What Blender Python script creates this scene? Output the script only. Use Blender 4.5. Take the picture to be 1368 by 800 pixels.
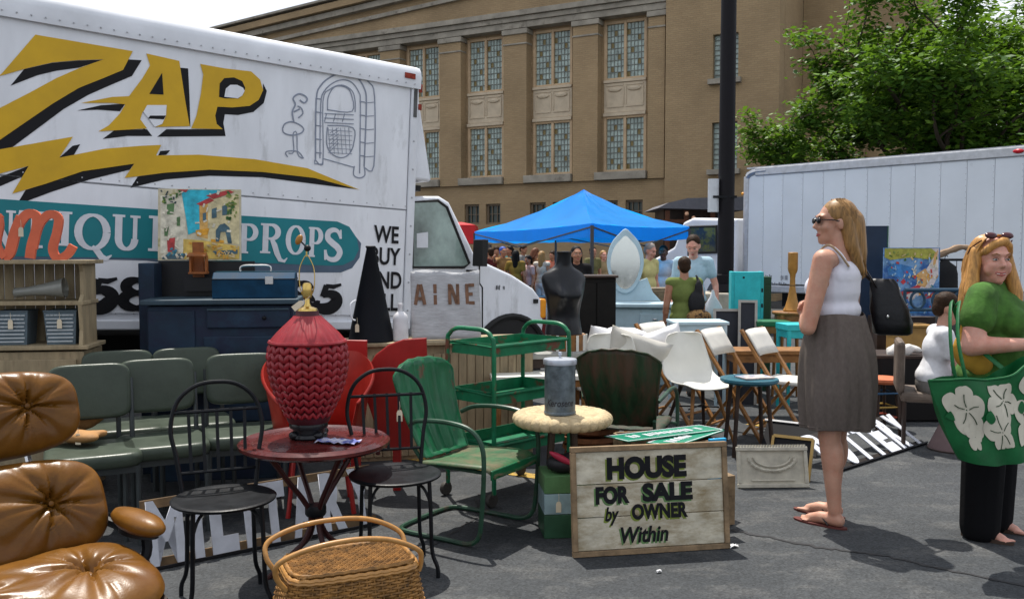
import bpy, bmesh, math, random
from math import sin, cos, pi, radians, sqrt, atan2, hypot
from mathutils import Vector, Matrix, Euler, Quaternion
random.seed(7)
scene = bpy.context.scene
for o in list(bpy.data.objects): bpy.data.objects.remove(o)
COL = scene.collection

# ---------------------------------------------------------------- camera
FPX = 1200.0; EYE = 1.5; PITCH = math.atan(65 / FPX)
cam_data = bpy.data.cameras.new('camera'); cam = bpy.data.objects.new('camera', cam_data); COL.objects.link(cam)
cam.location = (0, 0, EYE); cam.rotation_euler = (pi / 2 - PITCH, 0, 0)
cam_data.sensor_width = 36; cam_data.lens = 36 * FPX / 1368; cam_data.clip_start = 0.05; cam_data.clip_end = 2000
scene.camera = cam
# ---------------------------------------------------------------- sky, sun, exposure
SUN_EL, SUN_AZ = radians(67), radians(-16)          # high noon sun, behind the market and a little to the left
world = bpy.data.worlds.new('World'); scene.world = world; world.use_nodes = True
wn = world.node_tree.nodes; wl = world.node_tree.links
sky = wn.new('ShaderNodeTexSky'); sky.sky_type = 'NISHITA'; sky.sun_disc = False
sky.sun_elevation = SUN_EL; sky.sun_rotation = SUN_AZ; sky.air_density = 1.0; sky.dust_density = 3.0; sky.ozone_density = 1.0
bg = wn['Background']; bg.inputs['Strength'].default_value = 0.14
wtc = wn.new('ShaderNodeTexCoord'); wcl = wn.new('ShaderNodeTexNoise'); wcl.inputs['Scale'].default_value = 2.2; wcl.inputs['Detail'].default_value = 8; wl.new(wtc.outputs['Generated'], wcl.inputs['Vector'])
wmr = wn.new('ShaderNodeMapRange'); wmr.inputs[1].default_value = .30; wmr.inputs[2].default_value = .62; wmr.inputs[3].default_value = .35; wmr.inputs[4].default_value = .95; wl.new(wcl.outputs['Fac'], wmr.inputs[0])
wmx = wn.new('ShaderNodeMix'); wmx.data_type = 'RGBA'; wl.new(wmr.outputs[0], wmx.inputs[0]); wl.new(sky.outputs['Color'], wmx.inputs[6]); wmx.inputs[7].default_value = (6.3, 6.5, 6.9, 1)   # thin bright cloud over the whole sky
wl.new(wmx.outputs[2], bg.inputs['Color'])
sun_data = bpy.data.lights.new('sun', 'SUN'); sun_data.energy = 4.9; sun_data.angle = radians(0.6); sun_data.color = (1, .95, .87)
sun = bpy.data.objects.new('sun', sun_data); COL.objects.link(sun)
to_sun = Vector((sin(SUN_AZ) * cos(SUN_EL), cos(SUN_AZ) * cos(SUN_EL), sin(SUN_EL)))
sun.rotation_euler = to_sun.to_track_quat('Z', 'Y').to_euler(); sun.location = to_sun * 40
scene.view_settings.view_transform = 'Standard'; scene.view_settings.look = 'None'
scene.view_settings.gamma = 1; scene.view_settings.use_curve_mapping = False
scene.view_settings.exposure = 0.38

# ---------------------------------------------------------------- where a spot of the place lies
def ray(u, v):
    a = (u - 684) / FPX; b = (400 - v) / FPX
    return Vector((a, cos(PITCH) + b * sin(PITCH), -sin(PITCH) + b * cos(PITCH)))
def at(u, v, Y):
    d = ray(u, v); return Vector((0, 0, EYE)) + d * (Y / d.y)
def soft(t): return t * t / (t + .6) if t > 0 else 0.0
def zg(x, y):                                        # the lot falls gently away and rises a little to the left
    return -min(.5, 0.011 * soft(y - 7)) + min(.3, .16 * soft(-2.4 - x)) * (1 if y > 4.2 else max(0, (y - 3.2)))
def gnd(u, v):
    d = ray(u, v); t = 1.0
    for _ in range(40):
        p = Vector((0, 0, EYE)) + d * t
        t = (zg(p.x, p.y) - EYE) / d.z
    p = Vector((0, 0, EYE)) + d * t
    return p
def onplane(u, v, p0, n):
    d = ray(u, v); o = Vector((0, 0, EYE)); return o + d * ((p0 - o).dot(n) / d.dot(n))
def spot(u, Y):                                      # ground point seen in column u at distance Y
    x = (u - 684) / FPX * Y; return Vector((x, Y, zg(x, Y)))

# ---------------------------------------------------------------- materials
MATS = {}
def mk(name, base, rough=.6, metal=0, var=.12, scale=9, bump=0, bscale=60, col2=None, thr=.6, soft2=.06, scale2=5, coat=0, spec=.3, sub=0, stretch=None, trans=0, alpha=1, emit=None):
    if name in MATS: return MATS[name]
    m = bpy.data.materials.new(name); m.use_nodes = True; n = m.node_tree.nodes; l = m.node_tree.links
    b = n['Principled BSDF']; b.inputs['Roughness'].default_value = rough; b.inputs['Metallic'].default_value = metal
    b.inputs['Coat Weight'].default_value = coat; b.inputs['Specular IOR Level'].default_value = spec
    b.inputs['Subsurface Weight'].default_value = sub; b.inputs['Subsurface Radius'].default_value = (.02, .008, .004)
    b.inputs['Transmission Weight'].default_value = trans; b.inputs['Alpha'].default_value = alpha
    tc = n.new('ShaderNodeTexCoord'); oi = n.new('ShaderNodeObjectInfo')
    mul = n.new('ShaderNodeMath'); mul.operation = 'MULTIPLY'; mul.inputs[1].default_value = 37; l.new(oi.outputs['Random'], mul.inputs[0])
    add = n.new('ShaderNodeVectorMath'); add.operation = 'ADD'; l.new(tc.outputs['Object'], add.inputs[0]); l.new(mul.outputs[0], add.inputs[1])
    vec = add.outputs[0]
    if stretch:
        mp = n.new('ShaderNodeVectorMath'); mp.operation = 'MULTIPLY'; mp.inputs[1].default_value = stretch; l.new(vec, mp.inputs[0]); vec = mp.outputs[0]
    nz = n.new('ShaderNodeTexNoise'); nz.inputs['Scale'].default_value = scale; nz.inputs['Detail'].default_value = 7; nz.inputs['Roughness'].default_value = .62; l.new(vec, nz.inputs['Vector'])
    mr = n.new('ShaderNodeMapRange'); mr.inputs[1].default_value = .3; mr.inputs[2].default_value = .7; mr.inputs[3].default_value = 1 - var * 1.3; mr.inputs[4].default_value = 1 + var; l.new(nz.outputs['Fac'], mr.inputs[0])
    mx = n.new('ShaderNodeVectorMath'); mx.operation = 'SCALE'; mx.inputs[0].default_value = base; l.new(mr.outputs[0], mx.inputs['Scale'])
    out = mx.outputs[0]
    if col2:
        n2 = n.new('ShaderNodeTexNoise'); n2.inputs['Scale'].default_value = scale2; n2.inputs['Detail'].default_value = 9; n2.inputs['Roughness'].default_value = .7; l.new(vec, n2.inputs['Vector'])
        r2 = n.new('ShaderNodeMapRange'); r2.inputs[1].default_value = thr - soft2; r2.inputs[2].default_value = thr + soft2; l.new(n2.outputs['Fac'], r2.inputs[0])
        mm = n.new('ShaderNodeMix'); mm.data_type = 'RGBA'; l.new(r2.outputs[0], mm.inputs[0]); l.new(out, mm.inputs[6]); mm.inputs[7].default_value = (*col2, 1); out = mm.outputs[2]
    l.new(out, b.inputs['Base Color'])
    rr = n.new('ShaderNodeMapRange'); rr.inputs[3].default_value = max(.03, rough - .12); rr.inputs[4].default_value = min(1, rough + .12); l.new(nz.outputs['Fac'], rr.inputs[0]); l.new(rr.outputs[0], b.inputs['Roughness'])
    if bump:
        n3 = n.new('ShaderNodeTexNoise'); n3.inputs['Scale'].default_value = bscale; n3.inputs['Detail'].default_value = 4; l.new(vec, n3.inputs['Vector'])
        bp = n.new('ShaderNodeBump'); bp.inputs['Strength'].default_value = bump; bp.inputs['Distance'].default_value = .01; l.new(n3.outputs['Fac'], bp.inputs['Height']); l.new(bp.outputs[0], b.inputs['Normal'])
    MATS[name] = m; return m
def srgb(r, g, b):
    f = lambda c: ((c / 255 + .055) / 1.055) ** 2.4 if c > 10 else c / 255 / 12.92
    return (f(r), f(g), f(b))

# ---------------------------------------------------------------- mesh building
def cr(pts, n=6, closed=False):                      # Catmull-Rom through points
    P = [Vector(p) for p in pts]; out = []; N = len(P)
    for i in range(N if closed else N - 1):
        p0 = P[(i - 1) % N] if closed or i > 0 else P[0]; p1 = P[i]; p2 = P[(i + 1) % N]; p3 = P[(i + 2) % N] if closed or i + 2 < N else P[-1]
        for k in range(n):
            t = k / n
            out.append(.5 * ((2 * p1) + (p2 - p0) * t + (2 * p0 - 5 * p1 + 4 * p2 - p3) * t * t + (3 * p1 - p0 - 3 * p2 + p3) * t ** 3))
    if not closed: out.append(P[-1])
    return out
class MB:
    def __init__(s): s.V = []; s.F = []; s.I = []
    def add(s, V, F, mi=0, M=None):
        o = len(s.V); s.V += [tuple(M @ Vector(v)) if M else tuple(v) for v in V]
        s.F += [tuple(i + o for i in f) for f in F]; s.I += [mi] * len(F); return s
    def box(s, c, d, mi=0, M=None, taper=1):
        x, y, z = d[0] / 2, d[1] / 2, d[2] / 2; t = taper
        V = [(-x, -y, -z), (x, -y, -z), (x, y, -z), (-x, y, -z), (-x * t, -y * t, z), (x * t, -y * t, z), (x * t, y * t, z), (-x * t, y * t, z)]
        V = [(v[0] + c[0], v[1] + c[1], v[2] + c[2]) for v in V]
        return s.add(V, [(3, 2, 1, 0), (4, 5, 6, 7), (0, 1, 5, 4), (1, 2, 6, 5), (2, 3, 7, 6), (3, 0, 4, 7)], mi, M)
    def bar(s, a, b, w, h, mi=0, up=(0, 0, 1)):      # rectangular bar from a to b
        a = Vector(a); b = Vector(b); d = (b - a); L = d.length; d.normalize(); up = Vector(up)
        if abs(d.dot(up)) > .98: up = Vector((0, 1, 0))
        sx = d.cross(up).normalized(); sz = sx.cross(d)
        M = Matrix((( sx.x, d.x, sz.x, 0), (sx.y, d.y, sz.y, 0), (sx.z, d.z, sz.z, 0), (0, 0, 0, 1))); M.translation = (a + b) / 2
        return s.box((0, 0, 0), (w, L, h), mi, M)
    def loft(s, rings, mi=0, M=None, caps=True, closed=False, open_ring=False):
        n = len(rings[0]); V = [p for r in rings for p in r]; F = []
        m = len(rings)
        for i in range(m if closed else m - 1):
            for j in range(n - 1 if open_ring else n):
                a = i * n + j; b = i * n + (j + 1) % n; c = ((i + 1) % m) * n + (j + 1) % n; d = ((i + 1) % m) * n + j
                F.append((a, b, c, d))
        if caps and not closed and not open_ring:
            F.append(tuple(reversed(range(n)))); F.append(tuple((m - 1) * n + j for j in range(n)))
        return s.add(V, F, mi, M)
    def tube(s, pts, r, n=8, closed=False, mi=0, M=None, flat=1):
        P = [Vector(p) for p in pts]; N = len(P); R = r if isinstance(r, (list, tuple)) else [r] * N
        t0 = (P[1] - P[0]).normalized(); ref = Vector((0, 0, 1)) if abs(t0.z) < .9 else Vector((1, 0, 0))
        nx = t0.cross(ref).normalized(); rings = []
        for i in range(N):
            if closed: t = P[(i + 1) % N] - P[i - 1]
            else: t = P[min(i + 1, N - 1)] - P[max(i - 1, 0)]
            if t.length < 1e-9: t = t0
            t.normalize(); nx = (nx - t * nx.dot(t)); nx.normalize(); ny = t.cross(nx)
            rings.append([P[i] + (nx * cos(2 * pi * k / n) + ny * sin(2 * pi * k / n) * flat) * R[i] for k in range(n)])
        return s.loft(rings, mi, M, True, closed)
    def lathe(s, prof, n=24, c=(0, 0, 0), mi=0, M=None, sx=1, sy=1):
        rings = [[(c[0] + sx * max(r, 1e-4) * cos(2 * pi * k / n), c[1] + sy * max(r, 1e-4) * sin(2 * pi * k / n), c[2] + z) for k in range(n)] for r, z in prof]
        return s.loft(rings, mi, M)
    def prism(s, poly, h0, h1, mi=0, M=None):
        n = len(poly); A = sum(poly[i][0] * poly[(i + 1) % n][1] - poly[(i + 1) % n][0] * poly[i][1] for i in range(n))
        if A < 0: poly = list(reversed(poly))
        V = [(p[0], p[1], h0) for p in poly] + [(p[0], p[1], h1) for p in poly]
        return s.add(V, [tuple(reversed(range(n))), tuple(range(n, 2 * n))] + [(i, (i + 1) % n, n + (i + 1) % n, n + i) for i in range(n)], mi, M)
    def ell(s, c, r, n=14, m=9, mi=0, M=None, rot=None):
        rings = []
        for i in range(m + 1):
            a = -pi / 2 + pi * i / m; a = max(-pi / 2 + .02, min(pi / 2 - .02, a)); ring = []
            for k in range(n):
                p = Vector((r[0] * cos(a) * cos(2 * pi * k / n), r[1] * cos(a) * sin(2 * pi * k / n), r[2] * sin(a)))
                if rot: p = rot @ p
                ring.append(p + Vector(c))
            rings.append(ring)
        return s.loft(rings, mi, M)
    def cap(s, a, b, ra, rb, n=12, mi=0, M=None):    # tapered limb with round ends
        a = Vector(a); b = Vector(b); d = (b - a); L = d.length; d = d / L if L > 1e-6 else Vector((0, 0, 1))
        pts = []; R = []
        for k in range(5):
            t = pi / 2 * (k / 4); pts.append(a - d * ra * cos(t)); R.append(max(.001, ra * sin(t)))
        for k in range(5):
            t = pi / 2 * (1 - k / 4); pts.append(b + d * rb * cos(t)); R.append(max(.001, rb * sin(t)))
        return s.tube(pts, R, n, mi=mi, M=M)
    def limb(s, pts, R, n=12, M=None):
        for i in range(len(pts) - 1): s.cap(pts[i], pts[i + 1], R[i], R[i + 1], n, 0, M)
        return s
    def mesh(s, name, angle=35):
        me = bpy.data.meshes.new(name); me.from_pydata(s.V, [], s.F); me.update()
        if len(set(s.I)) > 1: me.polygons.foreach_set('material_index', s.I)
        bm = bmesh.new(); bm.from_mesh(me); bmesh.ops.recalc_face_normals(bm, faces=bm.faces); bm.to_mesh(me); bm.free()
        if angle: me.shade_smooth(); me.set_sharp_from_angle(angle=radians(angle))
        return me
    def build(s, name, mat, parent=None, angle=35, bevel=0, M=None, seg=2):
        o = bpy.data.objects.new(name, s.mesh(name, angle)); COL.objects.link(o)
        for mm in (mat if isinstance(mat, (list, tuple)) else [mat]): o.data.materials.append(mm)
        if parent: o.parent = parent
        if M: o.matrix_local = M
        if bevel:
            b = o.modifiers.new('bevel', 'BEVEL'); b.width = bevel; b.segments = seg; b.limit_method = 'ANGLE'; b.angle_limit = radians(40)
        return o
def melt(mb, voxel=.012, it=4, fac=.5):              # several closed shapes become one continuous skin
    me = mb.mesh('tmp', 0); o = bpy.data.objects.new('tmp', me); COL.objects.link(o)
    r = o.modifiers.new('r', 'REMESH'); r.mode = 'VOXEL'; r.voxel_size = voxel; r.use_smooth_shade = True
    if it: sm = o.modifiers.new('s', 'SMOOTH'); sm.factor = fac; sm.iterations = it
    dg = bpy.context.evaluated_depsgraph_get(); m2 = bpy.data.meshes.new_from_object(o.evaluated_get(dg))
    bpy.data.objects.remove(o); bpy.data.meshes.remove(me); return m2
def skin_obj(name, mb, mat, parent, voxel=.012, it=4, fac=.5):
    me = melt(mb, voxel, it, fac); me.name = name; me.materials.clear(); me.materials.append(mat); me.shade_smooth()
    o = bpy.data.objects.new(name, me); COL.objects.link(o); o.parent = parent; return o
def tag(o, label, cat, group=None):
    o['label'] = label; o['category'] = cat
    if group: o['group'] = group
    return o
def thing(name, label, cat, loc=(0, 0, 0), rz=0, group=None):
    o = bpy.data.objects.new(name, None); COL.objects.link(o); o.empty_display_size = .1
    o.location = loc; o.rotation_euler = (0, 0, rz); return tag(o, label, cat, group)
def structure(o): o['kind'] = 'structure'; return o
def dup(root, loc, rz, label, group=None):
    r = root.copy(); COL.objects.link(r); r.location = loc; r.rotation_euler = (0, 0, rz); r['label'] = label
    if group: r['group'] = group
    for ch in list(root.children):
        c = ch.copy(); COL.objects.link(c); c.parent = r
        for g in list(ch.children):
            d = g.copy(); COL.objects.link(d); d.parent = c
    return r
def text(name, body, size, mat, parent, M, ext=.0008, bold=0, shear=0, sx=1, align='CENTER', spacing=1):
    cu = bpy.data.curves.new(name, 'FONT'); cu.body = body; cu.size = size; cu.extrude = ext; cu.offset = bold; cu.shear = shear
    cu.align_x = align; cu.align_y = 'BOTTOM_BASELINE'; cu.space_character = spacing; cu.resolution_u = 5
    o = bpy.data.objects.new('tmp', cu); COL.objects.link(o); dg = bpy.context.evaluated_depsgraph_get()
    me = bpy.data.meshes.new_from_object(o.evaluated_get(dg)); bpy.data.objects.remove(o); bpy.data.curves.remove(cu)
    me.materials.clear(); me.materials.append(mat); me.name = name
    q = bpy.data.objects.new(name, me); COL.objects.link(q)
    if parent: q.parent = parent
    q.matrix_local = M @ Matrix.Diagonal((sx, 1, 1, 1)); return q
def frame(o, x, z):                                  # matrix: local X along x, local Y along z (page), local Z out of the page
    x = Vector(x).normalized(); z = Vector(z).normalized(); n = x.cross(z)
    M = Matrix(((x.x, z.x, n.x, 0), (x.y, z.y, n.y, 0), (x.z, z.z, n.z, 0), (0, 0, 0, 1))); M.translation = Vector(o); return M
def T(x, y, z): return Matrix.Translation((x, y, z))
def Rz(a): return Matrix.Rotation(a, 4, 'Z')
def Rx(a): return Matrix.Rotation(a, 4, 'X')
def Ry(a): return Matrix.Rotation(a, 4, 'Y')
def arc(cx, cy, rx, ry, a0, a1, n=14): return [(cx + rx * cos(radians(a0 + (a1 - a0) * i / n)), cy + ry * sin(radians(a0 + (a1 - a0) * i / n))) for i in range(n + 1)]
def ribbon(mb, pts, w, h0, h1, mi=0, M=None):        # flat stroke with its own width at each point
    P = [Vector((p[0], p[1])) for p in pts]; N = len(P); W = w if isinstance(w, (list, tuple)) else [w] * N; L = []; R = []
    for i in range(N):
        t = P[min(i + 1, N - 1)] - P[max(i - 1, 0)]; t.normalize(); nn = Vector((-t.y, t.x)); L.append(P[i] + nn * W[i] / 2); R.append(P[i] - nn * W[i] / 2)
    rings = [[(L[i].x, L[i].y, h0), (R[i].x, R[i].y, h0), (R[i].x, R[i].y, h1), (L[i].x, L[i].y, h1)] for i in range(N)]
    mb.loft(rings, mi, M)
def smudged_print(name, parent, M, w, h, n, mat, seed=1):   # lettering too worn and small to be read: a row of uneven strokes
    r = random.Random(seed); b = MB(); x = -w / 2
    for k in range(n):
        cw = w / n
        if r.random() < .85:
            for j in range(2): b.box((x + cw * (.25 + .4 * j), h * r.uniform(.42, .58), .0004 * (k % 3)), (cw * r.uniform(.18, .3), h * r.uniform(.6, 1), .001))
        x += cw
    o = b.build(name, mat, parent, 0, M=M); o['kind'] = 'stuff'; return o
def paper_tag(parent, M, name='price_tag'):
    b = MB(); b.prism([(-.014, 0), (.014, 0), (.014, .045), (.008, .056), (-.008, .056), (-.014, .045)], -.0008, .0008); b.tube([(0, .05, 0), (.002, .075, 0), (0, .1, 0)], .0012, 4)
    return b.build(name, mk('tag_card', (.62, .54, .40), .8), parent, M=M)
# ================================================================ ground
def asphalt_mat():
    m = bpy.data.materials.new('asphalt'); m.use_nodes = True; n = m.node_tree.nodes; l = m.node_tree.links; b = n['Principled BSDF']
    tc = n.new('ShaderNodeTexCoord'); V = tc.outputs['Object']
    def nz(sc, det=6, rg=.6, vec=V):
        q = n.new('ShaderNodeTexNoise'); q.inputs['Scale'].default_value = sc; q.inputs['Detail'].default_value = det; q.inputs['Roughness'].default_value = rg; l.new(vec, q.inputs['Vector']); return q.outputs['Fac']
    def ramp(x, stops):
        r = n.new('ShaderNodeValToRGB'); e = r.color_ramp.elements; e[0].position, e[0].color = stops[0][0], (*stops[0][1], 1); e[1].position, e[1].color = stops[-1][0], (*stops[-1][1], 1)
        for p, c in stops[1:-1]: q = e.new(p); q.color = (*c, 1)
        l.new(x, r.inputs[0]); return r.outputs[0]
    def mix(f, a, c, mode='MIX'):
        q = n.new('ShaderNodeMix'); q.data_type = 'RGBA'; q.blend_type = mode
        if isinstance(f, float): q.inputs[0].default_value = f
        else: l.new(f, q.inputs[0])
        l.new(a, q.inputs[6]); l.new(c, q.inputs[7]) if not isinstance(c, tuple) else setattr(q.inputs[7], 'default_value', (*c, 1)); return q.outputs[2]
    base = ramp(nz(.9, 8, .65), [(.3, (.020, .0232, .0265)), (.5, (.030, .0335, .037)), (.7, (.043, .0465, .049))])
    st = n.new('ShaderNodeVectorMath'); st.operation = 'MULTIPLY'; st.inputs[1].default_value = (1.5, 2.6, 1); l.new(V, st.inputs[0])
    streak = ramp(nz(1.6, 7, .7, st.outputs[0]), [(.50, (0, 0, 0)), (.68, (1, 1, 1))])
    c = mix(streak, base, (.068, .069, .068))
    vo = n.new('ShaderNodeTexVoronoi'); vo.inputs['Scale'].default_value = 95; l.new(V, vo.inputs['Vector'])
    ag = n.new('ShaderNodeMapRange'); ag.inputs[3].default_value = .55; ag.inputs[4].default_value = 1.5; l.new(vo.outputs['Color'], ag.inputs[0])
    sc = n.new('ShaderNodeVectorMath'); sc.operation = 'SCALE'; l.new(c, sc.inputs[0]); l.new(ag.outputs[0], sc.inputs['Scale'])
    spots = ramp(nz(7, 3, .5), [(.66, (0, 0, 0)), (.72, (1, 1, 1))]); c2 = mix(spots, sc.outputs[0], (.028, .030, .033))
    l.new(c2, b.inputs['Base Color'])
    rr = n.new('ShaderNodeMapRange'); rr.inputs[3].default_value = .7; rr.inputs[4].default_value = .95; l.new(nz(2.5), rr.inputs[0]); l.new(rr.outputs[0], b.inputs['Roughness']); b.inputs['Specular IOR Level'].default_value = .35
    bp = n.new('ShaderNodeBump'); bp.inputs['Strength'].default_value = .5; bp.inputs['Distance'].default_value = .004; l.new(vo.outputs['Distance'], bp.inputs['Height'])
    bp2 = n.new('ShaderNodeBump'); bp2.inputs['Strength'].default_value = .35; bp2.inputs['Distance'].default_value = .03; l.new(nz(1.3, 5), bp2.inputs['Height']); l.new(bp.outputs[0], bp2.inputs['Normal']); l.new(bp2.outputs[0], b.inputs['Normal'])
    return m
xs = [-400, -200, -100, -60, -40, -25, -15] + [-10 + .5 * i for i in range(41)] + [12, 15, 25, 40, 60, 100, 200, 400]
ys = [-60, -20, -8] + [-4 + .5 * i for i in range(41)] + [18, 20, 25, 30, 40, 60, 100, 200, 500]
g = MB(); g.add([(x, y, zg(x, y)) for y in ys for x in xs], [(j * len(xs) + i, j * len(xs) + i + 1, (j + 1) * len(xs) + i + 1, (j + 1) * len(xs) + i) for j in range(len(ys) - 1) for i in range(len(xs) - 1)])
ground = structure(g.build('ground', asphalt_mat()))
def strip(name, pts, w, h, mat, jit=0, n=1):         # paint or tar lying on the ground
    P = []
    for i in range(len(pts) - 1):
        a, b = Vector(pts[i]), Vector(pts[i + 1])
        for k in range(n): P.append(a.lerp(b, k / n))
    P.append(Vector(pts[-1])); q = MB(); rings = []
    for i, p in enumerate(P):
        t = (P[min(i + 1, len(P) - 1)] - P[max(0, i - 1)]); t.z = 0; t.normalize(); s = Vector((-t.y, t.x, 0)); c = p + s * random.gauss(0, jit); ww = w * random.uniform(.7, 1.3) if jit else w
        rings.append([(e.x, e.y, zg(e.x, e.y) + h) for e in (c + s * ww / 2, c - s * ww / 2)])
    q.loft(rings, 0, None, False, False, True); o = q.build(name, mat, None); structure(o); return o
paint_y = mk('road_paint_yellow', (.42, .27, .05), .8, var=.3, scale=30, col2=(.06, .06, .06), thr=.56, scale2=40)
for pts in ([gnd(470, 600), gnd(745, 641)], [gnd(1000, 566), gnd(1120, 582)], [gnd(170, 590), gnd(330, 612)]):
    strip('parking_line', pts, .11, .004, paint_y, 0, 12)
tar = mk('tar', (.018, .018, .02), .6)
strip('ground_crack', [gnd(976, 708), gnd(1100, 732), gnd(1180, 742), gnd(1290, 766), gnd(1400, 790)], .022, .003, tar, .007, 14)
strip('ground_crack', [gnd(1085, 555), gnd(1180, 563), gnd(1300, 559), gnd(1420, 562)], .035, .003, tar, .01, 10)
strip('ground_crack', [gnd(640, 660), gnd(640, 690), gnd(560, 740), gnd(470, 790)], .012, .003, tar, .012, 12)

# ================================================================ school building
def brick_mat():
    m = bpy.data.materials.new('tan_brick'); m.use_nodes = True; n = m.node_tree.nodes; l = m.node_tree.links; b = n['Principled BSDF']
    tc = n.new('ShaderNodeTexCoord'); sp = n.new('ShaderNodeSeparateXYZ'); l.new(tc.outputs['Object'], sp.inputs[0]); ad = n.new('ShaderNodeMath'); l.new(sp.outputs['X'], ad.inputs[0]); l.new(sp.outputs['Y'], ad.inputs[1])
    cb = n.new('ShaderNodeCombineXYZ'); l.new(ad.outputs[0], cb.inputs[0]); l.new(sp.outputs['Z'], cb.inputs[1])
    br = n.new('ShaderNodeTexBrick'); br.inputs['Scale'].default_value = 1; br.inputs['Brick Width'].default_value = .22; br.inputs['Row Height'].default_value = .075; br.inputs['Mortar Size'].default_value = .008
    br.inputs['Color1'].default_value = (.345, .242, .130, 1); br.inputs['Color2'].default_value = (.305, .21, .112, 1); br.inputs['Mortar'].default_value = (.29, .21, .122, 1); br.inputs['Bias'].default_value = -.1; l.new(cb.outputs[0], br.inputs['Vector'])
    nz = n.new('ShaderNodeTexNoise'); nz.inputs['Scale'].default_value = .5; nz.inputs['Detail'].default_value = 9; l.new(tc.outputs['Object'], nz.inputs['Vector'])
    mr = n.new('ShaderNodeMapRange'); mr.inputs[1].default_value = .3; mr.inputs[2].default_value = .7; mr.inputs[3].default_value = .80; mr.inputs[4].default_value = 1.10; l.new(nz.outputs['Fac'], mr.inputs[0])
    mx = n.new('ShaderNodeVectorMath'); mx.operation = 'SCALE'; l.new(br.outputs['Color'], mx.inputs[0]); l.new(mr.outputs[0], mx.inputs['Scale']); l.new(mx.outputs[0], b.inputs['Base Color']); b.inputs['Roughness'].default_value = .9
    bp = n.new('ShaderNodeBump'); bp.inputs['Distance'].default_value = .01; bp.inputs['Strength'].default_value = .6; l.new(br.outputs['Fac'], bp.inputs['Height']); bp.invert = True; l.new(bp.outputs[0], b.inputs['Normal']); return m
brick = brick_mat(); stone = mk('grey_limestone', (.30, .27, .22), .85, var=.25, scale=1.5, col2=(.16, .14, .11), thr=.62, scale2=2)
cream = mk('cream_frame', (.50, .36, .22), .6, var=.15, scale=2); terracotta = mk('cream_terracotta', (.52, .43, .31), .7, var=.12, scale=3)
FA = spot(890, 34.0); FA.z = 0; FEX = Vector((.88, -.475, 0)).normalized(); FN = Vector((0, 0, 1)).cross(FEX)   # FN points away from the camera
def fac(u, v, off=0): p = onplane(u, v, FA + FN * off, FN); return (p - FA).dot(FEX), p.z
bld = thing('school_building', 'long tan brick building with tall leaded windows and stone cornice behind the market', 'building', FA, atan2(FEX.y, FEX.x))
bz = lambda v, u=835: fac(u, v)[1]
ZW = [(bz(230), bz(154)), (bz(107), bz(27))]; ZSPAN = (bz(150), bz(110)); ZBAND0, ZBAND1 = bz(24), bz(4); SR = fac(896, 100)[0]; SE = fac(1041, 100, -.6)[0]
cols = [(546, 588), (625, 671), (711, 763), (807, 864)]; WS = [(fac(a, 100)[0], fac(b, 100)[0]) for a, b in cols]; pitch = (WS[3][0] - WS[1][0]) / 2; ww = WS[3][1] - WS[3][0]
WS = [(WS[3][0] - pitch * k, WS[3][0] - pitch * k + ww) for k in (3, 2, 1, 0)] + [(WS[3][0] - pitch * k, WS[3][0] - pitch * k + ww) for k in (4, 5, 6)]
SL = min(w[0] for w in WS) - 2.2
def holed(b, s0, s1, z0, z1, y0, y1, holes):
    S = sorted({s0, s1, *[h[0] for h in holes], *[h[1] for h in holes]}); Z = sorted({z0, z1, *[h[2] for h in holes], *[h[3] for h in holes]})
    for i in range(len(S) - 1):
        for j in range(len(Z) - 1):
            c = ((S[i] + S[i + 1]) / 2, (Z[j] + Z[j + 1]) / 2)
            if not any(h[0] < c[0] < h[1] and h[2] < c[1] < h[3] for h in holes): b.box((c[0], (y0 + y1) / 2, c[1]), (S[i + 1] - S[i], y1 - y0, Z[j + 1] - Z[j]))
holes = [(a, b, z0, z1) for a, b in WS for z0, z1 in ZW]
ZTOPF = ZBAND1 + 3.2; rA, rB = fac(285, 37, -.9), fac(425, 2, -.9); rm = (rB[1] - rA[1]) / (rB[0] - rA[0]); rz_at = lambda s: rA[1] + rm * (s - rA[0]); RL0 = min(SL - .6, rA[0] - 2.5)
b = MB(); holed(b, SL, SR, -1.5, ZBAND1, 0, .5, holes)
b.prism([(RL0, ZBAND1 + .002), (SR, ZBAND1 + .002), (SR, rz_at(SR) - .1), (RL0, rz_at(RL0) - .1)], .12, -.45, M=Matrix(((1, 0, 0, 0), (0, 0, 1, 0), (0, 1, 0, 0), (0, 0, 0, 1)))); b.build('wall', brick, bld, 0)
# pilasters, sills, basement
bw = []
ZS = ZW[0][0]
for a, c in WS:
    w = c - a; bw += [(a - .02 * w + .05, a + .42 * w, bz(297), bz(268)), (a + .60 * w, a + 1.0 * w, bz(297), bz(268))]
b = MB(); holed(b, SL, SR, -1.5, ZS - .32, -.32, -.003, bw); b.build('basement_wall', brick, bld, 0)
gaps = [(WS[0][1], WS[1][0]), (WS[1][1], WS[2][0]), (WS[2][1], WS[3][0]), (WS[3][1], SR - .003), (WS[4][1], WS[0][0]), (WS[5][1], WS[4][0]), (WS[6][1], WS[5][0]), (SL, WS[6][0])]
for a, c in gaps:
    b = MB(); m0 = .22 if c - a > .6 else .05
    b.box(((a + m0 + c - .08) / 2, -.225, (ZS - .32 + ZBAND0) / 2), (c - .08 - a - m0, .44, ZBAND0 - ZS + .32 - .004)); p = b.build('pilaster', brick, bld, 0)
    q = MB(); q.box(((a + m0 + c - .08) / 2, -.25, ZBAND0 - .12), (c - .08 - a - m0 + .12, .54, .2)); q.box(((a + m0 + c - .08) / 2, -.24, ZBAND0 - .6), (c - .08 - a - m0 + .05, .49, .07)); q.build('capital', stone, p, 0, bevel=.02)
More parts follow.
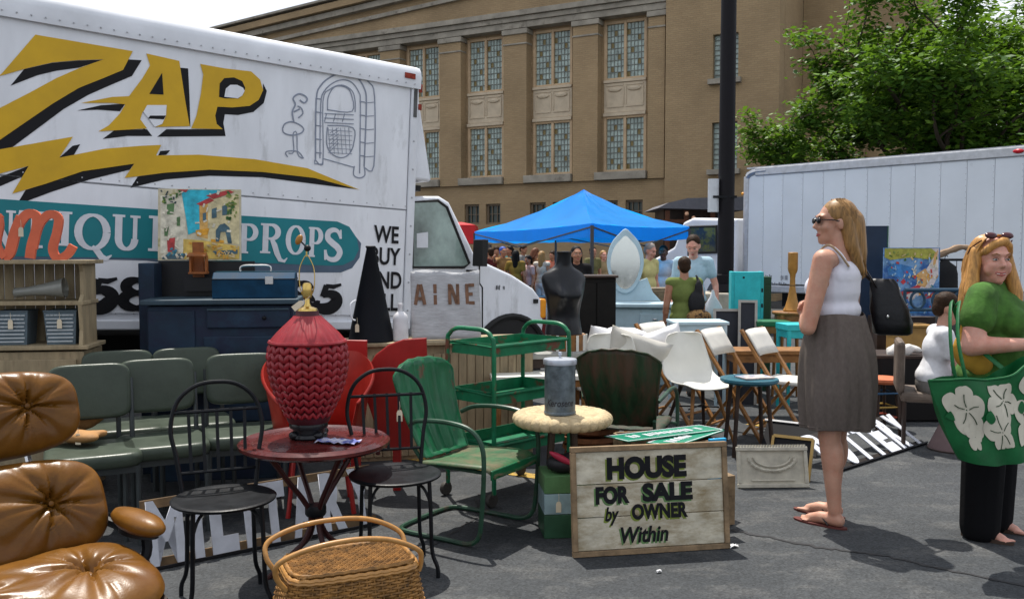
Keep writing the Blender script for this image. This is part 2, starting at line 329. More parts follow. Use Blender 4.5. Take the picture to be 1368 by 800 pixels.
for k, (a, c) in enumerate(WS):
    q = MB(); q.box(((a + c) / 2, -.26, ZS - .16), (c - a + .35, .6, .3)); q.build('sill', stone, bld, 0, bevel=.02)
def entab(z0, z1, y, mat, s0=SL - .2, s1=SR, name='cornice'):
    q = MB(); q.box(((s0 + s1) / 2, (y + .1) / 2, (z0 + z1) / 2), (s1 - s0, .1 - y, z1 - z0)); q.build(name, mat, bld, 0, bevel=.015)
H = ZBAND1 - ZBAND0
entab(ZBAND0 + .002, ZBAND0 + H * .45, -.5, stone); entab(ZBAND0 + H * .45 + .003, ZBAND0 + H * .8, -.58, stone); entab(ZBAND0 + H * .8 + .003, ZBAND1 + .1, -.7, stone)
# sloping eaves cornice of the left roof
zl, zr = ZBAND1 + 2.0, ZTOPF + .6
for dz, yy, hh in ((0, -.95, .28), (-.3, -.75, .24), (-.8, -.6, .16), (.29, -1.05, .10)):
    q = MB(); q.bar((RL0 - .3, yy / 2, rz_at(RL0 - .3) + dz - .35), (SR, yy / 2, rz_at(SR) + dz - .35), abs(yy), hh); q.build('eaves_cornice', stone if dz else brick, bld, 0)
glassm = mk('leaded_glass', (.37, .45, .41), .25, var=.35, scale=3); amber = mk('amber_glass', (.20, .15, .05), .25); lead = mk('lead_bar', (.17, .18, .16), .6); dkglass = mk('dark_glass', (.05, .065, .06), .08)
def leaded(a, c, z0, z1):
    fr = MB(); t = .11; y = .06
    for x in (a + t / 2, (a + c) / 2, c - t / 2): fr.box((x, y, (z0 + z1) / 2), (t, .16, z1 - z0 - .002))
    for z in (z0 + t / 2, z1 - t / 2): 
        for x0, x1 in ((a + t, (a + c) / 2 - t / 2), ((a + c) / 2 + t / 2, c - t)): fr.box(((x0 + x1) / 2, y, z), (x1 - x0 - .002, .15, t))
    w = fr.build('window', cream, bld, 0, bevel=.012)
    nx, nzr = 5, 9
    for x0, x1 in ((a + t, (a + c) / 2 - t / 2), ((a + c) / 2 + t / 2, c - t)):
        g = MB(); L = MB(); dx = (x1 - x0) / nx; dz = (z1 - z0 - 2 * t) / nzr; am = {(1, 1), (3, 3), (1, 5), (2, 7), (3, 0)} if x0 == a + t else {(0, 0), (3, 2), (1, 4), (3, 6), (0, 7)}
        for i in range(nx):
            for j in range(nzr):
                tilt = random.uniform(-.004, .004); g.add([(x0 + i * dx, .1 + tilt, z0 + t + j * dz), (x0 + (i + 1) * dx, .1 - tilt, z0 + t + j * dz), (x0 + (i + 1) * dx, .1 + tilt, z0 + t + (j + 1) * dz), (x0 + i * dx, .1 - tilt, z0 + t + (j + 1) * dz)], [(0, 1, 2, 3)], 1 if (i, j) in am else 0)
        for i in range(1, nx): L.box((x0 + i * dx, .09, (z0 + z1) / 2), (.020, .03, z1 - z0 - 2 * t))
        for j in range(1, nzr): L.box(((x0 + x1) / 2, .088, z0 + t + j * dz), (x1 - x0, .028, .028))
        g.build('pane', [glassm, amber], w, 0); L.build('muntin', lead, w, 0)
for a, c in WS[:5]:
    for z0, z1 in ZW: leaded(a, c, z0, z1)
    q = MB(); q.box(((a + c) / 2, .02, (ZSPAN[0] + ZSPAN[1]) / 2), (c - a - .02, .1, ZSPAN[1] - ZSPAN[0])); sp = q.build('spandrel_panel', terracotta, bld, 0, bevel=.02)
    r = MB(); H2 = ZSPAN[1] - ZSPAN[0]
    for k in (.27, .73):
        x = a + (c - a) * k; ha = (c - a) * .2
        for e in range(2): r.box((x, -.045, ZSPAN[0] + H2 * (.2 + .72 * e)), (2 * ha, .03, .05))
        for e in (-1, 1): r.box((x + e * ha, -.045, ZSPAN[0] + H2 * .56), (.04, .03, H2 * .6))
        r.lathe([(.3, 0), (.24, .05), (.05, .08)], 12, (0, 0, 0), 0, T(x, -.03, ZSPAN[0] + H2 * .78) @ Rx(pi / 2) @ Matrix.Diagonal((1, .35, 1, 1)))
    r.build('swag_relief', terracotta, sp, 30)['kind'] = 'stuff'
    q = MB(); q.box(((a + c) / 2, .0, ZSPAN[0] - .07), (c - a - .02, .2, .12)); q.build('spandrel_moulding', terracotta, sp, 0)
    q = MB(); q.box(((a + c) / 2, .0, ZSPAN[1] + .06), (c - a - .02, .16, .1)); q.build('spandrel_moulding', terracotta, sp, 0)
for a, c, z0, z1 in bw[:8] + bw[8:10]:
    fr = MB(); 
    for x in (a + .04, c - .04): fr.box((x, -.16, (z0 + z1) / 2), (.08, .1, z1 - z0))
    for z in (z0 + .04, z1 - .04): fr.box(((a + c) / 2, -.16, z), (c - a - .162, .1, .08))
    for i in (1, 2): fr.box((a + (c - a) * i / 3, -.15, (z0 + z1) / 2), (.03, .04, z1 - z0 - .16))
    fr.box(((a + c) / 2, -.152, (z0 + z1) / 2), (c - a - .16, .03, .03))
    w = fr.build('basement_window', mk('brown_frame', (.16, .12, .08), .6), bld, 0); g = MB(); g.box(((a + c) / 2, -.1, (z0 + z1) / 2), (c - a - .1, .02, z1 - z0 - .1)); g.build('pane', dkglass, w, 0)
# plain projecting block to the right with narrow windows
nw = [fac(952, 100, -.6)[0], fac(986, 100, -.6)[0]]; nh = [(nw[0], nw[1], fac(968, 226, -.6)[1], fac(968, 163, -.6)[1]), (nw[0], nw[1], fac(968, 105, -.6)[1], fac(968, 45, -.6)[1])]
b = MB(); holed(b, SR + .003, SE, -1.5, ZTOPF + 3, -.6, .2, nh); b.box(((SR + SE) / 2, 2.6, ZTOPF / 2), (SE - SR - .01, 4.7, ZTOPF + 2)); b.build('projecting_block', brick, bld, 0)
for h in nh:
    q = MB(); q.box(((h[0] + h[1]) / 2, -.66, h[2] - .1), (h[1] - h[0] + .25, .3, .18)); q.build('sill', stone, bld, 0)
    leadm = MB(); leadm.box(((h[0] + h[1]) / 2, -.35, (h[2] + h[3]) / 2), (h[1] - h[0], .03, h[3] - h[2])); w = leadm.build('narrow_window', glassm, bld, 0)
    L = MB(); nx, nzr = 4, 9
    for i in range(nx + 1): L.box((h[0] + (h[1] - h[0]) * i / nx, -.38, (h[2] + h[3]) / 2), (.05, .03, h[3] - h[2]))
    for j in range(nzr + 1): L.box(((h[0] + h[1]) / 2, -.377, h[2] + (h[3] - h[2]) * j / nzr), (h[1] - h[0], .026, .035))
    L.build('muntin', lead, w, 0)
# rear wing of the building to the right
sw = fac(1246, 60, 3.5)[0]
b = MB(); b.box(((SE + sw) / 2 + .01, 6.0, 9), (sw - SE, 5, 21)); b.box((SE + 1.2, 3.0, 2.4), (2.3, .9, 7.5)); b.build('rear_wing', brick, bld, 0)
# main body and roof behind the facade
b = MB(); b.box(((SL + SR) / 2, 6, ZBAND1 / 2), (SR - SL - .4, 11, ZBAND1)); b.build('building_core', brick, bld, 0)

# ================================================================ tree behind the right hand truck
bark = mk('tree_bark', (.045, .034, .024), .9, bump=.6, bscale=30); leaf_a = mk('tree_leaf', (.045, .115, .014), .55, var=.5, scale=1.2, sub=0); leaf_b = mk('tree_leaf_light', (.12, .22, .024), .55, var=.3, scale=1.5)
for lm_ in (leaf_a, leaf_b):
    nt_ = lm_.node_tree; tl_ = nt_.nodes.new('ShaderNodeBsdfTranslucent'); tl_.inputs[0].default_value = (.16, .30, .02, 1); mxs = nt_.nodes.new('ShaderNodeMixShader'); mxs.inputs[0].default_value = .28; nt_.links.new(nt_.nodes['Principled BSDF'].outputs[0], mxs.inputs[1]); nt_.links.new(tl_.outputs[0], mxs.inputs[2]); nt_.links.new(mxs.outputs[0], nt_.nodes['Material Output'].inputs[0])
def make_tree(name, label, base, seeds, leaf_n, lf=.12, mats=None, size=1):
    rnd = random.Random(seeds); root = thing(name, label, 'tree', base); tips = []
    tr = MB(); br = MB(); cz = 4.0
    tr.tube(cr([(0, 0, -.3), (.03, 0, .6), (-.03, .04, 1.5), (.02, 0, 2.3)], 4), [.2, .19, .18, .17, .16, .155, .15, .145, .14, .135, .13, .125, .12], 8)
    def grow(p, d, L, r, lev):
        n = 5; pts = [p]; q = p.copy(); dd = d.copy()
        for i in range(n):
            dd = (dd + Vector((rnd.gauss(0, .16), rnd.gauss(0, .16), rnd.gauss(.01, .12)))).normalized(); q = q + dd * L / n; pts.append(q.copy())
            if lev >= 2 or i > 1: tips.append((q.copy(), lev)) if rnd.random() < .55 else None
        br.tube(pts, [r * (1 - .5 * i / n) for i in range(n + 1)], 5)
        if lev < 3:
            for k in range(rnd.randint(3, 4) if lev else 4):
                a = rnd.uniform(0, 2 * pi); e = rnd.uniform(-.15, .75); nd = (dd * .55 + Vector((cos(a), sin(a), e)) * .75).normalized()
                grow(pts[rnd.randint(2, n)], nd, L * rnd.uniform(.55, .8), r * .5, lev + 1)
    for k in range(9):
        a = 2 * pi * k / 9 + rnd.uniform(-.3, .3); el = rnd.uniform(.12, 1.2)
        grow(Vector((0, 0, 1.9 + rnd.uniform(0, .5))), Vector((cos(a), sin(a) * .75, el)).normalized(), rnd.uniform(1.9, 2.5), .085, 0)
    tr.build('trunk', bark, root); br.build('limbs', bark, root); root.scale = (size,) * 3
    V = []; F = []; I = []; clumps = {}
    for i in range(leaf_n):
        t, lev = tips[rnd.randrange(len(tips))]; p = t + Vector((rnd.gauss(0, .15), rnd.gauss(0, .15), rnd.gauss(-.02, .09)))
        a = rnd.uniform(0, 2 * pi); d1 = Vector((cos(a), sin(a), rnd.uniform(-.7, .25))).normalized(); d2 = d1.cross(Vector((rnd.gauss(0, .5), rnd.gauss(0, .5), 1))).normalized(); L = lf * rnd.uniform(.6, 1.3); w = L * .26
        o = len(V); V += [p, p + d1 * L * .5 + d2 * w, p + d1 * L, p + d1 * L * .5 - d2 * w]; F.append((o, o + 1, o + 2, o + 3)); I.append(1 if rnd.random() < .25 + .35 * (sin(t.x * 2.1) * sin(t.z * 2.7 + 1) > .45) else 0)
    m = MB(); m.V = [tuple(v) for v in V]; m.F = F; m.I = I; o = m.build('crown', mats or [leaf_a, leaf_b], root, 0); return root
make_tree('leafy_tree', 'broad green leafy tree rising behind the ribbed white truck box', spot(1290, 21.5), 5, 72000, .13, size=1.29)
make_tree('leafy_tree', 'leafy tree at the right edge behind the ribbed truck box', spot(1430, 24.0), 9, 26000, .18, size=1.5)
# ================================================================ white box truck on the left with painted lettering
white = mk('truck_white', (.73, .75, .79), .45, var=.09, scale=1.2, col2=(.44, .45, .46), thr=.66, soft2=.10, scale2=2.2, coat=.1, stretch=(2.5, 2.5, .7))
white2 = mk('truck_rail_white', (.70, .72, .76), .4, var=.1, scale=2); black = mk('black_paint', (.004, .004, .006), .6, spec=.25, var=.3, scale=4); yellow = mk('sign_yellow', (.60, .36, .014), .5, var=.1, scale=3)
teal = mk('sign_teal', (.010, .19, .22), .5, var=.12, scale=2); slate = mk('sign_slate', (.075, .115, .17), .5); offw = mk('sign_white', (.64, .66, .70), .5, var=.08)
tp0 = at(546, 437.5, 7.7); vp = ray(2366, 437.5); TEX = vp.normalized(); TEZ = (Vector((0, 0, 1)) - TEX * TEX.z).normalized(); TEY = TEZ.cross(TEX)
TM = Matrix(((TEX.x, TEY.x, TEZ.x, 0), (TEX.y, TEY.y, TEZ.y, 0), (TEX.z, TEY.z, TEZ.z, 0), (0, 0, 0, 1))); TM.translation = tp0
truck = thing('box_truck', 'white box truck painted with a yellow lightning bolt and teal band', 'truck'); truck.matrix_world = TM
def tk(u, v, y=0):                                   # truck-local coordinates of a mark on the side
    p = onplane(u, v, tp0 + TEY * y, TEY) - tp0; return (p.dot(TEX), p.dot(TEZ))
TOP = tk(545, 94)[1]; LEN = 4.9; WID = 2.35; zs = tk(420, 270)[1]
XZ = Matrix(((1, 0, 0, 0), (0, 0, -1, 0), (0, 1, 0, 0), (0, 0, 0, 1)))      # page (x, z) with height towards the camera
q = MB(); q.box((-LEN / 2, WID / 2, TOP / 2), (LEN, WID - .03, TOP - .02)); q.build('box_core', white, truck, 0, bevel=.03)
q = MB(); q.box((-LEN / 2 - .02, .006, (zs - .004) / 2 + .05), (LEN - .1, .02, zs - .108)); q.build('side_panel', white, truck, 0, bevel=.003)
q = MB(); q.box((-LEN / 2 - .02, .006, (zs + TOP - .14) / 2 + .002), (LEN - .1, .02, TOP - .14 - zs - .004)); q.build('side_panel', white, truck, 0, bevel=.003)
q = MB(); q.box((-LEN / 2, .003, zs), (LEN - .1, .02, .006)); q.build('panel_seam', mk('seam_grey', (.25, .26, .28), .7), truck, 0)
q = MB(); pr = [(-.035, TOP - .15), (-.042, TOP - .05), (-.03, TOP - .005), (0, TOP + .03), (.06, TOP + .05), (.3, TOP + .055)]
q.loft([[(x, a, b) for a, b in pr] + [(x, .3, TOP - .15)] for x in (-LEN, 0.012)]); q.build('roof_rail', white2, truck, 30)
q = MB(); q.box((-LEN / 2, 0, .02), (LEN, .06, .07)); q.build('bottom_rail', white2, truck, 0, bevel=.01)
q = MB(); q.box((-.03, -.008, TOP / 2), (.07, .03, TOP - .1)); q.build('corner_post', white2, truck, 0, bevel=.01)
rv = mk('rivet', (.42, .43, .45), .5, .3); q = MB()
for i in range(int(LEN / .085)): q.ell((-.05 - i * .085, -.043, TOP - .115), (.0062, .005, .0062), 6, 4)
for i in range(int(LEN / .12)): q.ell((-.08 - i * .12, -.006, zs + .03), (.006, .004, .006), 6, 4); q.ell((-.08 - i * .12, -.006, .10), (.006, .004, .006), 6, 4)
for i in range(9): q.ell((-.03, -.025, .15 + i * .24), (.009, .006, .009), 6, 4)
q.build('rivets', rv, truck)['kind'] = 'stuff'
rust = mk('rust_mark', (.25, .035, .02), .8, var=.5, scale=30); q = MB(); q.box((-.10, -.045, TOP - .055), (.10, .006, .045)); q.box((.015, -.027, TOP - .14), (.03, .006, .07)); q.box((.015, -.027, TOP - .30), (.03, .006, .05)); q.build('red_scuff', rust, truck, 0)
q = MB(); q.box((-.03, -.027, TOP - .22), (.03, .008, .34)); q.build('black_scuff', mk('scuff', (.08, .08, .08), .8, var=.4), truck, 0)
# nose of the box over the cab
c0 = [tk(u, v, .05) for u, v in ((548, 92), (555, 95), (577, 243), (548, 240))]
q = MB(); q.prism(c0, .0, -(WID - .1), M=T(0, .05, 0) @ XZ); q.build('attic_nose', white2, truck, 25, bevel=.04, seg=3)
q = MB(); q.box((.08, 1.0, tk(560, 250, .1)[1]), (.2, 1.6, .05)); q.build('gap_seal', mk('rubber', (.02, .02, .02), .8), truck, 0)
# painted graphics: flat shapes a few millimetres proud of the panel
def paint(name, polys, mat, h, smooth=False):
    m = MB()
    for P in polys:
        Q = [tk(u, v) for u, v in P]
        m.prism(Q, h - .001, h, 0, XZ)
    return m.build(name, mat, truck, 0)
Z_y = [(-30, 120), (2, 99), (47, 47), (177, 69), (164, 94), (140, 104), (105, 118), (70, 139), (35, 163), (0, 187), (-30, 205), (-30, 160), (3, 143), (40, 124), (75, 105), (107, 91), (138, 80), (105, 81), (70, 84), (35, 92), (0, 102)]
Z_k = [(-30, 240), (-30, 205), (0, 187), (35, 163), (70, 139), (105, 118), (140, 104), (164, 94), (171, 80), (189, 81), (176, 102), (150, 113), (118, 127), (85, 146), (50, 172), (15, 198)]
Z_k2 = [(14, 115), (32, 93), (70, 84.5), (105, 81.5), (138, 80.5), (105, 91), (75, 95), (50, 101)]
A_y1 = [(195, 72), (239, 82), (241, 95), (247, 135), (253, 169), (207, 170), (215, 165), (219, 155), (221, 143), (190, 150), (187, 160), (196, 172), (131, 176), (145, 168), (160, 152), (167, 140), (150, 138), (108, 138), (150, 130), (172, 129), (190, 105), (200, 88)]
A_hole = [(216, 98), (218, 127), (199, 126)]; A_w = [(191, 150), (196, 141), (222, 141), (221, 155), (216, 166), (206, 170), (199, 160)]
A_k = [(240, 91), (251, 92), (253, 135), (254, 170), (248, 150)]; A_k2 = [(103, 148), (135, 141), (167, 139), (160, 149), (130, 147)]; A_k3 = [(137, 186), (153, 174), (196, 173), (203, 182), (170, 182)]; A_k4 = [(190, 137), (183, 152), (187, 165), (196, 176), (187, 170), (180, 158), (182, 146)]; A_k5 = [(197, 159), (200, 155), (221, 155), (218, 160)]
P_y = [(267, 86), (300, 92), (335, 96), (347, 107), (351, 121), (345, 134), (333, 142), (310, 144), (290, 143), (287, 155), (289, 166), (297, 173), (255, 172), (262, 155), (268, 125), (271, 100)]
P_hole = [(292, 130), (293, 112), (299, 105), (312, 104), (323, 109), (327, 118), (324, 127), (318, 132), (300, 132)]
P_holew = [(299, 130), (301, 119), (307, 114), (316, 114), (324, 118), (326, 122), (323, 128), (317, 132)]
P_k = [(290, 143), (310, 144), (333, 142), (345, 134), (351, 121), (351, 112), (356, 122), (352, 138), (338, 150), (318, 154), (300, 153), (298, 165), (301, 182), (210, 183), (222, 173), (297, 173), (289, 166), (287, 155)]
B_y = [(-30, 205), (97, 183), (79, 211), (140, 199), (190, 195), (215, 194), (208, 208), (265, 207), (340, 213), (410, 225), (480, 254), (420, 238), (350, 230), (280, 227), (220, 231), (166, 238), (179, 219), (110, 229), (60, 246), (16, 259), (38, 222), (-30, 240)]
B_k = [(-30, 248), (38, 222), (30, 236), (-30, 262)]; B_k2 = [(97, 195), (107, 193), (98, 208), (79, 211)]; B_k3 = [(214, 202), (227, 201), (222, 207), (211, 208)]; B_k4 = [(22, 274), (34, 254), (60, 246), (110, 229), (179, 219), (173, 227), (120, 240), (70, 256)]; B_k5 = [(174, 251), (184, 236), (220, 231), (280, 227), (350, 230), (420, 238), (476, 253), (420, 246), (350, 237), (280, 235), (220, 240)]
paint('lettering_shadow', [Z_k, Z_k2, A_k, A_k2, A_k3, A_k4, P_k, B_k, B_k2, B_k3, B_k4, B_k5], black, .007)
paint('zap_lettering', [Z_y, A_y1, P_y], yellow, .0095)
paint('zap_counter_shadow', [A_hole], black, .0115); paint('zap_counter_shadow', [P_hole], black, .0115); paint('zap_counter', [P_holew], white, .0135); paint('zap_counter', [A_w], white, .0135); paint('zap_counter_bar', [A_k5], black, .015)
paint('lightning_bolt', [B_y], yellow, .010)
paint('teal_band_shadow', [[(-40, 330), (-40, 350), (109, 346), (195, 348), (300, 360), (340, 364), (455, 364), (470, 358), (480, 344), (482, 325), (470, 310), (455, 340), (300, 350)]], slate, .0065)
paint('teal_band', [[(-40, 264), (0, 266), (195, 279), (320, 288), (450, 296), (466, 303), (476, 318), (479, 333), (472, 347), (458, 354), (440, 355), (320, 350), (195, 345), (0, 342), (-40, 342)]], teal, .0085)
# serif words on the band
def serif(ch):                                       # strokes of a letter in a unit-high box: list of (points, widths)
    S = lambda x, z0=0, z1=1, w=.2: [([(x, z0), (x, z1)], [w, w])]
    serf = lambda x, z, w=.36: [([(x - w / 2, z), (x + w / 2, z)], [.07, .07])]
    E = lambda cx, cy, rx, ry, a0, a1, wv=.2, wh=.08: [(arc(cx, cy, rx, ry, a0, a1, 24), [wh + (wv - wh) * abs(cos(radians(a0 + (a1 - a0) * i / 24))) for i in range(25)])]
    d = {'I': (S(.2) + serf(.2, .035) + serf(.2, .965), .44),
         'T': (S(.36) + serf(.36, .035) + [([(.0, .95), (.72, .95)], [.1, .1]), ([(.03, 1), (.02, .78)], [.06, .1]), ([(.69, 1), (.70, .78)], [.06, .1])], .8),
         'U': (S(.2, .3, 1) + serf(.2, .965) + E(.44, .32, .24, .29, 180, 360, .2, .1) + S(.68, .3, 1, .12) + serf(.68, .965, .3), .92),
         'Q': (E(.42, .5, .36, .46, 0, 360) + [([(.42, .10), (.55, -.02), (.66, -.18), (.8, -.22), (.92, -.12)], [.1, .16, .17, .12, .03])], .98),
         'N': (S(.15, 0, 1, .1) + serf(.15, .035, .3) + [([(.1, 1), (.72, 0)], [.2, .2])] + S(.75, 0, 1, .1) + serf(.75, .965, .3) + serf(.1, .965, .26), .95),
         'P': (S(.2) + serf(.2, .035) + serf(.17, .965, .3) + E(.38, .715, .28, .25, -100, 100, .2, .08) + [([(.2, .96), (.36, .965)], [.08, .08]), ([(.2, .47), (.36, .47)], [.07, .07])], .78),
         'R': (S(.2) + serf(.2, .035) + serf(.17, .965, .3) + E(.38, .73, .26, .235, -100, 100, .2, .08) + [([(.2, .96), (.36, .965)], [.08, .08]), ([(.2, .5), (.36, .5)], [.07, .07]), ([(.40, .52), (.52, .3), (.62, .02), (.74, -.2), (.9, -.24), (1.0, -.12)], [.12, .19, .19, .15, .1, .03])], .86),
         'O': (E(.42, .5, .36, .46, 0, 360), .86),
         'S': ([(cr([(.66, .76), (.56, .93), (.38, .97), (.2, .88), (.18, .7), (.36, .55), (.56, .42), (.66, .25), (.54, .06), (.34, .02), (.16, .1), (.1, .28)], 4), None), ([(.67, .99), (.67, .7)], [.05, .09]), ([(.1, 0), (.1, .32)], [.06, .1])], .78),
         'E': (S(.2) + serf(.2, .035) + serf(.2, .965) + [([(.2, .95), (.62, .95)], [.09, .09]), ([(.2, .05), (.66, .05)], [.09, .09]), ([(.2, .5), (.5, .5)], [.08, .08])], .74),
         'A': ([([(.02, 0), (.4, 1)], [.09, .09]), ([(.4, 1), (.8, 0)], [.2, .2]), ([(.16, .34), (.62, .34)], [.07, .07])] + serf(.05, .035, .26) + serf(.8, .035), .9)}
    st, w = d[ch]; out = []
    for P, W in st:
        if W is None: W = [.09 + .13 * sin(pi * i / (len(P) - 1)) for i in range(len(P))]
        out.append((P, W))
    return out, w
def word(name, letters, h, mat):                     # letters: (char, u left, u right, v top, v bottom) measured on the side
    m = MB(); e = 0
    for ch, u0, u1, v0, v1 in letters:
        st, w = serif(ch); a = tk(u0, v1); b_ = tk(u1, v1); c_ = tk(u0, v0); sx = (b_[0] - a[0]) / w; sz = c_[1] - a[1]
        for P, W in st:
            e += 1; hh = h + .0004 * (e % 7)
            ribbon(m, [(a[0] + p[0] * sx, a[1] + p[1] * sz) for p in P], [q_ * (sx + sz) / 2 for q_ in W], hh - .002, hh, 0, XZ)
    return m.build(name, mat, truck, 0)
word('band_lettering', [('A', -62, -22, 277, 328), ('N', -20, 22, 279, 328), ('T', 24, 72, 281, 330), ('I', 76, 98, 282, 328), ('Q', 100, 152, 284, 333), ('U', 148, 190, 286, 333), ('E', 196, 240, 288, 335)], .011, offw)
word('band_lettering', [('P', 318, 344, 298, 338), ('R', 346, 378, 298, 338), ('O', 382, 406, 300, 340), ('P', 410, 430, 303, 343), ('S', 430, 457, 305, 347)], .011, offw)
def digit5(u0, v0, u1, v1):
    a = tk(u0, v1); b_ = tk(u1, v0); W = b_[0] - a[0]; Hh = b_[1] - a[1]; s = lambda x, z: (a[0] + x * W, a[1] + z * Hh)
    m = MB(); ribbon(m, [s(*p) for p in [(.42, .93), (.7, .9), (.98, 1.0)]], [.05 * Hh * 3, .06 * Hh * 3, .02], .0085, .011, 0, XZ); ribbon(m, [s(.45, .95), s(.32, .5)], [.05, .05], .0088, .0114, 0, XZ)
    P = cr([(.32, .52), (.55, .62), (.8, .5), (.82, .27), (.6, .06), (.3, .03), (.08, .14), (.1, .28), (.22, .26)], 4); ribbon(m, [s(*p) for p in P], [.03 + .075 * sin(pi * min(1, i / (len(P) - 1) * 1.15)) for i in range(len(P))], .0092, .0118, 0, XZ); return m.build('phone_digit', black, truck, 0)
digit5(110, 372, 157, 412); digit5(418, 380, 456, 413)
def digit8(u0, v0, u1, v1):
    a = tk(u0, v1); b_ = tk(u1, v0); W = b_[0] - a[0]; Hh = b_[1] - a[1]; m = MB()
    for cy, rx, ry in ((.28, .42, .26), (.76, .34, .22)): ribbon(m, [(a[0] + W * (.5 + rx * cos(t * pi / 12)), a[1] + Hh * (cy + ry * sin(t * pi / 12))) for t in range(25)], [.04 + .04 * abs(cos(t * pi / 12)) for t in range(25)], .0085, .011 + .0005 * cy, 0, XZ)
    return m.build('phone_digit', black, truck, 0)
digit8(160, 374, 205, 412); digit8(384, 378, 418, 413)
def side_text(body, u, v, hpx, sx=1, bold=.004, mat=black, name='side_lettering', shear=0, align='LEFT'):
    a = tk(u, v); hh = tk(u, v - hpx)[1] - a[1]
    return text(name, body, hh / .72, mat, truck, Matrix.Translation((a[0], -.011, a[1])) @ XZ, .001, bold, shear, sx, align)
for s_, u_, v_ in (('WE', 499, 323), ('BUY', 493, 352), ('AND', 489, 384), ('SELL', 489, 414)): side_text(s_, u_, v_, 23, .75, .004)
# line drawing of a jukebox and a soda fountain
ink = mk('ink_line', (.24, .27, .34), .6, var=.2); m = MB(); kk = [0]
def ln(P, w=.010, sm=0):
    Q = [tk(u, v) for u, v in P]
    if sm: Q = [(p.x, p.y) for p in cr([(a, b, 0) for a, b in Q], sm)]
    kk[0] += 1; h = .0072 + .0003 * (kk[0] % 9); ribbon(m, Q, w, h - .001, h, 0, XZ)
ln([(421, 214), (422, 135), (428, 115), (442, 103), (458, 98), (475, 103), (486, 118), (489, 140), (486, 222)], .012, 4); ln([(458, 96), (475, 98), (492, 110), (500, 130), (499, 222), (486, 224)], .010, 4)
ln([(427, 212), (428, 140), (433, 122), (445, 111), (458, 107), (470, 111), (479, 124), (481, 140), (480, 232)], .009, 4); ln([(421, 214), (431, 216), (431, 136), (440, 120), (456, 114), (470, 122), (474, 136), (474, 150)], .008, 4)
ln([(437, 148), (438, 130), (446, 117), (458, 116), (468, 124), (470, 149), (437, 147)], .008, 4)
for v in (152, 158, 164): ln([(433, v), (472, v + 2)], .007)
for u in (436, 448, 460): ln([(u, 152), (u - 3, 163)], .007)
ln([(437, 170), (436, 192), (442, 205), (455, 211), (466, 206), (472, 192), (471, 171), (437, 168)], .009, 4)
for k in range(6): ln([(438 + 5.5 * k, 171), (441 + 5.3 * k, 206)], .004); ln([(438, 174 + 6 * k), (470, 176 + 6 * k)], .004); ln([(440, 178 + 5 * k), (452, 171 + 4 * k)], .004)
for v in (132, 150, 168, 186, 204): ln([(421, v), (429, v + 1)], .009); ln([(480, v + 4), (487, v + 5)], .009); ln([(487, v + 6), (499, v + 5)], .006)
ln([(473, 222), (472, 234), (480, 238), (487, 234), (486, 222)], .01, 3); ln([(420, 214), (420, 219), (431, 220), (431, 214)], .01); ln([(431, 212), (473, 224)], .008)
ln([(385, 205), (392, 203), (391, 180), (396, 178), (397, 205), (404, 212)], .008, 3); ln([(384, 210), (381, 205), (385, 202), (398, 203), (405, 212)], .009, 3)
ln([(377, 172), (380, 166), (388, 163), (398, 166), (405, 172), (402, 178), (390, 181), (379, 178), (377, 172)], .010, 4); ln([(392, 163), (390, 150), (394, 140), (391, 132), (398, 126), (406, 128), (410, 133), (406, 138), (400, 134)], .012, 4); ln([(398, 158), (404, 152), (402, 145), (397, 142)], .010, 4); ln([(392, 150), (400, 146)], .012)
m.build('jukebox_drawing', ink, truck, 0)
# cab
cy0 = .14
prof = [tk(u, v, cy0) for u, v in ((550, 262), (588, 262), (601, 270), (636, 342), (650, 351), (685, 367), (713, 385), (724, 400), (727, 432), (722, 470), (550, 470))]
q = MB(); q.prism(prof, 0, -2.0, M=T(0, cy0, 0) @ XZ); q.build('cab_body', white, truck, 30, bevel=.035, seg=3)
rub = mk('rubber', (.02, .02, .02), .8); cabglass = mk('cab_glass', (.26, .34, .31), .06, var=.5, scale=2.2, coat=.6)
wnd = [tk(u, v, cy0 - .01) for u, v in ((551, 270), (585, 268), (597, 277), (627, 352), (620, 357), (551, 357))]
q = MB(); q.prism(wnd, .004, .009, M=T(0, cy0, 0) @ XZ); wo = q.build('door_window', cabglass, truck, 0)
q = MB(); q.tube([(p[0], cy0 - .008, p[1]) for p in wnd], .014, 6, True); q.build('window_seal', rub, wo)
q = MB(); q.prism([tk(u, v, cy0) for u, v in ((556, 312), (571, 310), (571, 331), (556, 331))], .0095, .0115, M=T(0, cy0, 0) @ XZ); q.build('window_sticker', offw, wo, 0)
q = MB(); pq = [tk(u, v, cy0 - .01) for u, v in ((641, 353), (641, 378), (645, 384), (645, 470))]; q.tube([(a, cy0 - .003, b) for a, b in pq], .007, 5); q.build('door_gap', rub, truck)
q = MB(); q.box((prof[3][0] - .06, cy0 - .16, tk(631, 338, cy0)[1]), (.06, .16, .24)); q.tube([(prof[3][0] - .1, cy0, tk(631, 362, cy0)[1]), (prof[3][0] - .06, cy0 - .12, tk(631, 362, cy0)[1])], .012, 6); q.build('wing_mirror', rub, truck, 30, bevel=.02)
a0, b0 = prof[2], prof[3]
for y0, y1 in ((cy0 + .16, cy0 + 1.84),):
    q = MB(); n_ = Vector((b0[1] - a0[1], 0, -(b0[0] - a0[0]))).normalized() * -.006
    if n_.x < 0: n_ = -n_
    pa = [Vector((a0[0], y, a0[1])).lerp(Vector((b0[0], y, b0[1])), t) + n_ for y, t in ((y0, .06), (y1, .06), (y1, .94), (y0, .94))]; q.add(pa, [(0, 1, 2, 3)]); q.build('windscreen', cabglass, truck, 0)
xn = prof[8][0]
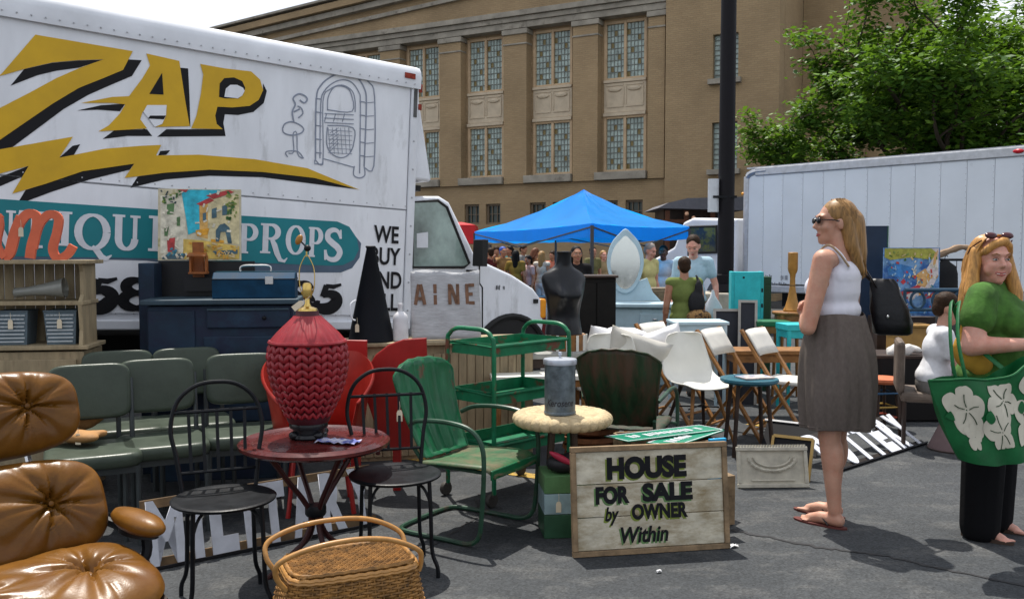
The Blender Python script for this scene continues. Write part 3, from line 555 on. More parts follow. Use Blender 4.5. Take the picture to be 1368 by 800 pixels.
q = MB(); q.box((xn + .01, cy0 + 1.0, tk(726, 440, cy0)[1]), (.04, 1.3, .25)); q.build('grille', rub, truck, 0, bevel=.01)
q = MB(); q.box((xn - .02, cy0 + .06, tk(726, 412, cy0)[1]), (.08, .13, .19)); q.build('amber_marker', mk('amber_lens', (.75, .28, .01), .3), truck, 0, bevel=.02)
for yy in (cy0 + .26, cy0 + 1.74):
    q = MB(); q.box((xn + .005, yy, tk(726, 412, cy0)[1]), (.05, .24, .18)); q.build('headlight', mk('lamp_lens', (.6, .62, .62), .15), truck, 0, bevel=.02)
q = MB(); q.box((xn - .12, cy0 - .005, tk(708, 402, cy0)[1]), (.05, .02, .04)); q.build('side_marker', rub, truck, 0)
q = MB(); q.box((xn + .08, cy0 + 1, tk(726, 475, cy0)[1]), (.14, 2.02, .2)); q.build('bumper', mk('chrome', (.55, .55, .55), .25, .9), truck, 0, bevel=.03)
smudged_print('fender_badge', truck, T(tk(665, 384, cy0)[0], cy0 - .006, tk(663, 387, cy0)[1]) @ XZ, .16, .045, 6, black, 2)
wx = tk(684, 440, cy0)[0]; wz = tk(684, 478, cy0)[1]
q = MB(); rim = [(wx + .41 * cos(t), wz + .40 * sin(t)) for t in [pi * i / 16 for i in range(17)]]; q.tube([(a, cy0 - .006, b) for a, b in rim], .03, 6); q.prism(rim, .003, .006, M=T(0, cy0, 0) @ XZ); q.build('wheel_arch', rub, truck, 30)
def wheel(x, y, z, r=.37, w=.24):
    q = MB(); M_ = T(x, y, z) @ Rx(pi / 2); q.lathe([(.2, -w / 2), (r - .03, -w / 2), (r, -w / 2 + .03), (r, w / 2 - .03), (r - .03, w / 2), (.2, w / 2)], 28, M=M_); wh = q.build('wheel', rub, truck)
    q = MB(); q.lathe([(.05, -w / 2 + .02), (.205, -w / 2 + .02), (.205, w / 2 - .02), (.16, w / 2 - .03), (.12, w / 2 - .06), (.05, w / 2 - .02)], 20, M=M_); q.build('rim', white2, wh)
gl = lambda x, y: zg(*(TM @ Vector((x, y, 0))).xy) - (TM @ Vector((x, y, 0))).z
for x_, y_ in ((wx, cy0 + .1), (wx, cy0 + 1.85), (-3.4, .2), (-3.4, 2.1)): wheel(x_, y_, gl(x_, y_) + .37)
q = MB(); q.box((-2.2, 1.15, -.22), (4.8, .9, .22)); q.box((-.6, .5, -.4), (1.1, .5, .4)); q.build('chassis', rub, truck, 0)

# ================================================================ ribbed white box truck on the right
s0 = spot(993, 17.8); s1 = spot(1368, 13.9); RX = Vector((s1.x - s0.x, s1.y - s0.y, 0)).normalized(); RY = Vector((0, 0, 1)).cross(RX)
rb = thing('ribbed_box_truck', 'ribbed white box truck parked at the right behind the stalls', 'truck', (s0.x, s0.y, 0), atan2(RX.y, RX.x))
def rk(u, v, y=0): p = onplane(u, v, Vector((s0.x, s0.y, 0)) + RY * y, RY) - Vector((s0.x, s0.y, 0)); return p.dot(RX), p.z
zt = rk(1010, 227)[1]; zb = rk(1010, 387)[1]; RL = 7.3
panel = mk('ribbed_panel', (.66, .70, .74), .42, var=.06, scale=.9, col2=(.42, .44, .46), thr=.72, scale2=2.5); alu = mk('aluminium_rail', (.42, .43, .45), .35, .7, var=.15)
q = MB(); q.box((RL / 2, 1.2, (zt + zb) / 2), (RL - .06, 2.36, zt - zb - .06)); q.build('box_core', mk('seam_pale', (.40, .42, .45), .7), rb, 0)
us = [1020, 1047, 1076, 1106, 1135, 1168, 1199, 1232, 1265, 1299, 1334, 1366]; ss = [rk(u, 300)[0] for u in us]; pw = (ss[-1] - ss[0]) / (len(ss) - 1); x = .12; k = 0
edges = [.1] + [ss[0] + pw * i for i in range(int((RL - .1 - ss[0]) / pw) + 1)] + [RL - .05]
for i in range(len(edges) - 1):
    a, c = edges[i], edges[i + 1]
    if c - a < .05: continue
    q = MB(); q.box(((a + c) / 2, .005, (zt + zb) / 2 + .02), (c - a - .005, .03, zt - zb - .22)); q.build('panel', panel, rb, 0, bevel=.004)
q = MB()
for e in edges[1:-1]:
    for j in range(22): q.ell((e - .02, -.011, zb + .16 + (zt - zb - .3) * j / 21), (.007, .004, .007), 5, 3)
q.build('rivets', rv, rb)['kind'] = 'stuff'
for z_, h_ in ((zt - .045, .16), (zb + .03, .14)):
    q = MB(); q.box((RL / 2 + .12, 0, z_), (RL - .26, .07, h_)); q.build('side_rail', alu, rb, 0, bevel=.02)
q = MB(); q.tube(cr([(.05, .03, zb), (.05, .03, zt - .35), (.07, .03, zt - .13), (.22, .03, zt - .045), (.5, .03, zt - .03)], 5), .075, 8); q.build('corner_post', alu, rb)
q = MB(); q.box((RL / 2, 1.2, zt + .04), (RL - .1, 2.4, .03)); q.build('roof', alu, rb, 0)
q = MB(); q.ell((rk(1362, 200)[0], -.05, zt - .04), (.08, .03, .035)); q.build('marker_lamp', mk('red_lens', (.5, .01, .02), .3), rb)
q = MB(); q.ell((-.03, .0, zt - .45), (.04, .04, .03)); q.build('marker_lamp', mk('amber_lens', (.75, .28, .01), .3), rb)
smudged_print('box_lettering', rb, T(rk(1035, 374)[0], -.014, rk(1035, 374)[1]) @ XZ, .95, .10, 11, mk('grey_print', (.20, .21, .24), .6), 3); smudged_print('box_lettering', rb, T(rk(1040, 383)[0], -.014, rk(1040, 384)[1]) @ XZ, .4, .10, 4, MATS['grey_print'], 4)
# cab of that truck, pointing left
cw = [rk(u, v, .2) for u, v in ((985, 292), (925, 291), (912, 297), (900, 330), (880, 342), (862, 352), (858, 395), (985, 395))]
q = MB(); q.prism(cw, 0, -1.9, M=T(0, .2, 0) @ XZ); q.build('cab_body', white2, rb, 30, bevel=.06, seg=3)
q = MB(); q.prism([rk(u, v, .2) for u, v in ((923, 304), (957, 303), (957, 336), (925, 337))], .005, .02, M=T(0, .2, 0) @ XZ); wo = q.build('door_window', mk('cab_glass_green', (.10, .115, .03), .08, var=.5, scale=1.5, col2=(.03, .045, .06), thr=.52), rb, 0, bevel=.01)
q = MB(); q.tube([(p[0], .18, p[1]) for p in [rk(u, v, .2) for u, v in ((922, 303), (958, 302), (958, 337), (924, 338))]], .03, 6, True); q.build('window_seal', rub, wo)
for x_ in (rk(905, 400)[0], 1.4, 5.5):
    q = MB(); q.lathe([(.2, -.13), (.43, -.13), (.46, -.1), (.46, .1), (.43, .13), (.2, .13)], 24, M=T(x_, .2, .46 - .3) @ Rx(pi / 2)); q.build('wheel', rub, rb)
q = MB(); q.box((RL / 2, 1.2, zb - .2), (RL - .8, .9, .3)); q.build('chassis', rub, rb, 0)
# ================================================================ common materials
blackmetal = mk('black_iron', (.007, .008, .010), .42, 0, var=.3, scale=14, bump=.08, bscale=90, spec=.16, col2=(.03, .027, .024), thr=.72, scale2=12)
leather = mk('tan_leather', (.135, .056, .007), .33, var=.28, scale=5, bump=.07, bscale=90, spec=.22, col2=(.10, .036, .006), thr=.60, soft2=.16, scale2=7)
redwood = mk('oxblood_wood', (.075, .010, .009), .28, var=.35, scale=12, coat=.35); lampred = mk('lamp_red', (.24, .013, .020), .36, var=.25, scale=10, coat=.1)
brass = mk('brass', (.60, .42, .13), .25, 1); greenm = mk('green_enamel', (.006, .100, .038), .40, var=.25, scale=7, col2=(.10, .05, .025), thr=.64, soft2=.03, scale2=9, bump=.05, coat=.15)
greenseat = mk('green_worn_seat', (.016, .095, .036), .5, var=.3, scale=9, col2=(.13, .105, .06), thr=.53, soft2=.12, scale2=6)
greencart = mk('green_cart', (.008, .14, .062), .45, var=.25, scale=10, col2=(.13, .045, .025), thr=.60, soft2=.03, scale2=8); darkgreen = mk('dark_green_worn', (.012, .034, .014), .55, spec=.3, var=.35, scale=6, col2=(.06, .032, .02), thr=.53, soft2=.1, scale2=4, stretch=(3, 3, .5))
vinyl = mk('grey_green_vinyl', (.048, .062, .046), .36, var=.15, scale=8, bump=.1, bscale=60, spec=.22); greyleg = mk('grey_steel', (.05, .058, .06), .4, .4)
wick = mk('wicker', (.25, .122, .032), .55, var=.5, scale=22, bump=.3, bscale=70); bent = mk('bentwood', (.36, .18, .05), .4, var=.22, scale=16, coat=.2)
signwhite = mk('old_white_board', (.50, .46, .36), .75, var=.2, scale=5, col2=(.24, .19, .11), thr=.545, soft2=.12, scale2=6, bump=.2, bscale=30, stretch=(1, 1, 2.2)); oldwood = mk('old_wood_frame', (.22, .15, .085), .8, var=.4, scale=10, bump=.3)
navy = mk('navy_milk_paint', (.012, .028, .052), .6, var=.35, spec=.25, scale=4, col2=(.012, .018, .04), thr=.52, soft2=.08, scale2=6); navytop = mk('slate_blue_top', (.03, .055, .075), .55, var=.2, spec=.3)
creamwood = mk('cream_wood', (.29, .23, .14), .7, var=.25, scale=6, col2=(.20, .15, .09), thr=.62, scale2=7, stretch=(3, 3, .6)); galv = mk('galvanised', (.13, .16, .18), .45, .5, var=.35, scale=22)
redsteel = mk('red_steel', (.34, .014, .012), .4, var=.14, scale=5, col2=(.55, .45, .4), thr=.74, soft2=.02, scale2=28, coat=.2); letterw = mk('letter_white', (.60, .62, .68), .6, var=.15, scale=7, col2=(.2, .2, .2), thr=.70, scale2=9)

# ---------------------------------------------------------------- tufted cushion
def pad(w, h, t, tufts, bend=.12, n=90, m=60, crease=.03):
    b = MB(); F = []; V = []
    def P(i, j):
        s = -1 + 2 * i / n; r = -1 + 2 * j / m
        k = (abs(s) ** 3.4 + abs(r) ** 3.4) ** (1 / 3.4); mx = max(abs(s), abs(r)); f = (mx / k) if k > 1e-6 else 1
        x = s * f * w / 2; y = r * f * h / 2; e = max(0, 1 - mx ** 3.2) ** .55; z = t * e
        for tx, ty in tufts:
            dx, dy = x - tx, y - ty; d = hypot(dx, dy); th = atan2(dy, dx)
            z -= t * .55 * math.exp(-(d / .035) ** 1.4) * e
            z -= crease * e * math.exp(-d / .15) * (.5 + .5 * cos(8 * th + tx * 9 + .6 * sin(3 * th))) ** 4 * min(1, d / .02) + .012 * e * math.exp(-d / .09) * (.5 + .5 * cos(15 * th + 2)) ** 3
            z -= crease * .5 * e * math.exp(-abs(dx) / .008) * math.exp(-abs(dy) / .2)
        z += .003 * e * sin(x * 17 + y * 9) * cos(y * 15)
        return Vector((x, y, z + bend * (x / (w / 2)) ** 2 * .5))
    for j in range(m + 1):
        for i in range(n + 1): V.append(P(i, j))
    for j in range(m):
        for i in range(n): a = j * (n + 1) + i; F.append((a, a + 1, a + n + 2, a + n + 1))
    o = len(V)
    for j in range(m + 1):
        for i in range(n + 1): p = P(i, j); zz = bend * (p.x / (w / 2)) ** 2 * .5; V.append(Vector((p.x, p.y, zz - (p.z - zz) * .25 - .004)))
    for j in range(m):
        for i in range(n): a = o + j * (n + 1) + i; F.append((a + n + 1, a + n + 2, a + 1, a))
    return b.add(V, F)
lc = thing('lounge_chair', 'tan tufted leather lounge chair in the bottom left corner', 'lounge chair', (-1.67, 2.95, 0), radians(48))
def lounge_part(name, w, h, t, tufts, M, bend, shell=True):
    o = pad(w, h, t, tufts, bend).build(name, leather, lc, 60, M=M)
    q = MB()
    for tx, ty in tufts: q.ell((tx, ty, t * .48 + bend * .5 * (tx / (w / 2)) ** 2), (.011, .011, .006), 8, 5)
    q.build('button', leather, o)
    if shell:
        s = MB(); n = 16; R = []
        for k in range(n + 1):
            x = (-1 + 2 * k / n) * (w / 2 - .03); z = bend * .5 * (x / (w / 2)) ** 2 - .022; hh = h / 2 - .012 - .09 * (abs(x) / (w / 2)) ** 5
            R.append([(x, -hh, z), (x, hh, z), (x, hh, z - .014), (x, -hh, z - .014)])
        s.loft(R); s.build('shell', mk('dark_veneer', (.03, .018, .012), .35, var=.3, scale=12), o, 40)
lounge_part('seat', .80, .56, .10, [(-.2, 0), (.2, .02)], T(0, -.13, .335) @ Rx(radians(9)), .10)
lounge_part('backrest', .78, .40, .085, [(-.2, .02), (.2, .02)], T(0, .235, .54) @ Rx(radians(66)), .13)
lounge_part('headrest', .74, .33, .08, [(-.19, .02), (.19, .02)], T(0, .41, .885) @ Rx(radians(72)), .13)
for s in (-1, 1):
    q = MB(); q.lathe([(.004, -.03), (.05, -.028), (.06, -.012), (.062, 0), (.055, .018), (.03, .03), (.002, .033)], 22, M=T(s * .43, .0, .505) @ Rz(radians(s * 8)) @ Rx(radians(6)) @ Matrix.Diagonal((1, 2.35, 1, 1))); ar = q.build('armrest', leather, lc, 60)
    q = MB(); q.lathe([(.03, 0), (.052, .004), (.05, .02), (.02, .03)], 16, M=T(s * .43, .0, .452) @ Rz(radians(s * 8)) @ Matrix.Diagonal((.85, 2.1, 1, 1))); q.tube(cr([(s * .455, .05, .46), (s * .44, .14, .45), (s * .39, .24, .48)], 4), .018, 8); q.tube(cr([(s * .455, .0, .46), (s * .45, -.02, .38), (s * .38, -.02, .30)], 4), .02, 8); q.build('arm_bracket', blackmetal, ar)
for s in (-1, 1):
    q = MB(); q.tube(cr([(s * .2, .33, .60), (s * .2, .41, .74), (s * .2, .455, .88)], 4), .012, 6); q.build('back_brace', mk('polished_steel', (.6, .6, .62), .2, .9), lc)
q = MB(); q.lathe([(.035, .05), (.035, .2), (.09, .26), (.11, .285)], 16); q.build('swivel_post', blackmetal, lc)
for k in range(5):
    a = 2 * pi * k / 5; q = MB(); q.tube([(0, 0, .09), (.16 * cos(a), .16 * sin(a), .07), (.31 * cos(a), .31 * sin(a), .025)], [.026, .022, .016], 8); q.lathe([(.02, 0), (.02, .02)], 10, (.31 * cos(a), .31 * sin(a), 0)); q.build('leg', blackmetal, lc)

# ---------------------------------------------------------------- black bistro chairs
def bistro(label, loc, rz, tagged=False):
    c = thing('bistro_chair', label, 'chair', loc, rz, 'black metal bistro chairs')
    q = MB(); q.lathe([(.001, .442), (.205, .442), (.215, .448), (.217, .456), (.208, .461), (.19, .457), (.02, .452), (.001, .452)], 40); q.build('seat', blackmetal, c, 50)
    hoop = cr([(-.155, .17, .45), (-.175, .20, .60), (-.195, .225, .72), (-.165, .245, .835), (-.09, .255, .90), (0, .258, .915), (.09, .255, .90), (.165, .245, .835), (.195, .225, .72), (.175, .20, .60), (.155, .17, .45)], 6)
    q = MB(); q.tube(hoop, .0095, 8); q.build('back_hoop', blackmetal, c)
    q = MB(); q.tube([(-.180, .235, .79), (.180, .235, .79)], .008, 6); q.build('back_rail', blackmetal, c)
    q = MB(); q.tube([(-.165, .19, .53), (.165, .19, .53)], .007, 6); q.build('back_rail', blackmetal, c)
    for k in range(5):
        x = -.12 + .06 * k; q = MB(); q.bar((x, .235, .80), (x * .95, .19, .53), .014, .005, up=(0, 1, 0)); q.build('spindle', blackmetal, c, 0)
    for sx, sy in ((-1, -1), (1, -1), (1, 1), (-1, 1)):
        q = MB(); q.tube(cr([(sx * .135, sy * .135, .443), (sx * .14, sy * .14, .3), (sx * .145, sy * .145, .12), (sx * .165, sy * .165, .05), (sx * .168, sy * .168, .0)], 4), .0095, 8); lg = q.build('leg', blackmetal, c)
        q = MB(); q.tube(cr([(sx * .14, sy * .14, .34), (sx * .11, sy * .11, .41), (sx * .05, sy * .05, .44)], 4), .007, 6); q.build('leg_brace', blackmetal, lg)
    if tagged: paper_tag(c, T(.06, .215, .66) @ Rx(pi / 2))
    return c
bistro('black metal bistro chair beside the tan lounge chair armrest', spot(294, 3.76), radians(24))
bistro('black metal bistro chair with a paper tag beside the red round table', spot(526, 4.17), radians(17), True)

# ---------------------------------------------------------------- red table and woven red lamp
tb = thing('round_table', 'small round oxblood red table with crossed iron legs under the red lamp', 'table', spot(418, 4.2), radians(20))
q = MB(); q.lathe([(.001, .575), (.30, .575), (.335, .58), (.352, .592), (.352, .606), (.34, .615), (.327, .611), (.318, .618), (.30, .612), (.285, .608), (.27, .611), (.001, .611)], 56); q.build('table_top', redwood, tb, 30)
for k in range(4):
    a = pi / 2 * k + .35; c_, s_ = cos(a), sin(a); q = MB(); q.tube(cr([(.24 * c_, .24 * s_, .575), (.15 * c_, .15 * s_, .45), (.03 * c_, .03 * s_, .27), (.06 * c_, .06 * s_, .14), (.19 * c_, .19 * s_, .04), (.25 * c_, .25 * s_, .0)], 5), .013, 8); q.build('leg', mk('oxblood_iron', (.045, .012, .012), .4, .2, var=.3), tb)
q = MB(); q.lathe([(.045, .25), (.05, .26), (.05, .29), (.045, .3)], 16); q.build('leg_collar', blackmetal, tb)
q = MB(); q.box((.30, .0, .545), (.02, .02, .06)); q.build('corner_block', redwood, tb, 0, bevel=.004)
doc = thing('folded_paper', 'crumpled blue and white paper lying on the red table', 'paper', at(452, 586, 4.12) , radians(-15)); doc.location.z = .612
q = MB(); n = 10; q.add([(-.1 + .2 * i / n, -.045 + .09 * j / 5, .003 + .012 * abs(sin(i * 1.3 + j * .8))) for j in range(6) for i in range(n + 1)], [(j * (n + 1) + i, j * (n + 1) + i + 1, (j + 1) * (n + 1) + i + 1, (j + 1) * (n + 1) + i) for j in range(5) for i in range(n)])
q.build('sheet', mk('printed_paper', (.45, .45, .55), .6, var=.2, col2=(.08, .10, .30), thr=.5, scale2=14), doc, 20)
lp = thing('table_lamp', 'red woven ceramic lamp with a bare brass socket on the round table', 'lamp', spot(410, 4.25)); lp.location.z = .612
prof_l = [(.095, .075), (.10, .085), (.105, .10), (.125, .14), (.155, .20), (.178, .27), (.190, .34), (.192, .40), (.183, .44), (.166, .468), (.14, .50), (.105, .535), (.068, .57), (.055, .585), (.052, .60), (.05, .605)]
q = MB(); q.lathe([(r - .016 if .11 < z < .46 else r, z) for r, z in prof_l], 48); q.build('body', mk('lamp_red_dark', (.05, .006, .010), .5), lp, 50)
def lr(z):
    for i in range(len(prof_l) - 1):
        if prof_l[i][1] <= z <= prof_l[i + 1][1]: t = (z - prof_l[i][1]) / (prof_l[i + 1][1] - prof_l[i][1]); return prof_l[i][0] * (1 - t) + prof_l[i + 1][0] * t
q = MB(); NC = 40; NR = 10
for r in range(NR):
    z = .118 + .0345 * r; R_ = lr(z); sl = atan2(lr(min(z + .02, .46)) - lr(z - .015), .035)
    for k in range(NC):
        a = 2 * pi * k / NC; w = 2 * pi * R_ / NC
        M_ = Rz(a) @ T(R_ - .010, 0, z) @ Ry(sl) @ Rx(.55 if k % 2 else -.55); q.ell((0, 0, 0), (.013, w * .50, .026), 8, 6, 0, M_)
q.build('woven_relief', lampred, lp, 60)
q = MB(); R = []; nn = 120
for j in range(13):
    t = j / 12; z = .462 + t * .12; rr = lr(z) + .004
    R.append([((rr + .004 * cos(30 * 2 * pi * k / nn) * (1 - t * .5)) * cos(2 * pi * k / nn), (rr + .004 * cos(30 * 2 * pi * k / nn) * (1 - t * .5)) * sin(2 * pi * k / nn), z) for k in range(nn)])
q.loft(R, 0, None, False); q.tube([(.176 * cos(2 * pi * k / 40), .176 * sin(2 * pi * k / 40), .458) for k in range(40)], .010, 6, True); q.build('ribbed_shoulder', lampred, lp, 50)
q = MB(); q.lathe([(.085, 0), (.09, .008), (.085, .022), (.075, .026), (.075, .045), (.09, .05), (.092, .062), (.088, .074), (.02, .076)], 30)
for k in range(4): a = pi / 4 + pi / 2 * k; q.ell((.082 * cos(a), .082 * sin(a), .02), (.025, .025, .02), 8, 6)
q.build('stand', mk('black_lacquer', (.008, .008, .010), .25), lp, 40)
q = MB(); q.lathe([(.05, .605), (.046, .615), (.02, .625), (.012, .64), (.012, .665), (.021, .67), (.023, .70), (.022, .725), (.017, .735), (.001, .738)], 20); q.build('brass_socket', brass, lp, 40)
q = MB(); q.tube(cr([(-.016, 0, .665), (-.034, 0, .72), (-.034, 0, .80), (-.012, 0, .855), (0, 0, .865), (.012, 0, .855), (.034, 0, .80), (.034, 0, .72), (.016, 0, .665)], 5), .0025, 6); q.tube([(0, 0, .86), (.0, 0, .89)], .004, 6); q.build('harp', brass, lp)
q = MB(); q.ell((.004, 0, .90), (.017, .017, .016), 10, 7); q.tube([(.005, 0, .9), (-.025, 0, .93)], .004, 6); q.build('finial', blackmetal, lp)
q = MB(); q.ell((-.035, 0, .94), (.016, .012, .026), 10, 7, rot=Matrix.Rotation(.5, 3, 'Y')); q.build('finial_knob', mk('amber_knob', (.38, .17, .03), .3), lp)
paper_tag(lp, T(-.055, -.05, .615) @ Ry(.9) @ Rx(pi / 2.3))

# ---------------------------------------------------------------- wicker picnic basket
bk = thing('picnic_basket', 'wicker picnic basket with two bentwood handles in the foreground', 'basket', spot(462, 3.50), radians(24))
def rrect(w, d, n, r=.10):
    pts = []; per = []
    for k in range(n):
        a = 2 * pi * k / n; c_, s_ = cos(a), sin(a); e = .42; pts.append((w / 2 * math.copysign(abs(c_) ** e, c_), d / 2 * math.copysign(abs(s_) ** e, s_)))
    L = [0]
    for k in range(n): p, q_ = pts[k], pts[(k + 1) % n]; L.append(L[-1] + hypot(q_[0] - p[0], q_[1] - p[1]))
    out = []; j = 0
    for k in range(n):
        t = L[-1] * k / n
        while L[j + 1] < t: j += 1
        f = (t - L[j]) / max(1e-9, L[j + 1] - L[j]); p, q_ = pts[j], pts[(j + 1) % n]; out.append((p[0] + (q_[0] - p[0]) * f, p[1] + (q_[1] - p[1]) * f))
    return out
BH = .26; rows = 26; NS = 52; q = MB(); q2 = MB()
for r in range(rows):
    t = r / (rows - 1); z = .008 + t * (BH - .016); w = .60 - .10 * t; d = .42 - .09 * t; base = rrect(w, d, NS * 4); pts = []
    for k, (x, y) in enumerate(base):
        L_ = hypot(x, y); o_ = .0045 * cos(pi * k / 4 * 1.0 + pi * (r % 2)); pts.append((x + x / L_ * o_, y + y / L_ * o_, z + random.gauss(0, .0005)))
    q.tube(pts, .0056, 5, True)
q.build('woven_side', wick, bk, 60)
for k in range(NS):
    lo = rrect(.60, .42, NS)[k]; hi = rrect(.50, .33, NS)[k]; q2.tube([(lo[0], lo[1], 0), (hi[0], hi[1], BH)], .004, 5)
q2.build('stakes', wick, bk)['kind'] = 'stuff'
for z, w, d in ((BH, .505, .335), (BH + .010, .50, .33)):
    q = MB(); P_ = rrect(w, d, 120); q.tube([(x, y, z + .0018 * sin(k * 1.9)) for k, (x, y) in enumerate(P_)], .009, 6, True); q.build('rim', bent, bk, 60)
q = MB(); lw, ld = .46, .285                          # hinged lid: strips woven over strips
for r in range(19):
    y = -ld / 2 + ld * r / 18; half = lw / 2 * (1 - .25 * max(0, abs(y) / (ld / 2) - .8) ** 1.0); q.tube([(-half + 2 * half * k / 64, y, BH + .022 + .0035 * cos(pi * k / 2 + pi * (r % 2))) for k in range(65)], .0068, 5)
for k in range(17):
    x = -lw / 2 + lw * (k + .5) / 17; q.tube([(x, -ld / 2 + .01, BH + .02), (x, ld / 2 - .01, BH + .02)], .004, 5)
lid = q.build('lid', wick, bk, 60); q = MB(); P_ = rrect(lw + .02, ld + .02, 100); q.tube([(x, y, BH + .024 + .0015 * sin(k * 2.1)) for k, (x, y) in enumerate(P_)], .009, 6, True); q.build('lid_border', wick, lid, 60)
for s, lean in ((1, .07), (-1, -.02)):
    q = MB(); y0 = s * .10; q.tube(cr([(-.262, y0, BH - .03), (-.30, y0 + lean * .25, BH + .03), (-.285, y0 + lean * .75, BH + .085), (-.16, y0 + lean, BH + .125), (.0, y0 + lean, BH + .135), (.14, y0 + lean, BH + .115), (.25, y0 + lean * .75, BH + .06), (.266, y0 + lean * .2, BH + .01), (.258, y0, BH - .03)], 6), .0105, 8); q.build('handle', bent, bk, 60)

# ---------------------------------------------------------------- steel lawn chairs
def lawn_chair(label, loc, rz, mats, name='lawn_chair'):
    sh, st, fr = mats; c = thing(name, label, 'lawn chair', loc, rz, 'green steel lawn chairs')
    def shell(rows, prof, ribs, thick=.004):
        q = MB(); n = 42; R = []
        for (w, fn) in rows:
            ring = []
            for k in range(n + 1):
                s = -1 + 2 * k / n; rib = .010 * abs(sin(ribs * pi * (s + 1) / 2)) ** .7; ring.append(Vector(fn(s * w / 2, s)) + prof * rib)
            R.append(ring)
        q.loft(R, 0, None, False, False, True); return q
    rows = []
    for i in range(15):
        t = i / 14; z = .41 + .49 * t; y = .21 + .16 * t + .03 * sin(pi * t); w = .40 + .13 * min(1, t * 1.2) - (.07 * max(0, (t - .86) / .14) ** 2)
        rows.append((w, lambda x, s, z=z, y=y, t=t: (x, y - .035 * (s * s) - (.0), z - .045 * max(0, t - .8) / .2 * abs(s) ** 3 + .006 * sin(5 * pi * (s + 1) / 2) ** 2 * max(0, t - .9) * 10)))
    rows = [(rows[0][0], lambda x, s: (x, .165, .402))] + rows
    o = shell(rows, Vector((0, -1, .2)), 5).build('backrest', sh, c, 50); o.modifiers.new('s', 'SOLIDIFY').thickness = .004
    e = MB(); pts = [rows[i][1](-rows[i][0] / 2, -1) for i in range(1, 16)] + [rows[15][1](rows[15][0] / 2 * k / 5, k / 5) for k in range(-4, 5)] + [rows[i][1](rows[i][0] / 2, 1) for i in range(15, 0, -1)]; e.tube(pts, .007, 6); e.build('rolled_edge', sh, o)
    R = []
    for i in range(17):
        t = i / 16; y = .19 - .47 * t; z = .40 + .028 * sin(pi * min(1, t * 1.05)) * .2 + .022 * t; 
        if t > .86: z -= .05 * ((t - .86) / .14) ** 2; 
        w = .47 + .03 * sin(pi * t) - .05 * max(0, (t - .85) / .15) ** 2
        R.append([(w / 2 * (-1 + 2 * k / 24), y, z - .018 * (1 - abs(-1 + 2 * k / 24) ** 2.5) - .03 * max(0, abs(-1 + 2 * k / 24) - .9) * 10 * .6) for k in range(25)])
    q = MB(); q.loft(R, 0, None, False, False, True); o = q.build('seat', st, c, 50); o.modifiers.new('s', 'SOLIDIFY').thickness = .005
    q = MB(); q.box((0, -.265, .372), (.45, .012, .05)); q.build('seat_apron', sh, o, 0, bevel=.005)
    for s in (-1, 1):
        q = MB(); q.tube(cr([(s * .235, .245, .58), (s * .262, .16, .615), (s * .268, -.02, .625), (s * .268, -.17, .60), (s * .268, -.24, .52), (s * .268, -.25, .38), (s * .268, -.235, .16), (s * .266, -.215, .06), (s * .264, -.15, .017), (s * .26, .0, .015), (s * .26, .24, .015), (s * .235, .305, .015), (s * .16, .33, .015), (0, .335, .015)], 5), .0125, 8); q.build('arm_frame', fr, c)
        q = MB(); q.tube([(s * .266, -.245, .36), (s * .2, -.2, .375), (s * .2, .18, .375), (s * .21, .24, .46)], .011, 8); q.build('seat_bracket', fr, c)
    return c
lawn_chair('bright green steel lawn chair with ribbed fan back facing right', gnd(632, 706), radians(58), (greenm, greenseat, mk('green_tube', (.02, .06, .035), .35, var=.3, scale=12, col2=(.07, .05, .035), thr=.62)))
lawn_chair('dark weathered green steel lawn chair seen from behind', spot(842, 5.75), radians(160), (darkgreen, darkgreen, mk('dark_green_tube', (.03, .07, .045), .3)))

# ---------------------------------------------------------------- green three-tier cart
ct = thing('rolling_cart', 'three tier green metal rolling cart behind the lawn chair', 'cart', (-.016, 5.55, 0), radians(46))
for z in (.30, .60, .885):
    q = MB(); w, d = .62, .37; q.box((0, 0, z), (w, d, .006))
    for s in (-1, 1): q.box((0, s * d / 2, z + .035), (w, .005, .075)); q.box((s * w / 2, 0, z + .035), (.005, d, .075))
    tr = q.build('tray', greencart, ct, 0); q = MB(); q.tube([(-w / 2 - .012, -d / 2 - .012, z + .06), (w / 2 + .012, -d / 2 - .012, z + .06), (w / 2 + .012, d / 2 + .012, z + .06), (-w / 2 - .012, d / 2 + .012, z + .06)], .010, 8, True); q.build('tray_rail', greencart, tr)
for s in (-1, 1):
    q = MB(); x = s * .335; y = .20; q.tube(cr([(x, -y, .08), (x, -y, .5), (x, -y, .93), (x, -y + .02, 1.0), (x, -y + .08, 1.035), (x, 0, 1.04), (x, y - .08, 1.035), (x, y - .02, 1.0), (x, y, .93), (x, y, .5), (x, y, .08)], 5), .0135, 8); q.build('end_frame', greencart, ct)
    for t in (-1, 1):
        q = MB(); q.lathe([(.012, -.014), (.038, -.014), (.042, -.006), (.042, .006), (.038, .014), (.012, .014)], 16, M=T(x, t * y + .02, .042) @ Rx(pi / 2)); q.box((x, t * y + .01, .075), (.03, .04, .012)); q.build('caster', mk('caster_rubber', (.05, .045, .04), .7), ct)
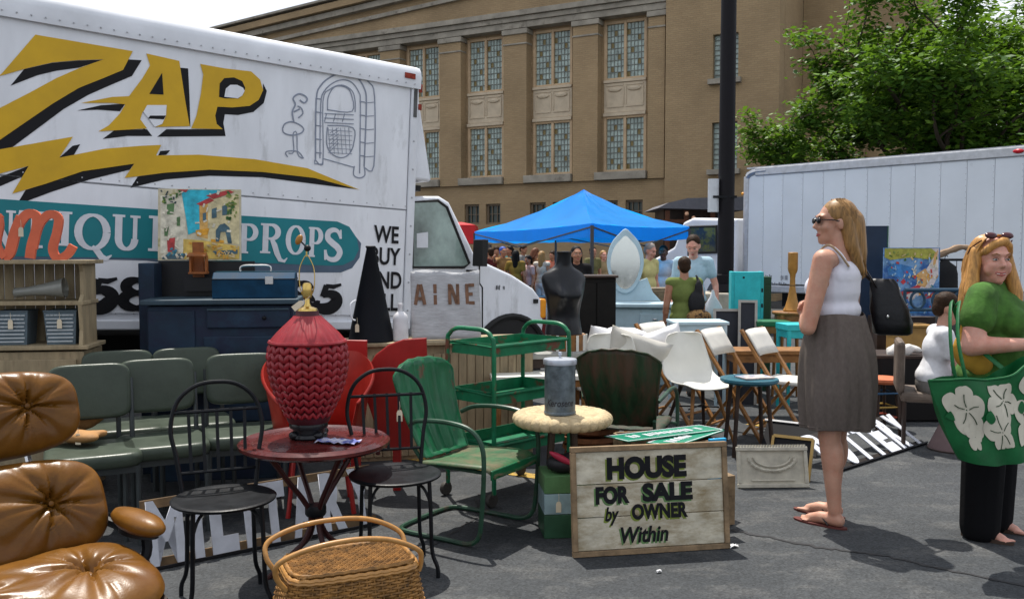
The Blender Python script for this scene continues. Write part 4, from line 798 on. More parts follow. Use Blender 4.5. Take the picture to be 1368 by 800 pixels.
# ---------------------------------------------------------------- wicker stool and galvanised can
st = thing('wicker_stool', 'round pale wicker topped stool under the galvanised can', 'stool', spot(752, 4.85))
q = MB(); NC = 30; R = []
for k in range(NC * 6):
    a = 2 * pi * k / (NC * 6); g_ = 1.06 - .20 * (abs(cos(NC * a / 2)) ** 8); ring = []
    for j in range(12): t = 2 * pi * j / 12; ring.append(((.225 + .047 * cos(t) * g_) * cos(a), (.225 + .047 * cos(t) * g_) * sin(a), .59 + .036 * sin(t) * g_))
    R.append(ring)
q.loft(R, closed=True); q.build('woven_rim', mk('rush', (.46, .36, .21), .7, var=.22, scale=18, bump=.4, bscale=90), st, 50)
q = MB(); q.lathe([(.001, .57), (.21, .57), (.21, .622)] + [(.2 - .0167 * k, .622 + (.004 if k % 2 else 0)) for k in range(12)] + [(.001, .624)], 44); q.build('woven_top', MATS['rush'], st, 20)
for k in range(4):
    a = pi / 4 + pi / 2 * k; q = MB(); q.tube([(.08 * cos(a), .08 * sin(a), .57), (.12 * cos(a), .12 * sin(a), 0)], [.018, .013], 8); q.build('leg', mk('dark_stool_wood', (.05, .03, .02), .5), st)
q = MB(); q.tube([(.108 * cos(pi / 4 + pi / 2 * k), .108 * sin(pi / 4 + pi / 2 * k), .2) for k in range(4)], .009, 6, True); q.build('stretcher', MATS['dark_stool_wood'], st)
cn = thing('kerosene_can', 'galvanised lidded can with dark painted script on the wicker stool', 'can', at(748, 553, 4.80)); cn.location.z = .626
q = MB(); q.lathe([(.082, 0), (.086, .003), (.086, .012), (.083, .016), (.083, .27), (.086, .275), (.086, .283)], 36); q.build('drum', galv, cn, 30)
q = MB(); q.lathe([(.090, .268), (.091, .29), (.088, .296), (.03, .301), (.001, .302)], 36); q.lathe([(.006, .3), (.006, .315), (.012, .32), (.010, .332), (.001, .334)], 12); q.build('lid', mk('lid_zinc', (.42, .45, .5), .35, .6), cn, 30)
tm = text('can_lettering', 'Kerosene', .052, mk('faded_black', (.03, .03, .035), .7), None, Matrix(), .0005, .0008, .2, .8)
for v in tm.data.vertices:
    a = v.co.x * .8 / .085 - pi / 2 - .05; h = v.co.y; v.co = ((.0838 + v.co.z * .3) * cos(a), (.0838 + v.co.z * .3) * sin(a), .05 + h)
tm.matrix_local = Matrix(); tm.parent = cn

# ---------------------------------------------------------------- HOUSE FOR SALE sign
A_, B_ = gnd(765, 744), gnd(974, 731); rz = atan2((B_ - A_).y, (B_ - A_).x); SW = (B_ - A_).length; SH = .535
hs = thing('for_sale_sign', 'old white wooden sign with black and green HOUSE FOR SALE lettering', 'sign', (A_ + B_) / 2); hs.rotation_euler = (radians(-7), 0, rz)
fb = .026; bh = (SH - 2 * fb) / 3
for k in range(3):
    q = MB(); q.box((0, 0, fb + bh * (k + .5)), (SW - 2 * fb, .016, bh - .004)); q.build('plank', signwhite, hs, 0, bevel=.0025)
for z in (fb / 2, SH - fb / 2): q = MB(); q.box((0, -.003, z), (SW, .036, fb)); q.build('frame_rail', oldwood, hs, 0, bevel=.003)
for s in (-1, 1): q = MB(); q.box((s * (SW / 2 - fb / 2), -.003, SH / 2), (fb, .033, SH - 2 * fb - .002)); q.build('frame_rail', oldwood, hs, 0, bevel=.003)
sgreen = mk('sign_green', (.15, .19, .03), .7, var=.3); sblack = mk('sign_black', (.008, .008, .010), .8, var=.3, spec=.2, col2=(.12, .11, .09), thr=.70, scale2=30)
def sgn(body, x0, x1, z0, z1, shear=0, bold=.006, g2=None):     # x from left 0..1, z from bottom 0..1
    for nm, mt, ox, oz, oy in (('lettering_shade', g2 or sgreen, -.008, -.008, -.0086), ('lettering', sblack, 0, 0, -.0093)):
        t = text(nm, body, .1, mt, hs, Matrix(), .0002, bold, shear); me = t.data; X = [v.co.x for v in me.vertices]; Yv = [v.co.y for v in me.vertices]; a, c, e, f = min(X), max(X), min(Yv), max(Yv)
        sx = (x1 - x0) * SW / (c - a); sy = (z1 - z0) * SH / (f - e)
        for v in me.vertices: v.co.x = (v.co.x - a) * sx; v.co.y = (v.co.y - e) * sy
        t.matrix_local = T(-SW / 2 + x0 * SW + ox, oy, z0 * SH + oz) @ XZ
lg = mk('sign_leaf_green', (.09, .17, .06), .7, var=.3)
sgn('HOUSE', .225, .735, .685, .895); sgn('FOR', .15, .365, .465, .63, 0, .006, lg); sgn('SALE', .445, .77, .47, .645, 0, .006, lg); sgn('by', .205, .295, .27, .44, .25, .003); sgn('OWNER', .375, .735, .31, .455, 0, .005); sgn('Within', .30, .605, .10, .25, .2, .003, lg)

# ---------------------------------------------------------------- boxes behind the sign, street sign
bx = thing('paint_box', 'small green and pale blue banded box beside the sale sign', 'box', spot(747, 4.62), radians(6))
for z0, z1, c in ((0, .125, (.02, .07, .035)), (.127, .235, (.22, .31, .33)), (.237, .33, (.07, .16, .06))):
    q = MB(); q.box((.06, .12, (z0 + z1) / 2), (.27, .24, z1 - z0)); q.build('box_band', mk('band%d' % int(z0 * 1000), c, .5, var=.2), bx, 0, bevel=.004)
paper_tag(bx, T(.0, -.004, .14) @ Rx(pi / 2))
bg_ = thing('handbag', 'black and crimson soft bag lying on the green banded box', 'bag', spot(752, 4.70)); bg_.location.z = .333
q = MB(); q.ell((0, 0, .045), (.09, .07, .05)); q.ell((.05, .0, .06), (.06, .05, .05)); skin_obj('bag_body', q, mk('bag_black', (.012, .011, .013), .5), bg_, .01, 3)
q = MB(); q.ell((-.01, -.055, .085), (.07, .02, .018), rot=Matrix.Rotation(.5, 3, 'Y')); q.build('crimson_flap', mk('crimson', (.35, .02, .05), .5), bg_)
cra = thing('wooden_crate', 'rough wooden crate under the green street signs behind the sale sign', 'crate', spot(890, 5.02), radians(12))
for k in range(4):
    for s in (-1, 1):
        q = MB(); q.box((0, s * .16, .06 + .115 * k), (.48, .014, .105)); q.build('slat', oldwood, cra, 0, bevel=.003)
        q = MB(); q.box((s * .248, 0, .06 + .115 * k), (.014, .30, .105)); q.build('slat', oldwood, cra, 0, bevel=.003)
ssg = mk('street_sign_green', (.012, .19, .115), .35, var=.15)
def street_sign(label, uv, Y, body, dz=0):
    P_ = [at(u, v, y) for (u, v), y in zip(uv, Y)]; P_ = [P_[3], P_[2], P_[1], P_[0]]; o = (P_[0] + P_[2]) / 2; X = (P_[1] - P_[0]).normalized(); Yd = (P_[3] - P_[0]); L = (P_[1] - P_[0]).length; W = Yd.length; Yd = (Yd - X * Yd.dot(X)).normalized(); 
    t = thing('street_sign', label, 'sign', o, 0, 'green street signs'); M_ = frame((0, 0, 0), X, Yd); q = MB(); q.box((0, 0, 0), (L, W, .003), 0, M_); q.build('plate', ssg, t, 0)
    q = MB(); 
    for s in (-1, 1): q.box((0, s * (W / 2 - .008), .0025), (L - .02, .006, .001), 0, M_)
    for s in (-1, 1): q.box((s * (L / 2 - .008), 0, .0025), (.006, W - .012, .001), 0, M_)
    q.build('border', offw, t, 0)
    smudged_print('sign_lettering', t, M_ @ T(0, -W * .2, .003), L * .75, W * .4, body, offw, body)
street_sign('upper green street sign lying across the crate behind the sale sign', [(806, 581), (935, 569), (966, 572), (838, 588)], [4.92, 5.25, 5.12, 4.75], 14)
street_sign('lower green street sign lying at an angle on the crate', [(868, 590), (930, 571), (967, 575), (903, 596)], [4.80, 5.20, 5.10, 4.66], 9)
cv = thing('painted_canvas', 'small blue painted canvas edge standing behind the sale sign', 'painting', at(958, 600, 4.75), radians(20)); cv.location.z = 0.28
q = MB(); q.box((0, 0, .11), (.10, .02, .22)); q.build('canvas', mk('blue_canvas', (.02, .30, .55), .6, col2=(.5, .05, .12), thr=.62, scale2=7), cv, 0)
q = MB(); q.box((0, .2, -.14), (.3, .3, .27)); q.build('support_block', oldwood, cv, 0)
# carved white panel with frame behind
cp = thing('carved_panel', 'white carved wooden panel leaning low on the ground left of the standing woman', 'panel', gnd(1033, 651), radians(2)); cp.rotation_euler = (radians(-14), 0, radians(2))
cwhite = mk('chalk_white', (.55, .52, .43), .7, var=.2, scale=12); w, h = .45, .255
q = MB(); q.box((0, 0, h / 2), (w, .012, h)); q.build('board', cwhite, cp, 0, bevel=.003)
for z in (.012, h - .012): q = MB(); q.box((0, -.012, z), (w + .01, .02, .026)); q.build('moulding', cwhite, cp, 0, bevel=.004)
for s in (-1, 1): q = MB(); q.box((s * (w / 2 - .01), -.012, h / 2), (.024, .018, h - .052)); q.build('moulding', cwhite, cp, 0, bevel=.004)
q = MB(); P_ = arc(0, .19, .15, .085, 180, 360, 24); q.tube([(x, -.012, z) for x, z in P_], .010, 6); q.tube([(x * .8, -.011, .19 + (z - .19) * .7) for x, z in P_], .007, 6)
for k in range(11): x, z = P_[2 + 2 * k]; q.ell((x, -.014, z), (.014, .008, .012), 7, 5)
q.tube([(-.14, -.008, .045), (.14, -.008, .045)], .006, 6); q.build('carved_garland', cwhite, cp, 50)
q = MB()
for k in range(24): q.box((-.21 + .0183 * k, -.014, h + .008), (.011, .014, .012))
q.build('dentils', cwhite, cp, 0)['kind'] = 'stuff'
pf = thing('picture_frame', 'dark backed frame with a gilt edge leaning behind the carved panel', 'frame', gnd(1085, 649) + Vector((0, .1, 0)), radians(-28)); pf.rotation_euler = (radians(-24), 0, radians(-32))
q = MB(); q.box((-.12, 0, .14), (.26, .012, .28)); q.build('backing', black, pf, 0)
for a, c in (((-.25, 0), (.01, 0)), ((-.25, .28), (.01, .28)), ((-.25, 0), (-.25, .28)), ((.01, 0), (.01, .28))): q = MB(); q.bar((a[0], -.008, a[1]), (c[0], -.008, c[1]), .018, .02); q.build('frame_rail', mk('gilt', (.30, .2, .07), .45, .3), pf, 0)
wf = thing('window_sash', 'white painted sash with a dark face lying behind the carved panel', 'sash', gnd(1052, 607), radians(-28)); wf.rotation_euler = (radians(-38), 0, radians(-36))
q = MB(); q.box((0, 0, .13), (.42, .012, .25)); q.build('backing', black, wf, 0)
q = MB(); q.box((0, -.002, .262), (.46, .024, .014)); q.build('rail', mk('gloss_white', (.7, .7, .7), .4), wf, 0)

# ---------------------------------------------------------------- cut-out letter signs
def letter_sign(name, label, p0, p1, body, h, lean, frame_mat, bold=.010):
    d = p1 - p0; L = d.length; r = thing(name, label, 'sign', p0); r.rotation_euler = (-lean, 0, atan2(d.y, d.x)); n = len(body); wts = [.55 if c == 'I' else 1.25 if c == 'M' else 1 for c in body]; tot = sum(wts); x = 0
    for ch, wt in zip(body, wts):
        w = L * wt / tot; t = text('letter', ch, .1, letterw, r, Matrix(), .004, .0065 if ch not in 'M' else .004); me = t.data; X = [v.co.x for v in me.vertices]; Yv = [v.co.y for v in me.vertices]; a, c, e, f = min(X), max(X), min(Yv), max(Yv)
        ww = w * (.80 if ch != 'I' else .5)
        for v in me.vertices: v.co.x = (v.co.x - a) / (c - a) * ww; v.co.y = (v.co.y - e) / (f - e) * (h - .02)
        t.matrix_local = T(x + (w - ww) / 2, -.012, .014) @ XZ; x += w
    for z, mt in ((.03, frame_mat), (h - .02, frame_mat)): q = MB(); q.box((L / 2, .006, z), (L, .016, .045)); q.build('rail', mt, r, 0, bevel=.003)
    q = MB(); q.box((L / 2, -.006, .006), (L + .01, .03, .012)); q.build('bottom_edge', black, r, 0)
    return r
dm = mk('rail_brown', (.16, .10, .05), .7, var=.4)
g0, g1 = gnd(221, 758), gnd(497, 701); dd = (g1 - g0).normalized()
letter_sign('letter_sign', 'white cut-out letters spelling MILITARY standing behind the black chairs', g0 - dd * .09, g0 + dd * 1.13, 'MILITARY', .325, radians(14), dm)
g0, g1 = gnd(1148, 622), gnd(1238, 593); dd = (g1 - g0).normalized()
letter_sign('letter_sign', 'white cut-out letters spelling POTTERY propped on the asphalt between the two women', g0 - dd * .30, g1, 'POTTERY', .36, radians(58), mk('rail_black', (.02, .015, .012), .6))

# ---------------------------------------------------------------- grey-green vinyl side chairs
def vinyl_chair(label, loc, rz):
    c = thing('vinyl_chair', label, 'chair', loc, rz, 'grey green vinyl side chairs')
    def cushion(w, h, t, e=.35):
        q = MB(); R = []
        for i in range(9):
            a = -pi / 2 + pi * i / 8; f = cos(a) ** .35 if abs(cos(a)) > 1e-6 else 0; zz = t / 2 * sin(a); f = max(.9 if abs(zz) < t * .42 else .80, f * 1.0); f = .86 + .14 * cos(a) ** .6 if cos(a) > 1e-6 else .86
            R.append([(w / 2 * f * math.copysign(abs(cos(b)) ** e, cos(b)), h / 2 * f * math.copysign(abs(sin(b)) ** e, sin(b)), zz) for b in [2 * pi * k / 40 for k in range(40)]])
        return q.loft(R)
    q = cushion(.46, .46, .075); q.build('seat', vinyl, c, 60, M=T(0, -.02, .445))
    o = cushion(.41, .30, .055).build('backrest', vinyl, c, 60, M=T(0, .23, .74) @ Rx(radians(80)))
    for s in (-1, 1):
        q = MB(); q.tube(cr([(s * .205, .21, 0), (s * .205, .20, .40), (s * .205, .215, .60), (s * .205, .26, .80)], 4), .013, 8); q.build('back_post', greyleg, c)
        q = MB(); q.tube([(s * .205, -.22, 0), (s * .20, -.2, .41)], .013, 8); q.build('leg', greyleg, c)
        q = MB(); q.box((s * .2, 0, .395), (.02, .40, .03)); q.build('seat_rail', greyleg, c, 0)
    q = MB(); q.box((0, -.2, .392), (.40, .02, .035)); q.build('seat_rail', greyleg, c, 0)
    return c
v0 = vinyl_chair('grey vinyl side chair nearest the black bistro chair back', spot(212, 4.86), radians(27)); GV = 'grey green vinyl side chairs'
dup(v0, spot(118, 4.62), radians(27), 'grey vinyl side chair half hidden by the tan lounge headrest', GV)
dup(v0, spot(254, 5.45), radians(27), 'grey vinyl side chair furthest back before the navy cabinet', GV)
dup(v0, spot(324, 5.12), radians(20), 'grey vinyl side chair just left of the red woven lamp', GV)
dup(v0, spot(158, 5.28), radians(27), 'grey vinyl side chair in the back row beside the cream hutch', GV)
jb = thing('leather_jacket', 'tan leather jacket draped over the grey chairs behind the lounge headrest', 'jacket', spot(60, 4.72)); jb.location.z = .50
q = MB(); q.ell((0, .15, .16), (.26, .10, .16)); q.ell((-.1, 0, .06), (.2, .18, .07)); q.ell((.16, -.05, .03), (.16, .07, .035), rot=Matrix.Rotation(-.4, 3, 'Z')); q.ell((.1, .15, .26), (.14, .06, .06)); q.cap((.2, -.05, .03), (.30, -.02, .04), .03, .02)
skin_obj('hide', q, mk('suede_tan', (.33, .17, .06), .75, var=.3, scale=7, bump=.3, bscale=20), jb, .012, 3); paper_tag(jb, T(.21, -.12, .0) @ Rx(pi / 2))
# ================================================================ against the truck: hutch, navy cabinet, red steel, cream cabinet
def placed(u, Y): return spot(u, Y)
# hutch: right side post at column 110
h0 = spot(110, 5.45); ht = thing('hutch_shelf', 'cream beadboard hutch shelf holding two metal bins at the left edge', 'shelf', h0, radians(8))
zc = lambda v, Y=5.45: EYE - (v - 335) * Y / 1200 - h0.z
W_ = 1.1
zt_, zm, zb_ = zc(350), zc(405), zc(464)
for nm, z, dep, ov in (('top_board', zt_, .34, .03), ('shelf_board', zm, .30, 0), ('shelf_board', zb_, .36, .03)):
    q = MB(); q.box((-W_ / 2 + ov / 2, .15, z), (W_ + ov, dep, .024)); q.build(nm, creamwood, ht, 0, bevel=.004)
for x in (-.02, -W_):
    q = MB(); q.prism([(0, zb_), (.28, zb_), (.28, zt_), (.02, zt_), (.05, zt_ - .06), (.05, zm + .05), (0, zm), (.02, zb_ + .1)], -.011, .011, M=T(x, 0, 0) @ Matrix(((0, 0, 1, 0), (1, 0, 0, 0), (0, 1, 0, 0), (0, 0, 0, 1)))); q.build('side_board', creamwood, ht, 0)
for k in range(18): q = MB(); q.box((-.05 - k * .06, .295, (zt_ + zb_) / 2), (.056, .012, zt_ - zb_ - .02)); q.build('beadboard', creamwood, ht, 0, bevel=.003)
q = MB(); q.box((-W_ / 2, .17, zb_ / 2 - .01), (W_, .36, zb_ - .03)); q.build('base_cupboard', creamwood, ht, 0, bevel=.004)
for k in (0, 1): q = MB(); q.box((-.28 - k * .53, -.018, zb_ / 2), (.48, .012, zb_ - .14)); q.build('cupboard_door', creamwood, ht, 0, bevel=.004)
def bin_(label, x):
    b = thing('metal_bin', label, 'bin', ht.matrix_basis @ Vector((x, .13, zb_ + .013)), radians(8), 'perforated metal bins'); w, d, h = .19, .17, .205; R = []
    q = MB(); q.box((0, 0, h / 2), (w * .86, d * .86, h), taper=1.16); q.build('bin_body', mk('bin_blue_grey', (.10, .135, .16), .5, .3, var=.2), b, 0)
    q = MB(); n = 0
    for r in range(8):
        for c in range(7):
            z = .02 + r * .023; t = (z / h); x_ = (-.5 + (c + .5 + .25 * (r % 2)) / 7.5) * w * (.86 + .14 * t) * .93; q.box((x_, -(d * .43 + d * .07 * t) - .003, z), (.021, .006, .009))
    q.build('slotted_face', mk('bin_light', (.38, .42, .44), .5), b, 0)['kind'] = 'stuff'
    q = MB(); w2 = w * 1.0; q.tube([(-w2 / 2, -d / 2, h), (w2 / 2, -d / 2, h), (w2 / 2, d / 2, h), (-w2 / 2, d / 2, h)], .006, 6, True); q.build('rim', MATS['bin_blue_grey'], b); paper_tag(b, T(-.0, -d / 2 - .012, .1) @ Rx(pi / 2))
bin_('blue grey perforated bin on the hutch shelf beside its right post', -.15); bin_('blue grey perforated bin on the hutch shelf at the frame edge', -.43)
gv = thing('glass_vase', 'clear glass vase lying on its side on the hutch middle shelf', 'vase', ht.matrix_basis @ Vector((-.30, .12, zm + .075)), radians(8))
q = MB(); q.lathe([(.02, -.14), (.03, -.13), (.028, -.05), (.04, .05), (.062, .16), (.060, .16), (.037, .05), (.024, -.05), (.02, -.12)], 22, M=Ry(radians(84))); q.build('glass_body', mk('clear_glass', (.45, .46, .42), .08, var=.1, trans=.6), gv, 50)
om = thing('script_letters', 'orange wooden script letters standing on top of the cream hutch', 'letters', ht.matrix_basis @ Vector((-.05, .04, zt_ + .013)), radians(8)); orange = mk('orange_paint', (.62, .13, .06), .45, var=.12)
sc_ = 5.45 / 1200; q = MB()
def st_(P, w, h1=.0): ribbon(q, [(p.x, p.y) for p in cr([((u - 100) * sc_, (345 - v) * sc_, 0) for u, v in P], 5)], w, -.012 + h1, .012 + h1, 0, XZ)
for P, w, h1 in (([(10, 342), (18, 335), (25, 310), (34, 288)], .06, 0), ([(31, 296), (42, 284), (53, 288), (52, 305), (46, 325), (43, 343)], .055, .001), ([(47, 330), (55, 300), (68, 285), (80, 289), (78, 308), (72, 330), (78, 343), (90, 338), (98, 326)], .05, .002), ([(-30, 343), (-14, 335), (-4, 300), (6, 284)], .06, 0), ([(-5, 300), (4, 286), (7, 300), (3, 325), (12, 342)], .04, .003)): st_(P, w, h1)
q.build('letter_body', orange, om, 0); paper_tag(om, T(-.30, -.02, .14) @ Rx(pi / 2))

# navy cabinet with raised back
N0 = spot(288, 5.85); nv = thing('navy_cabinet', 'dark navy painted cabinet with a raised back and drawer by the truck', 'cabinet', N0, radians(9)); zn = lambda v, Y=5.85: EYE - (v - 335) * Y / 1200 - N0.z
xk = lambda u, Y=5.85: (u - 288) * Y / 1200
x0, x1 = xk(196), xk(394); zt2 = zn(400); mid = xk(268)
q = MB(); q.box(((x0 + x1) / 2, .20, (zt2 - .04) / 2), (x1 - x0 - .05, .46, zt2 - .04)); q.build('carcass', navy, nv, 0, bevel=.006)
q = MB(); q.box(((x0 + x1) / 2, .19, zt2 - .015), (x1 - x0 + .02, .52, .035)); q.build('counter_top', navytop, nv, 0, bevel=.008)
q = MB(); q.box(((mid + x1) / 2, -.04, zt2 - .12), (x1 - mid - .09, .022, .13)); dr = q.build('drawer', navy, nv, 0, bevel=.008)
q = MB(); q.box(((mid + x1) / 2, -.056, zt2 - .062), (x1 - mid - .1, .012, .012)); q.build('drawer_lip', navytop, dr, 0); q = MB(); q.ell(((mid + x1) / 2 + .1, -.06, zt2 - .12), (.014, .012, .014)); q.build('knob', blackmetal, dr)
q = MB(); q.box(((mid + x1) / 2, -.034, zt2 - .52), (x1 - mid - .04, .014, .56)); q.build('door_panel', navy, nv, 0, bevel=.008); q = MB(); q.box(((mid + x0) / 2, -.034, zt2 - .4), (mid - x0 - .06, .014, .66)); q.build('door_panel', navy, nv, 0, bevel=.008)
q = MB(); q.box((xk(190), .33, (zn(352)) / 2), (.10, .26, zn(352))); q.build('end_post', navy, nv, 0, bevel=.006)
q = MB(); q.box((xk(262), .44, (zn(350) + zt2) / 2), (xk(330) - xk(198), .03, zn(350) - zt2)); q.build('back_board', mk('black_glass', (.008, .008, .010), .35), nv, 0)
# objects on the cabinet
def on_nv(x, y, z): return nv.matrix_basis @ Vector((x, y, z))
pt = thing('village_painting', 'colourful canvas painting of a white walled village street on the navy cabinet', 'painting', on_nv(xk(253), .42, zn(349)), radians(9)); pt.rotation_euler = (radians(-6), 0, radians(9))
pw_, ph = (308 - 197) * 5.85 / 1200 * 1.02, (349 - 247) * 5.85 / 1200
q = MB(); q.box((0, 0, ph / 2), (pw_, .025, ph)); q.build('canvas', mk('canvas_cream', (.55, .50, .36), .7, var=.25, scale=9, col2=(.30, .28, .12), thr=.58, scale2=9, bump=.3), pt, 0)
def dabs(parent, polys, col, h, nm, jit=0):
    q = MB()
    for P in polys: q.prism([((x - .5) * pw_ * .98, y * ph) for x, y in P], h - .001, h, 0, XZ)
    o = q.build(nm, mk(nm + '_c', col, .6, var=.3, scale=18, bump=.4, bscale=40), parent, 0); o.location.y = -.012; o['kind'] = 'stuff'; return o
def flecks(parent, n, seed, pick):
    rn = random.Random(seed); groups = {}
    for k in range(n):
        x, y = rn.uniform(.03, .97), rn.uniform(.03, .97); c = pick(x, y, rn)
        if c is None: continue
        a = rn.uniform(0, pi); l, w = rn.uniform(.012, .04), rn.uniform(.006, .016); dx, dy = cos(a) * l, sin(a) * l; ex, ey = -sin(a) * w, cos(a) * w; cl_ = lambda t: min(.985, max(.015, t))
        groups.setdefault(c, []).append([(cl_(x + dx + ex), cl_(y + dy + ey)), (cl_(x - dx + ex), cl_(y - dy + ey)), (cl_(x - dx - ex), cl_(y - dy - ey)), (cl_(x + dx - ex), cl_(y + dy - ey))])
    for i, (c, P) in enumerate(groups.items()): dabs(parent, P, c, .0075 + .0006 * i, 'brush_strokes_%d%d%d' % tuple(int(q_ * 99) for q_ in c))
dabs(pt, [[(.02, .9), (.28, .93), (.35, .36), (.31, .12), (.02, .10)]], (.62, .59, .47), .002, 'painted_left_wall')
dabs(pt, [[(.27, .99), (.76, .99), (.62, .86), (.49, .80), (.50, .42), (.36, .36), (.33, .6)]], (.03, .40, .52), .003, 'painted_sky')
dabs(pt, [[(.5, .79), (.64, .85), (.99, .93), (.99, .22), (.52, .28)]], (.60, .52, .30), .0025, 'painted_right_wall')
dabs(pt, [[(.5, .79), (.60, .83), (.60, .30), (.5, .33)]], (.58, .34, .10), .0035, 'painted_lit_wall')
dabs(pt, [[(.46, .79), (.62, .88), (.68, .84), (.53, .76)], [(.58, .91), (.86, .99), (.93, .96), (.67, .86)], [(.22, .99), (.36, .99), (.33, .95)], [(.10, .30), (.2, .32), (.19, .12), (.11, .12)]], (.42, .05, .05), .0045, 'painted_roof')
dabs(pt, [[(.10, .78), (.19, .80), (.18, .64), (.10, .64)], [(.22, .60), (.26, .61), (.26, .48), (.22, .48)], [(.07, .46), (.12, .47), (.11, .34), (.07, .34)]], (.10, .20, .08), .005, 'painted_shutter')
dabs(pt, [[(.30, .30), (.52, .28), (.99, .20), (.99, .02), (.30, .02)]], (.60, .42, .10), .004, 'painted_street')
dabs(pt, [[(.45, .42), (.62, .45), (.60, .36), (.47, .34)], [(.64, .30), (.8, .28), (.8, .24), (.64, .26)]], (.62, .30, .03), .0055, 'painted_awning')
dabs(pt, [[(.70, .42), (.75, .50), (.81, .52), (.87, .46), (.90, .24), (.85, .24), (.82, .40), (.76, .40), (.74, .26), (.70, .26)], [(.65, .72), (.71, .74), (.71, .60), (.65, .59)], [(.78, .76), (.84, .78), (.84, .64), (.78, .63)], [(.54, .66), (.58, .67), (.58, .55), (.54, .54)], [(.06, .08), (.34, .10), (.3, .02), (.04, .02)], [(.66, .13), (.97, .15), (.97, .09), (.7, .08)]], (.06, .12, .15), .006, 'painted_shadow')
G1_, G2_, W1_, W2_, R1_, O1_, B1_, K1_ = (.04, .12, .03), (.20, .26, .06), (.66, .62, .50), (.55, .42, .22), (.48, .05, .04), (.60, .30, .04), (.05, .22, .30), (.03, .05, .06)
def pk1(x, y, r):
    if y > .80 and x < .27: return r.choice((G1_, G1_, G2_, K1_))
    if x > .84 and y > .58: return r.choice((G1_, G2_, G2_))
    if y < .24 and x > .35: return r.choice((O1_, W2_, None, None))
    if y < .16: return r.choice((B1_, W1_, None))
    return W1_ if r.random() < .10 else None
flecks(pt, 420, 4, pk1)
sg = thing('wall_pocket', 'small brown wooden wall pocket standing before the village painting', 'wooden box', on_nv(xk(254), .28, zn(372)), radians(9)); ow = mk('orange_pine', (.27, .085, .02), .45, var=.3, scale=14)
q = MB(); q.box((0, .05, .12), (.075, .012, .24)); q.build('back_board', ow, sg, 0, bevel=.004)
q = MB(); q.box((0.01, 0, .03), (.12, .10, .014)); q.build('shelf', ow, sg, 0, bevel=.003); q = MB(); q.box((0.01, -.01, .16), (.12, .08, .012), M=Rx(.25)); q.build('slanted_lid', ow, sg, 0, bevel=.003)
for s in (-1, 1): q = MB(); q.box((s * .05 + .01, .01, .09), (.012, .07, .12)); q.build('side', ow, sg, 0)
q = MB(); q.box((0, .1, -.05), (.2, .1, .09)); q.build('foot_block', mk('black_glass', (.008, .008, .010), .35), sg, 0)
tx = thing('tool_box', 'blue steel tool box with a chrome handle on the navy cabinet', 'tool box', on_nv(xk(336), .16, zt2 + .003), radians(9)); tb_ = mk('tool_blue', (.006, .040, .085), .65, spec=.12, var=.3, scale=7, col2=(.03, .02, .02), thr=.72); tw, th = (392 - 280) * 5.7 / 1200, .17
q = MB(); q.prism([(-.12, 0), (.12, 0), (.12, th * .74), (.06, th), (-.06, th), (-.12, th * .74)], -tw / 2, tw / 2, M=Rz(0) @ Matrix(((0, 0, 1, 0), (1, 0, 0, 0), (0, 1, 0, 0), (0, 0, 0, 1)))); q.build('case', tb_, tx, 0, bevel=.006)
q = MB(); q.box((0, 0, th * .745), (tw + .004, .245, .006)); q.build('lid_seam', black, tx, 0); q = MB(); q.box((0, 0, th + .003), (tw - .02, .10, .004)); q.build('lid_panel', mk('tool_teal', (.008, .06, .09), .7, spec=.12), tx, 0)
q = MB(); q.tube(cr([(-.1, 0, th), (-.09, 0, th + .04), (0, 0, th + .045), (.09, 0, th + .04), (.1, 0, th)], 5), .007, 8); q.build('handle', MATS['chrome'], tx); q = MB(); q.box((.1, -.122, th * .7), (.05, .01, .05)); q.build('latch', MATS['chrome'], tx, 0)

# cream cabinet with megaphone, bottle, canvas panel
K0 = spot(600, 6.45); ck = thing('cream_cabinet', 'low cream beadboard cabinet under the black megaphone and green cart', 'cabinet', K0, radians(14)); zk = EYE - (456 - 335) * 6.45 / 1200 - K0.z
q = MB(); q.box((-.05, .22, zk / 2 - .012), (1.36, .40, zk - .03)); q.build('carcass', creamwood, ck, 0)
q = MB(); q.box((-.05, .20, zk - .012), (1.42, .48, .024)); q.build('top_board', creamwood, ck, 0, bevel=.004)
for k in range(22): q = MB(); q.box((-.70 + .0615 * k, .014, zk / 2 - .03), (.057, .014, zk - .12)); q.build('beadboard', creamwood, ck, 0, bevel=.004)
on_ck = lambda u, v_y: ck.matrix_basis @ Vector(((u - 600) * 6.45 / 1200, v_y, zk + .001))
mg = thing('megaphone', 'tall black cone megaphone standing on the cream cabinet', 'megaphone', on_ck(499, .16)); sc2 = 6.4 / 1200
q = MB(); q.lathe([(.165, 0), (.168, .006), (.163, .02), (.030, .665), (.038, .68), (.03, .685), (.026, .66)], 32); q.build('cone', mk('megaphone_black', (.004, .005, .008), .6, spec=.15, var=.2), mg, 40); q = MB(); q.tube(cr([(-.09, -.115, .30), (-.12, -.16, .27), (-.11, -.175, .18), (-.09, -.155, .16)], 4), .006, 6); q.build('handle', offw, mg); paper_tag(mg, T(-.07, -.19, .08) @ Rx(pi / 2))
bt = thing('white_bottle', 'white metal bottle standing beside the megaphone', 'bottle', on_ck(537, .10)); q = MB(); q.lathe([(.05, 0), (.056, .006), (.056, .15), (.05, .185), (.03, .205), (.016, .215), (.016, .25), (.02, .252), (.02, .27), (.001, .272)], 24); q.build('flask', mk('bottle_white', (.62, .62, .64), .35), bt, 40)
mn = thing('canvas_panel', 'white canvas panel with brown stencilled letters before the truck door', 'panel', on_ck(600, .12)); mn.rotation_euler = (radians(-9), 0, radians(14)); mw, mh = .51, .50
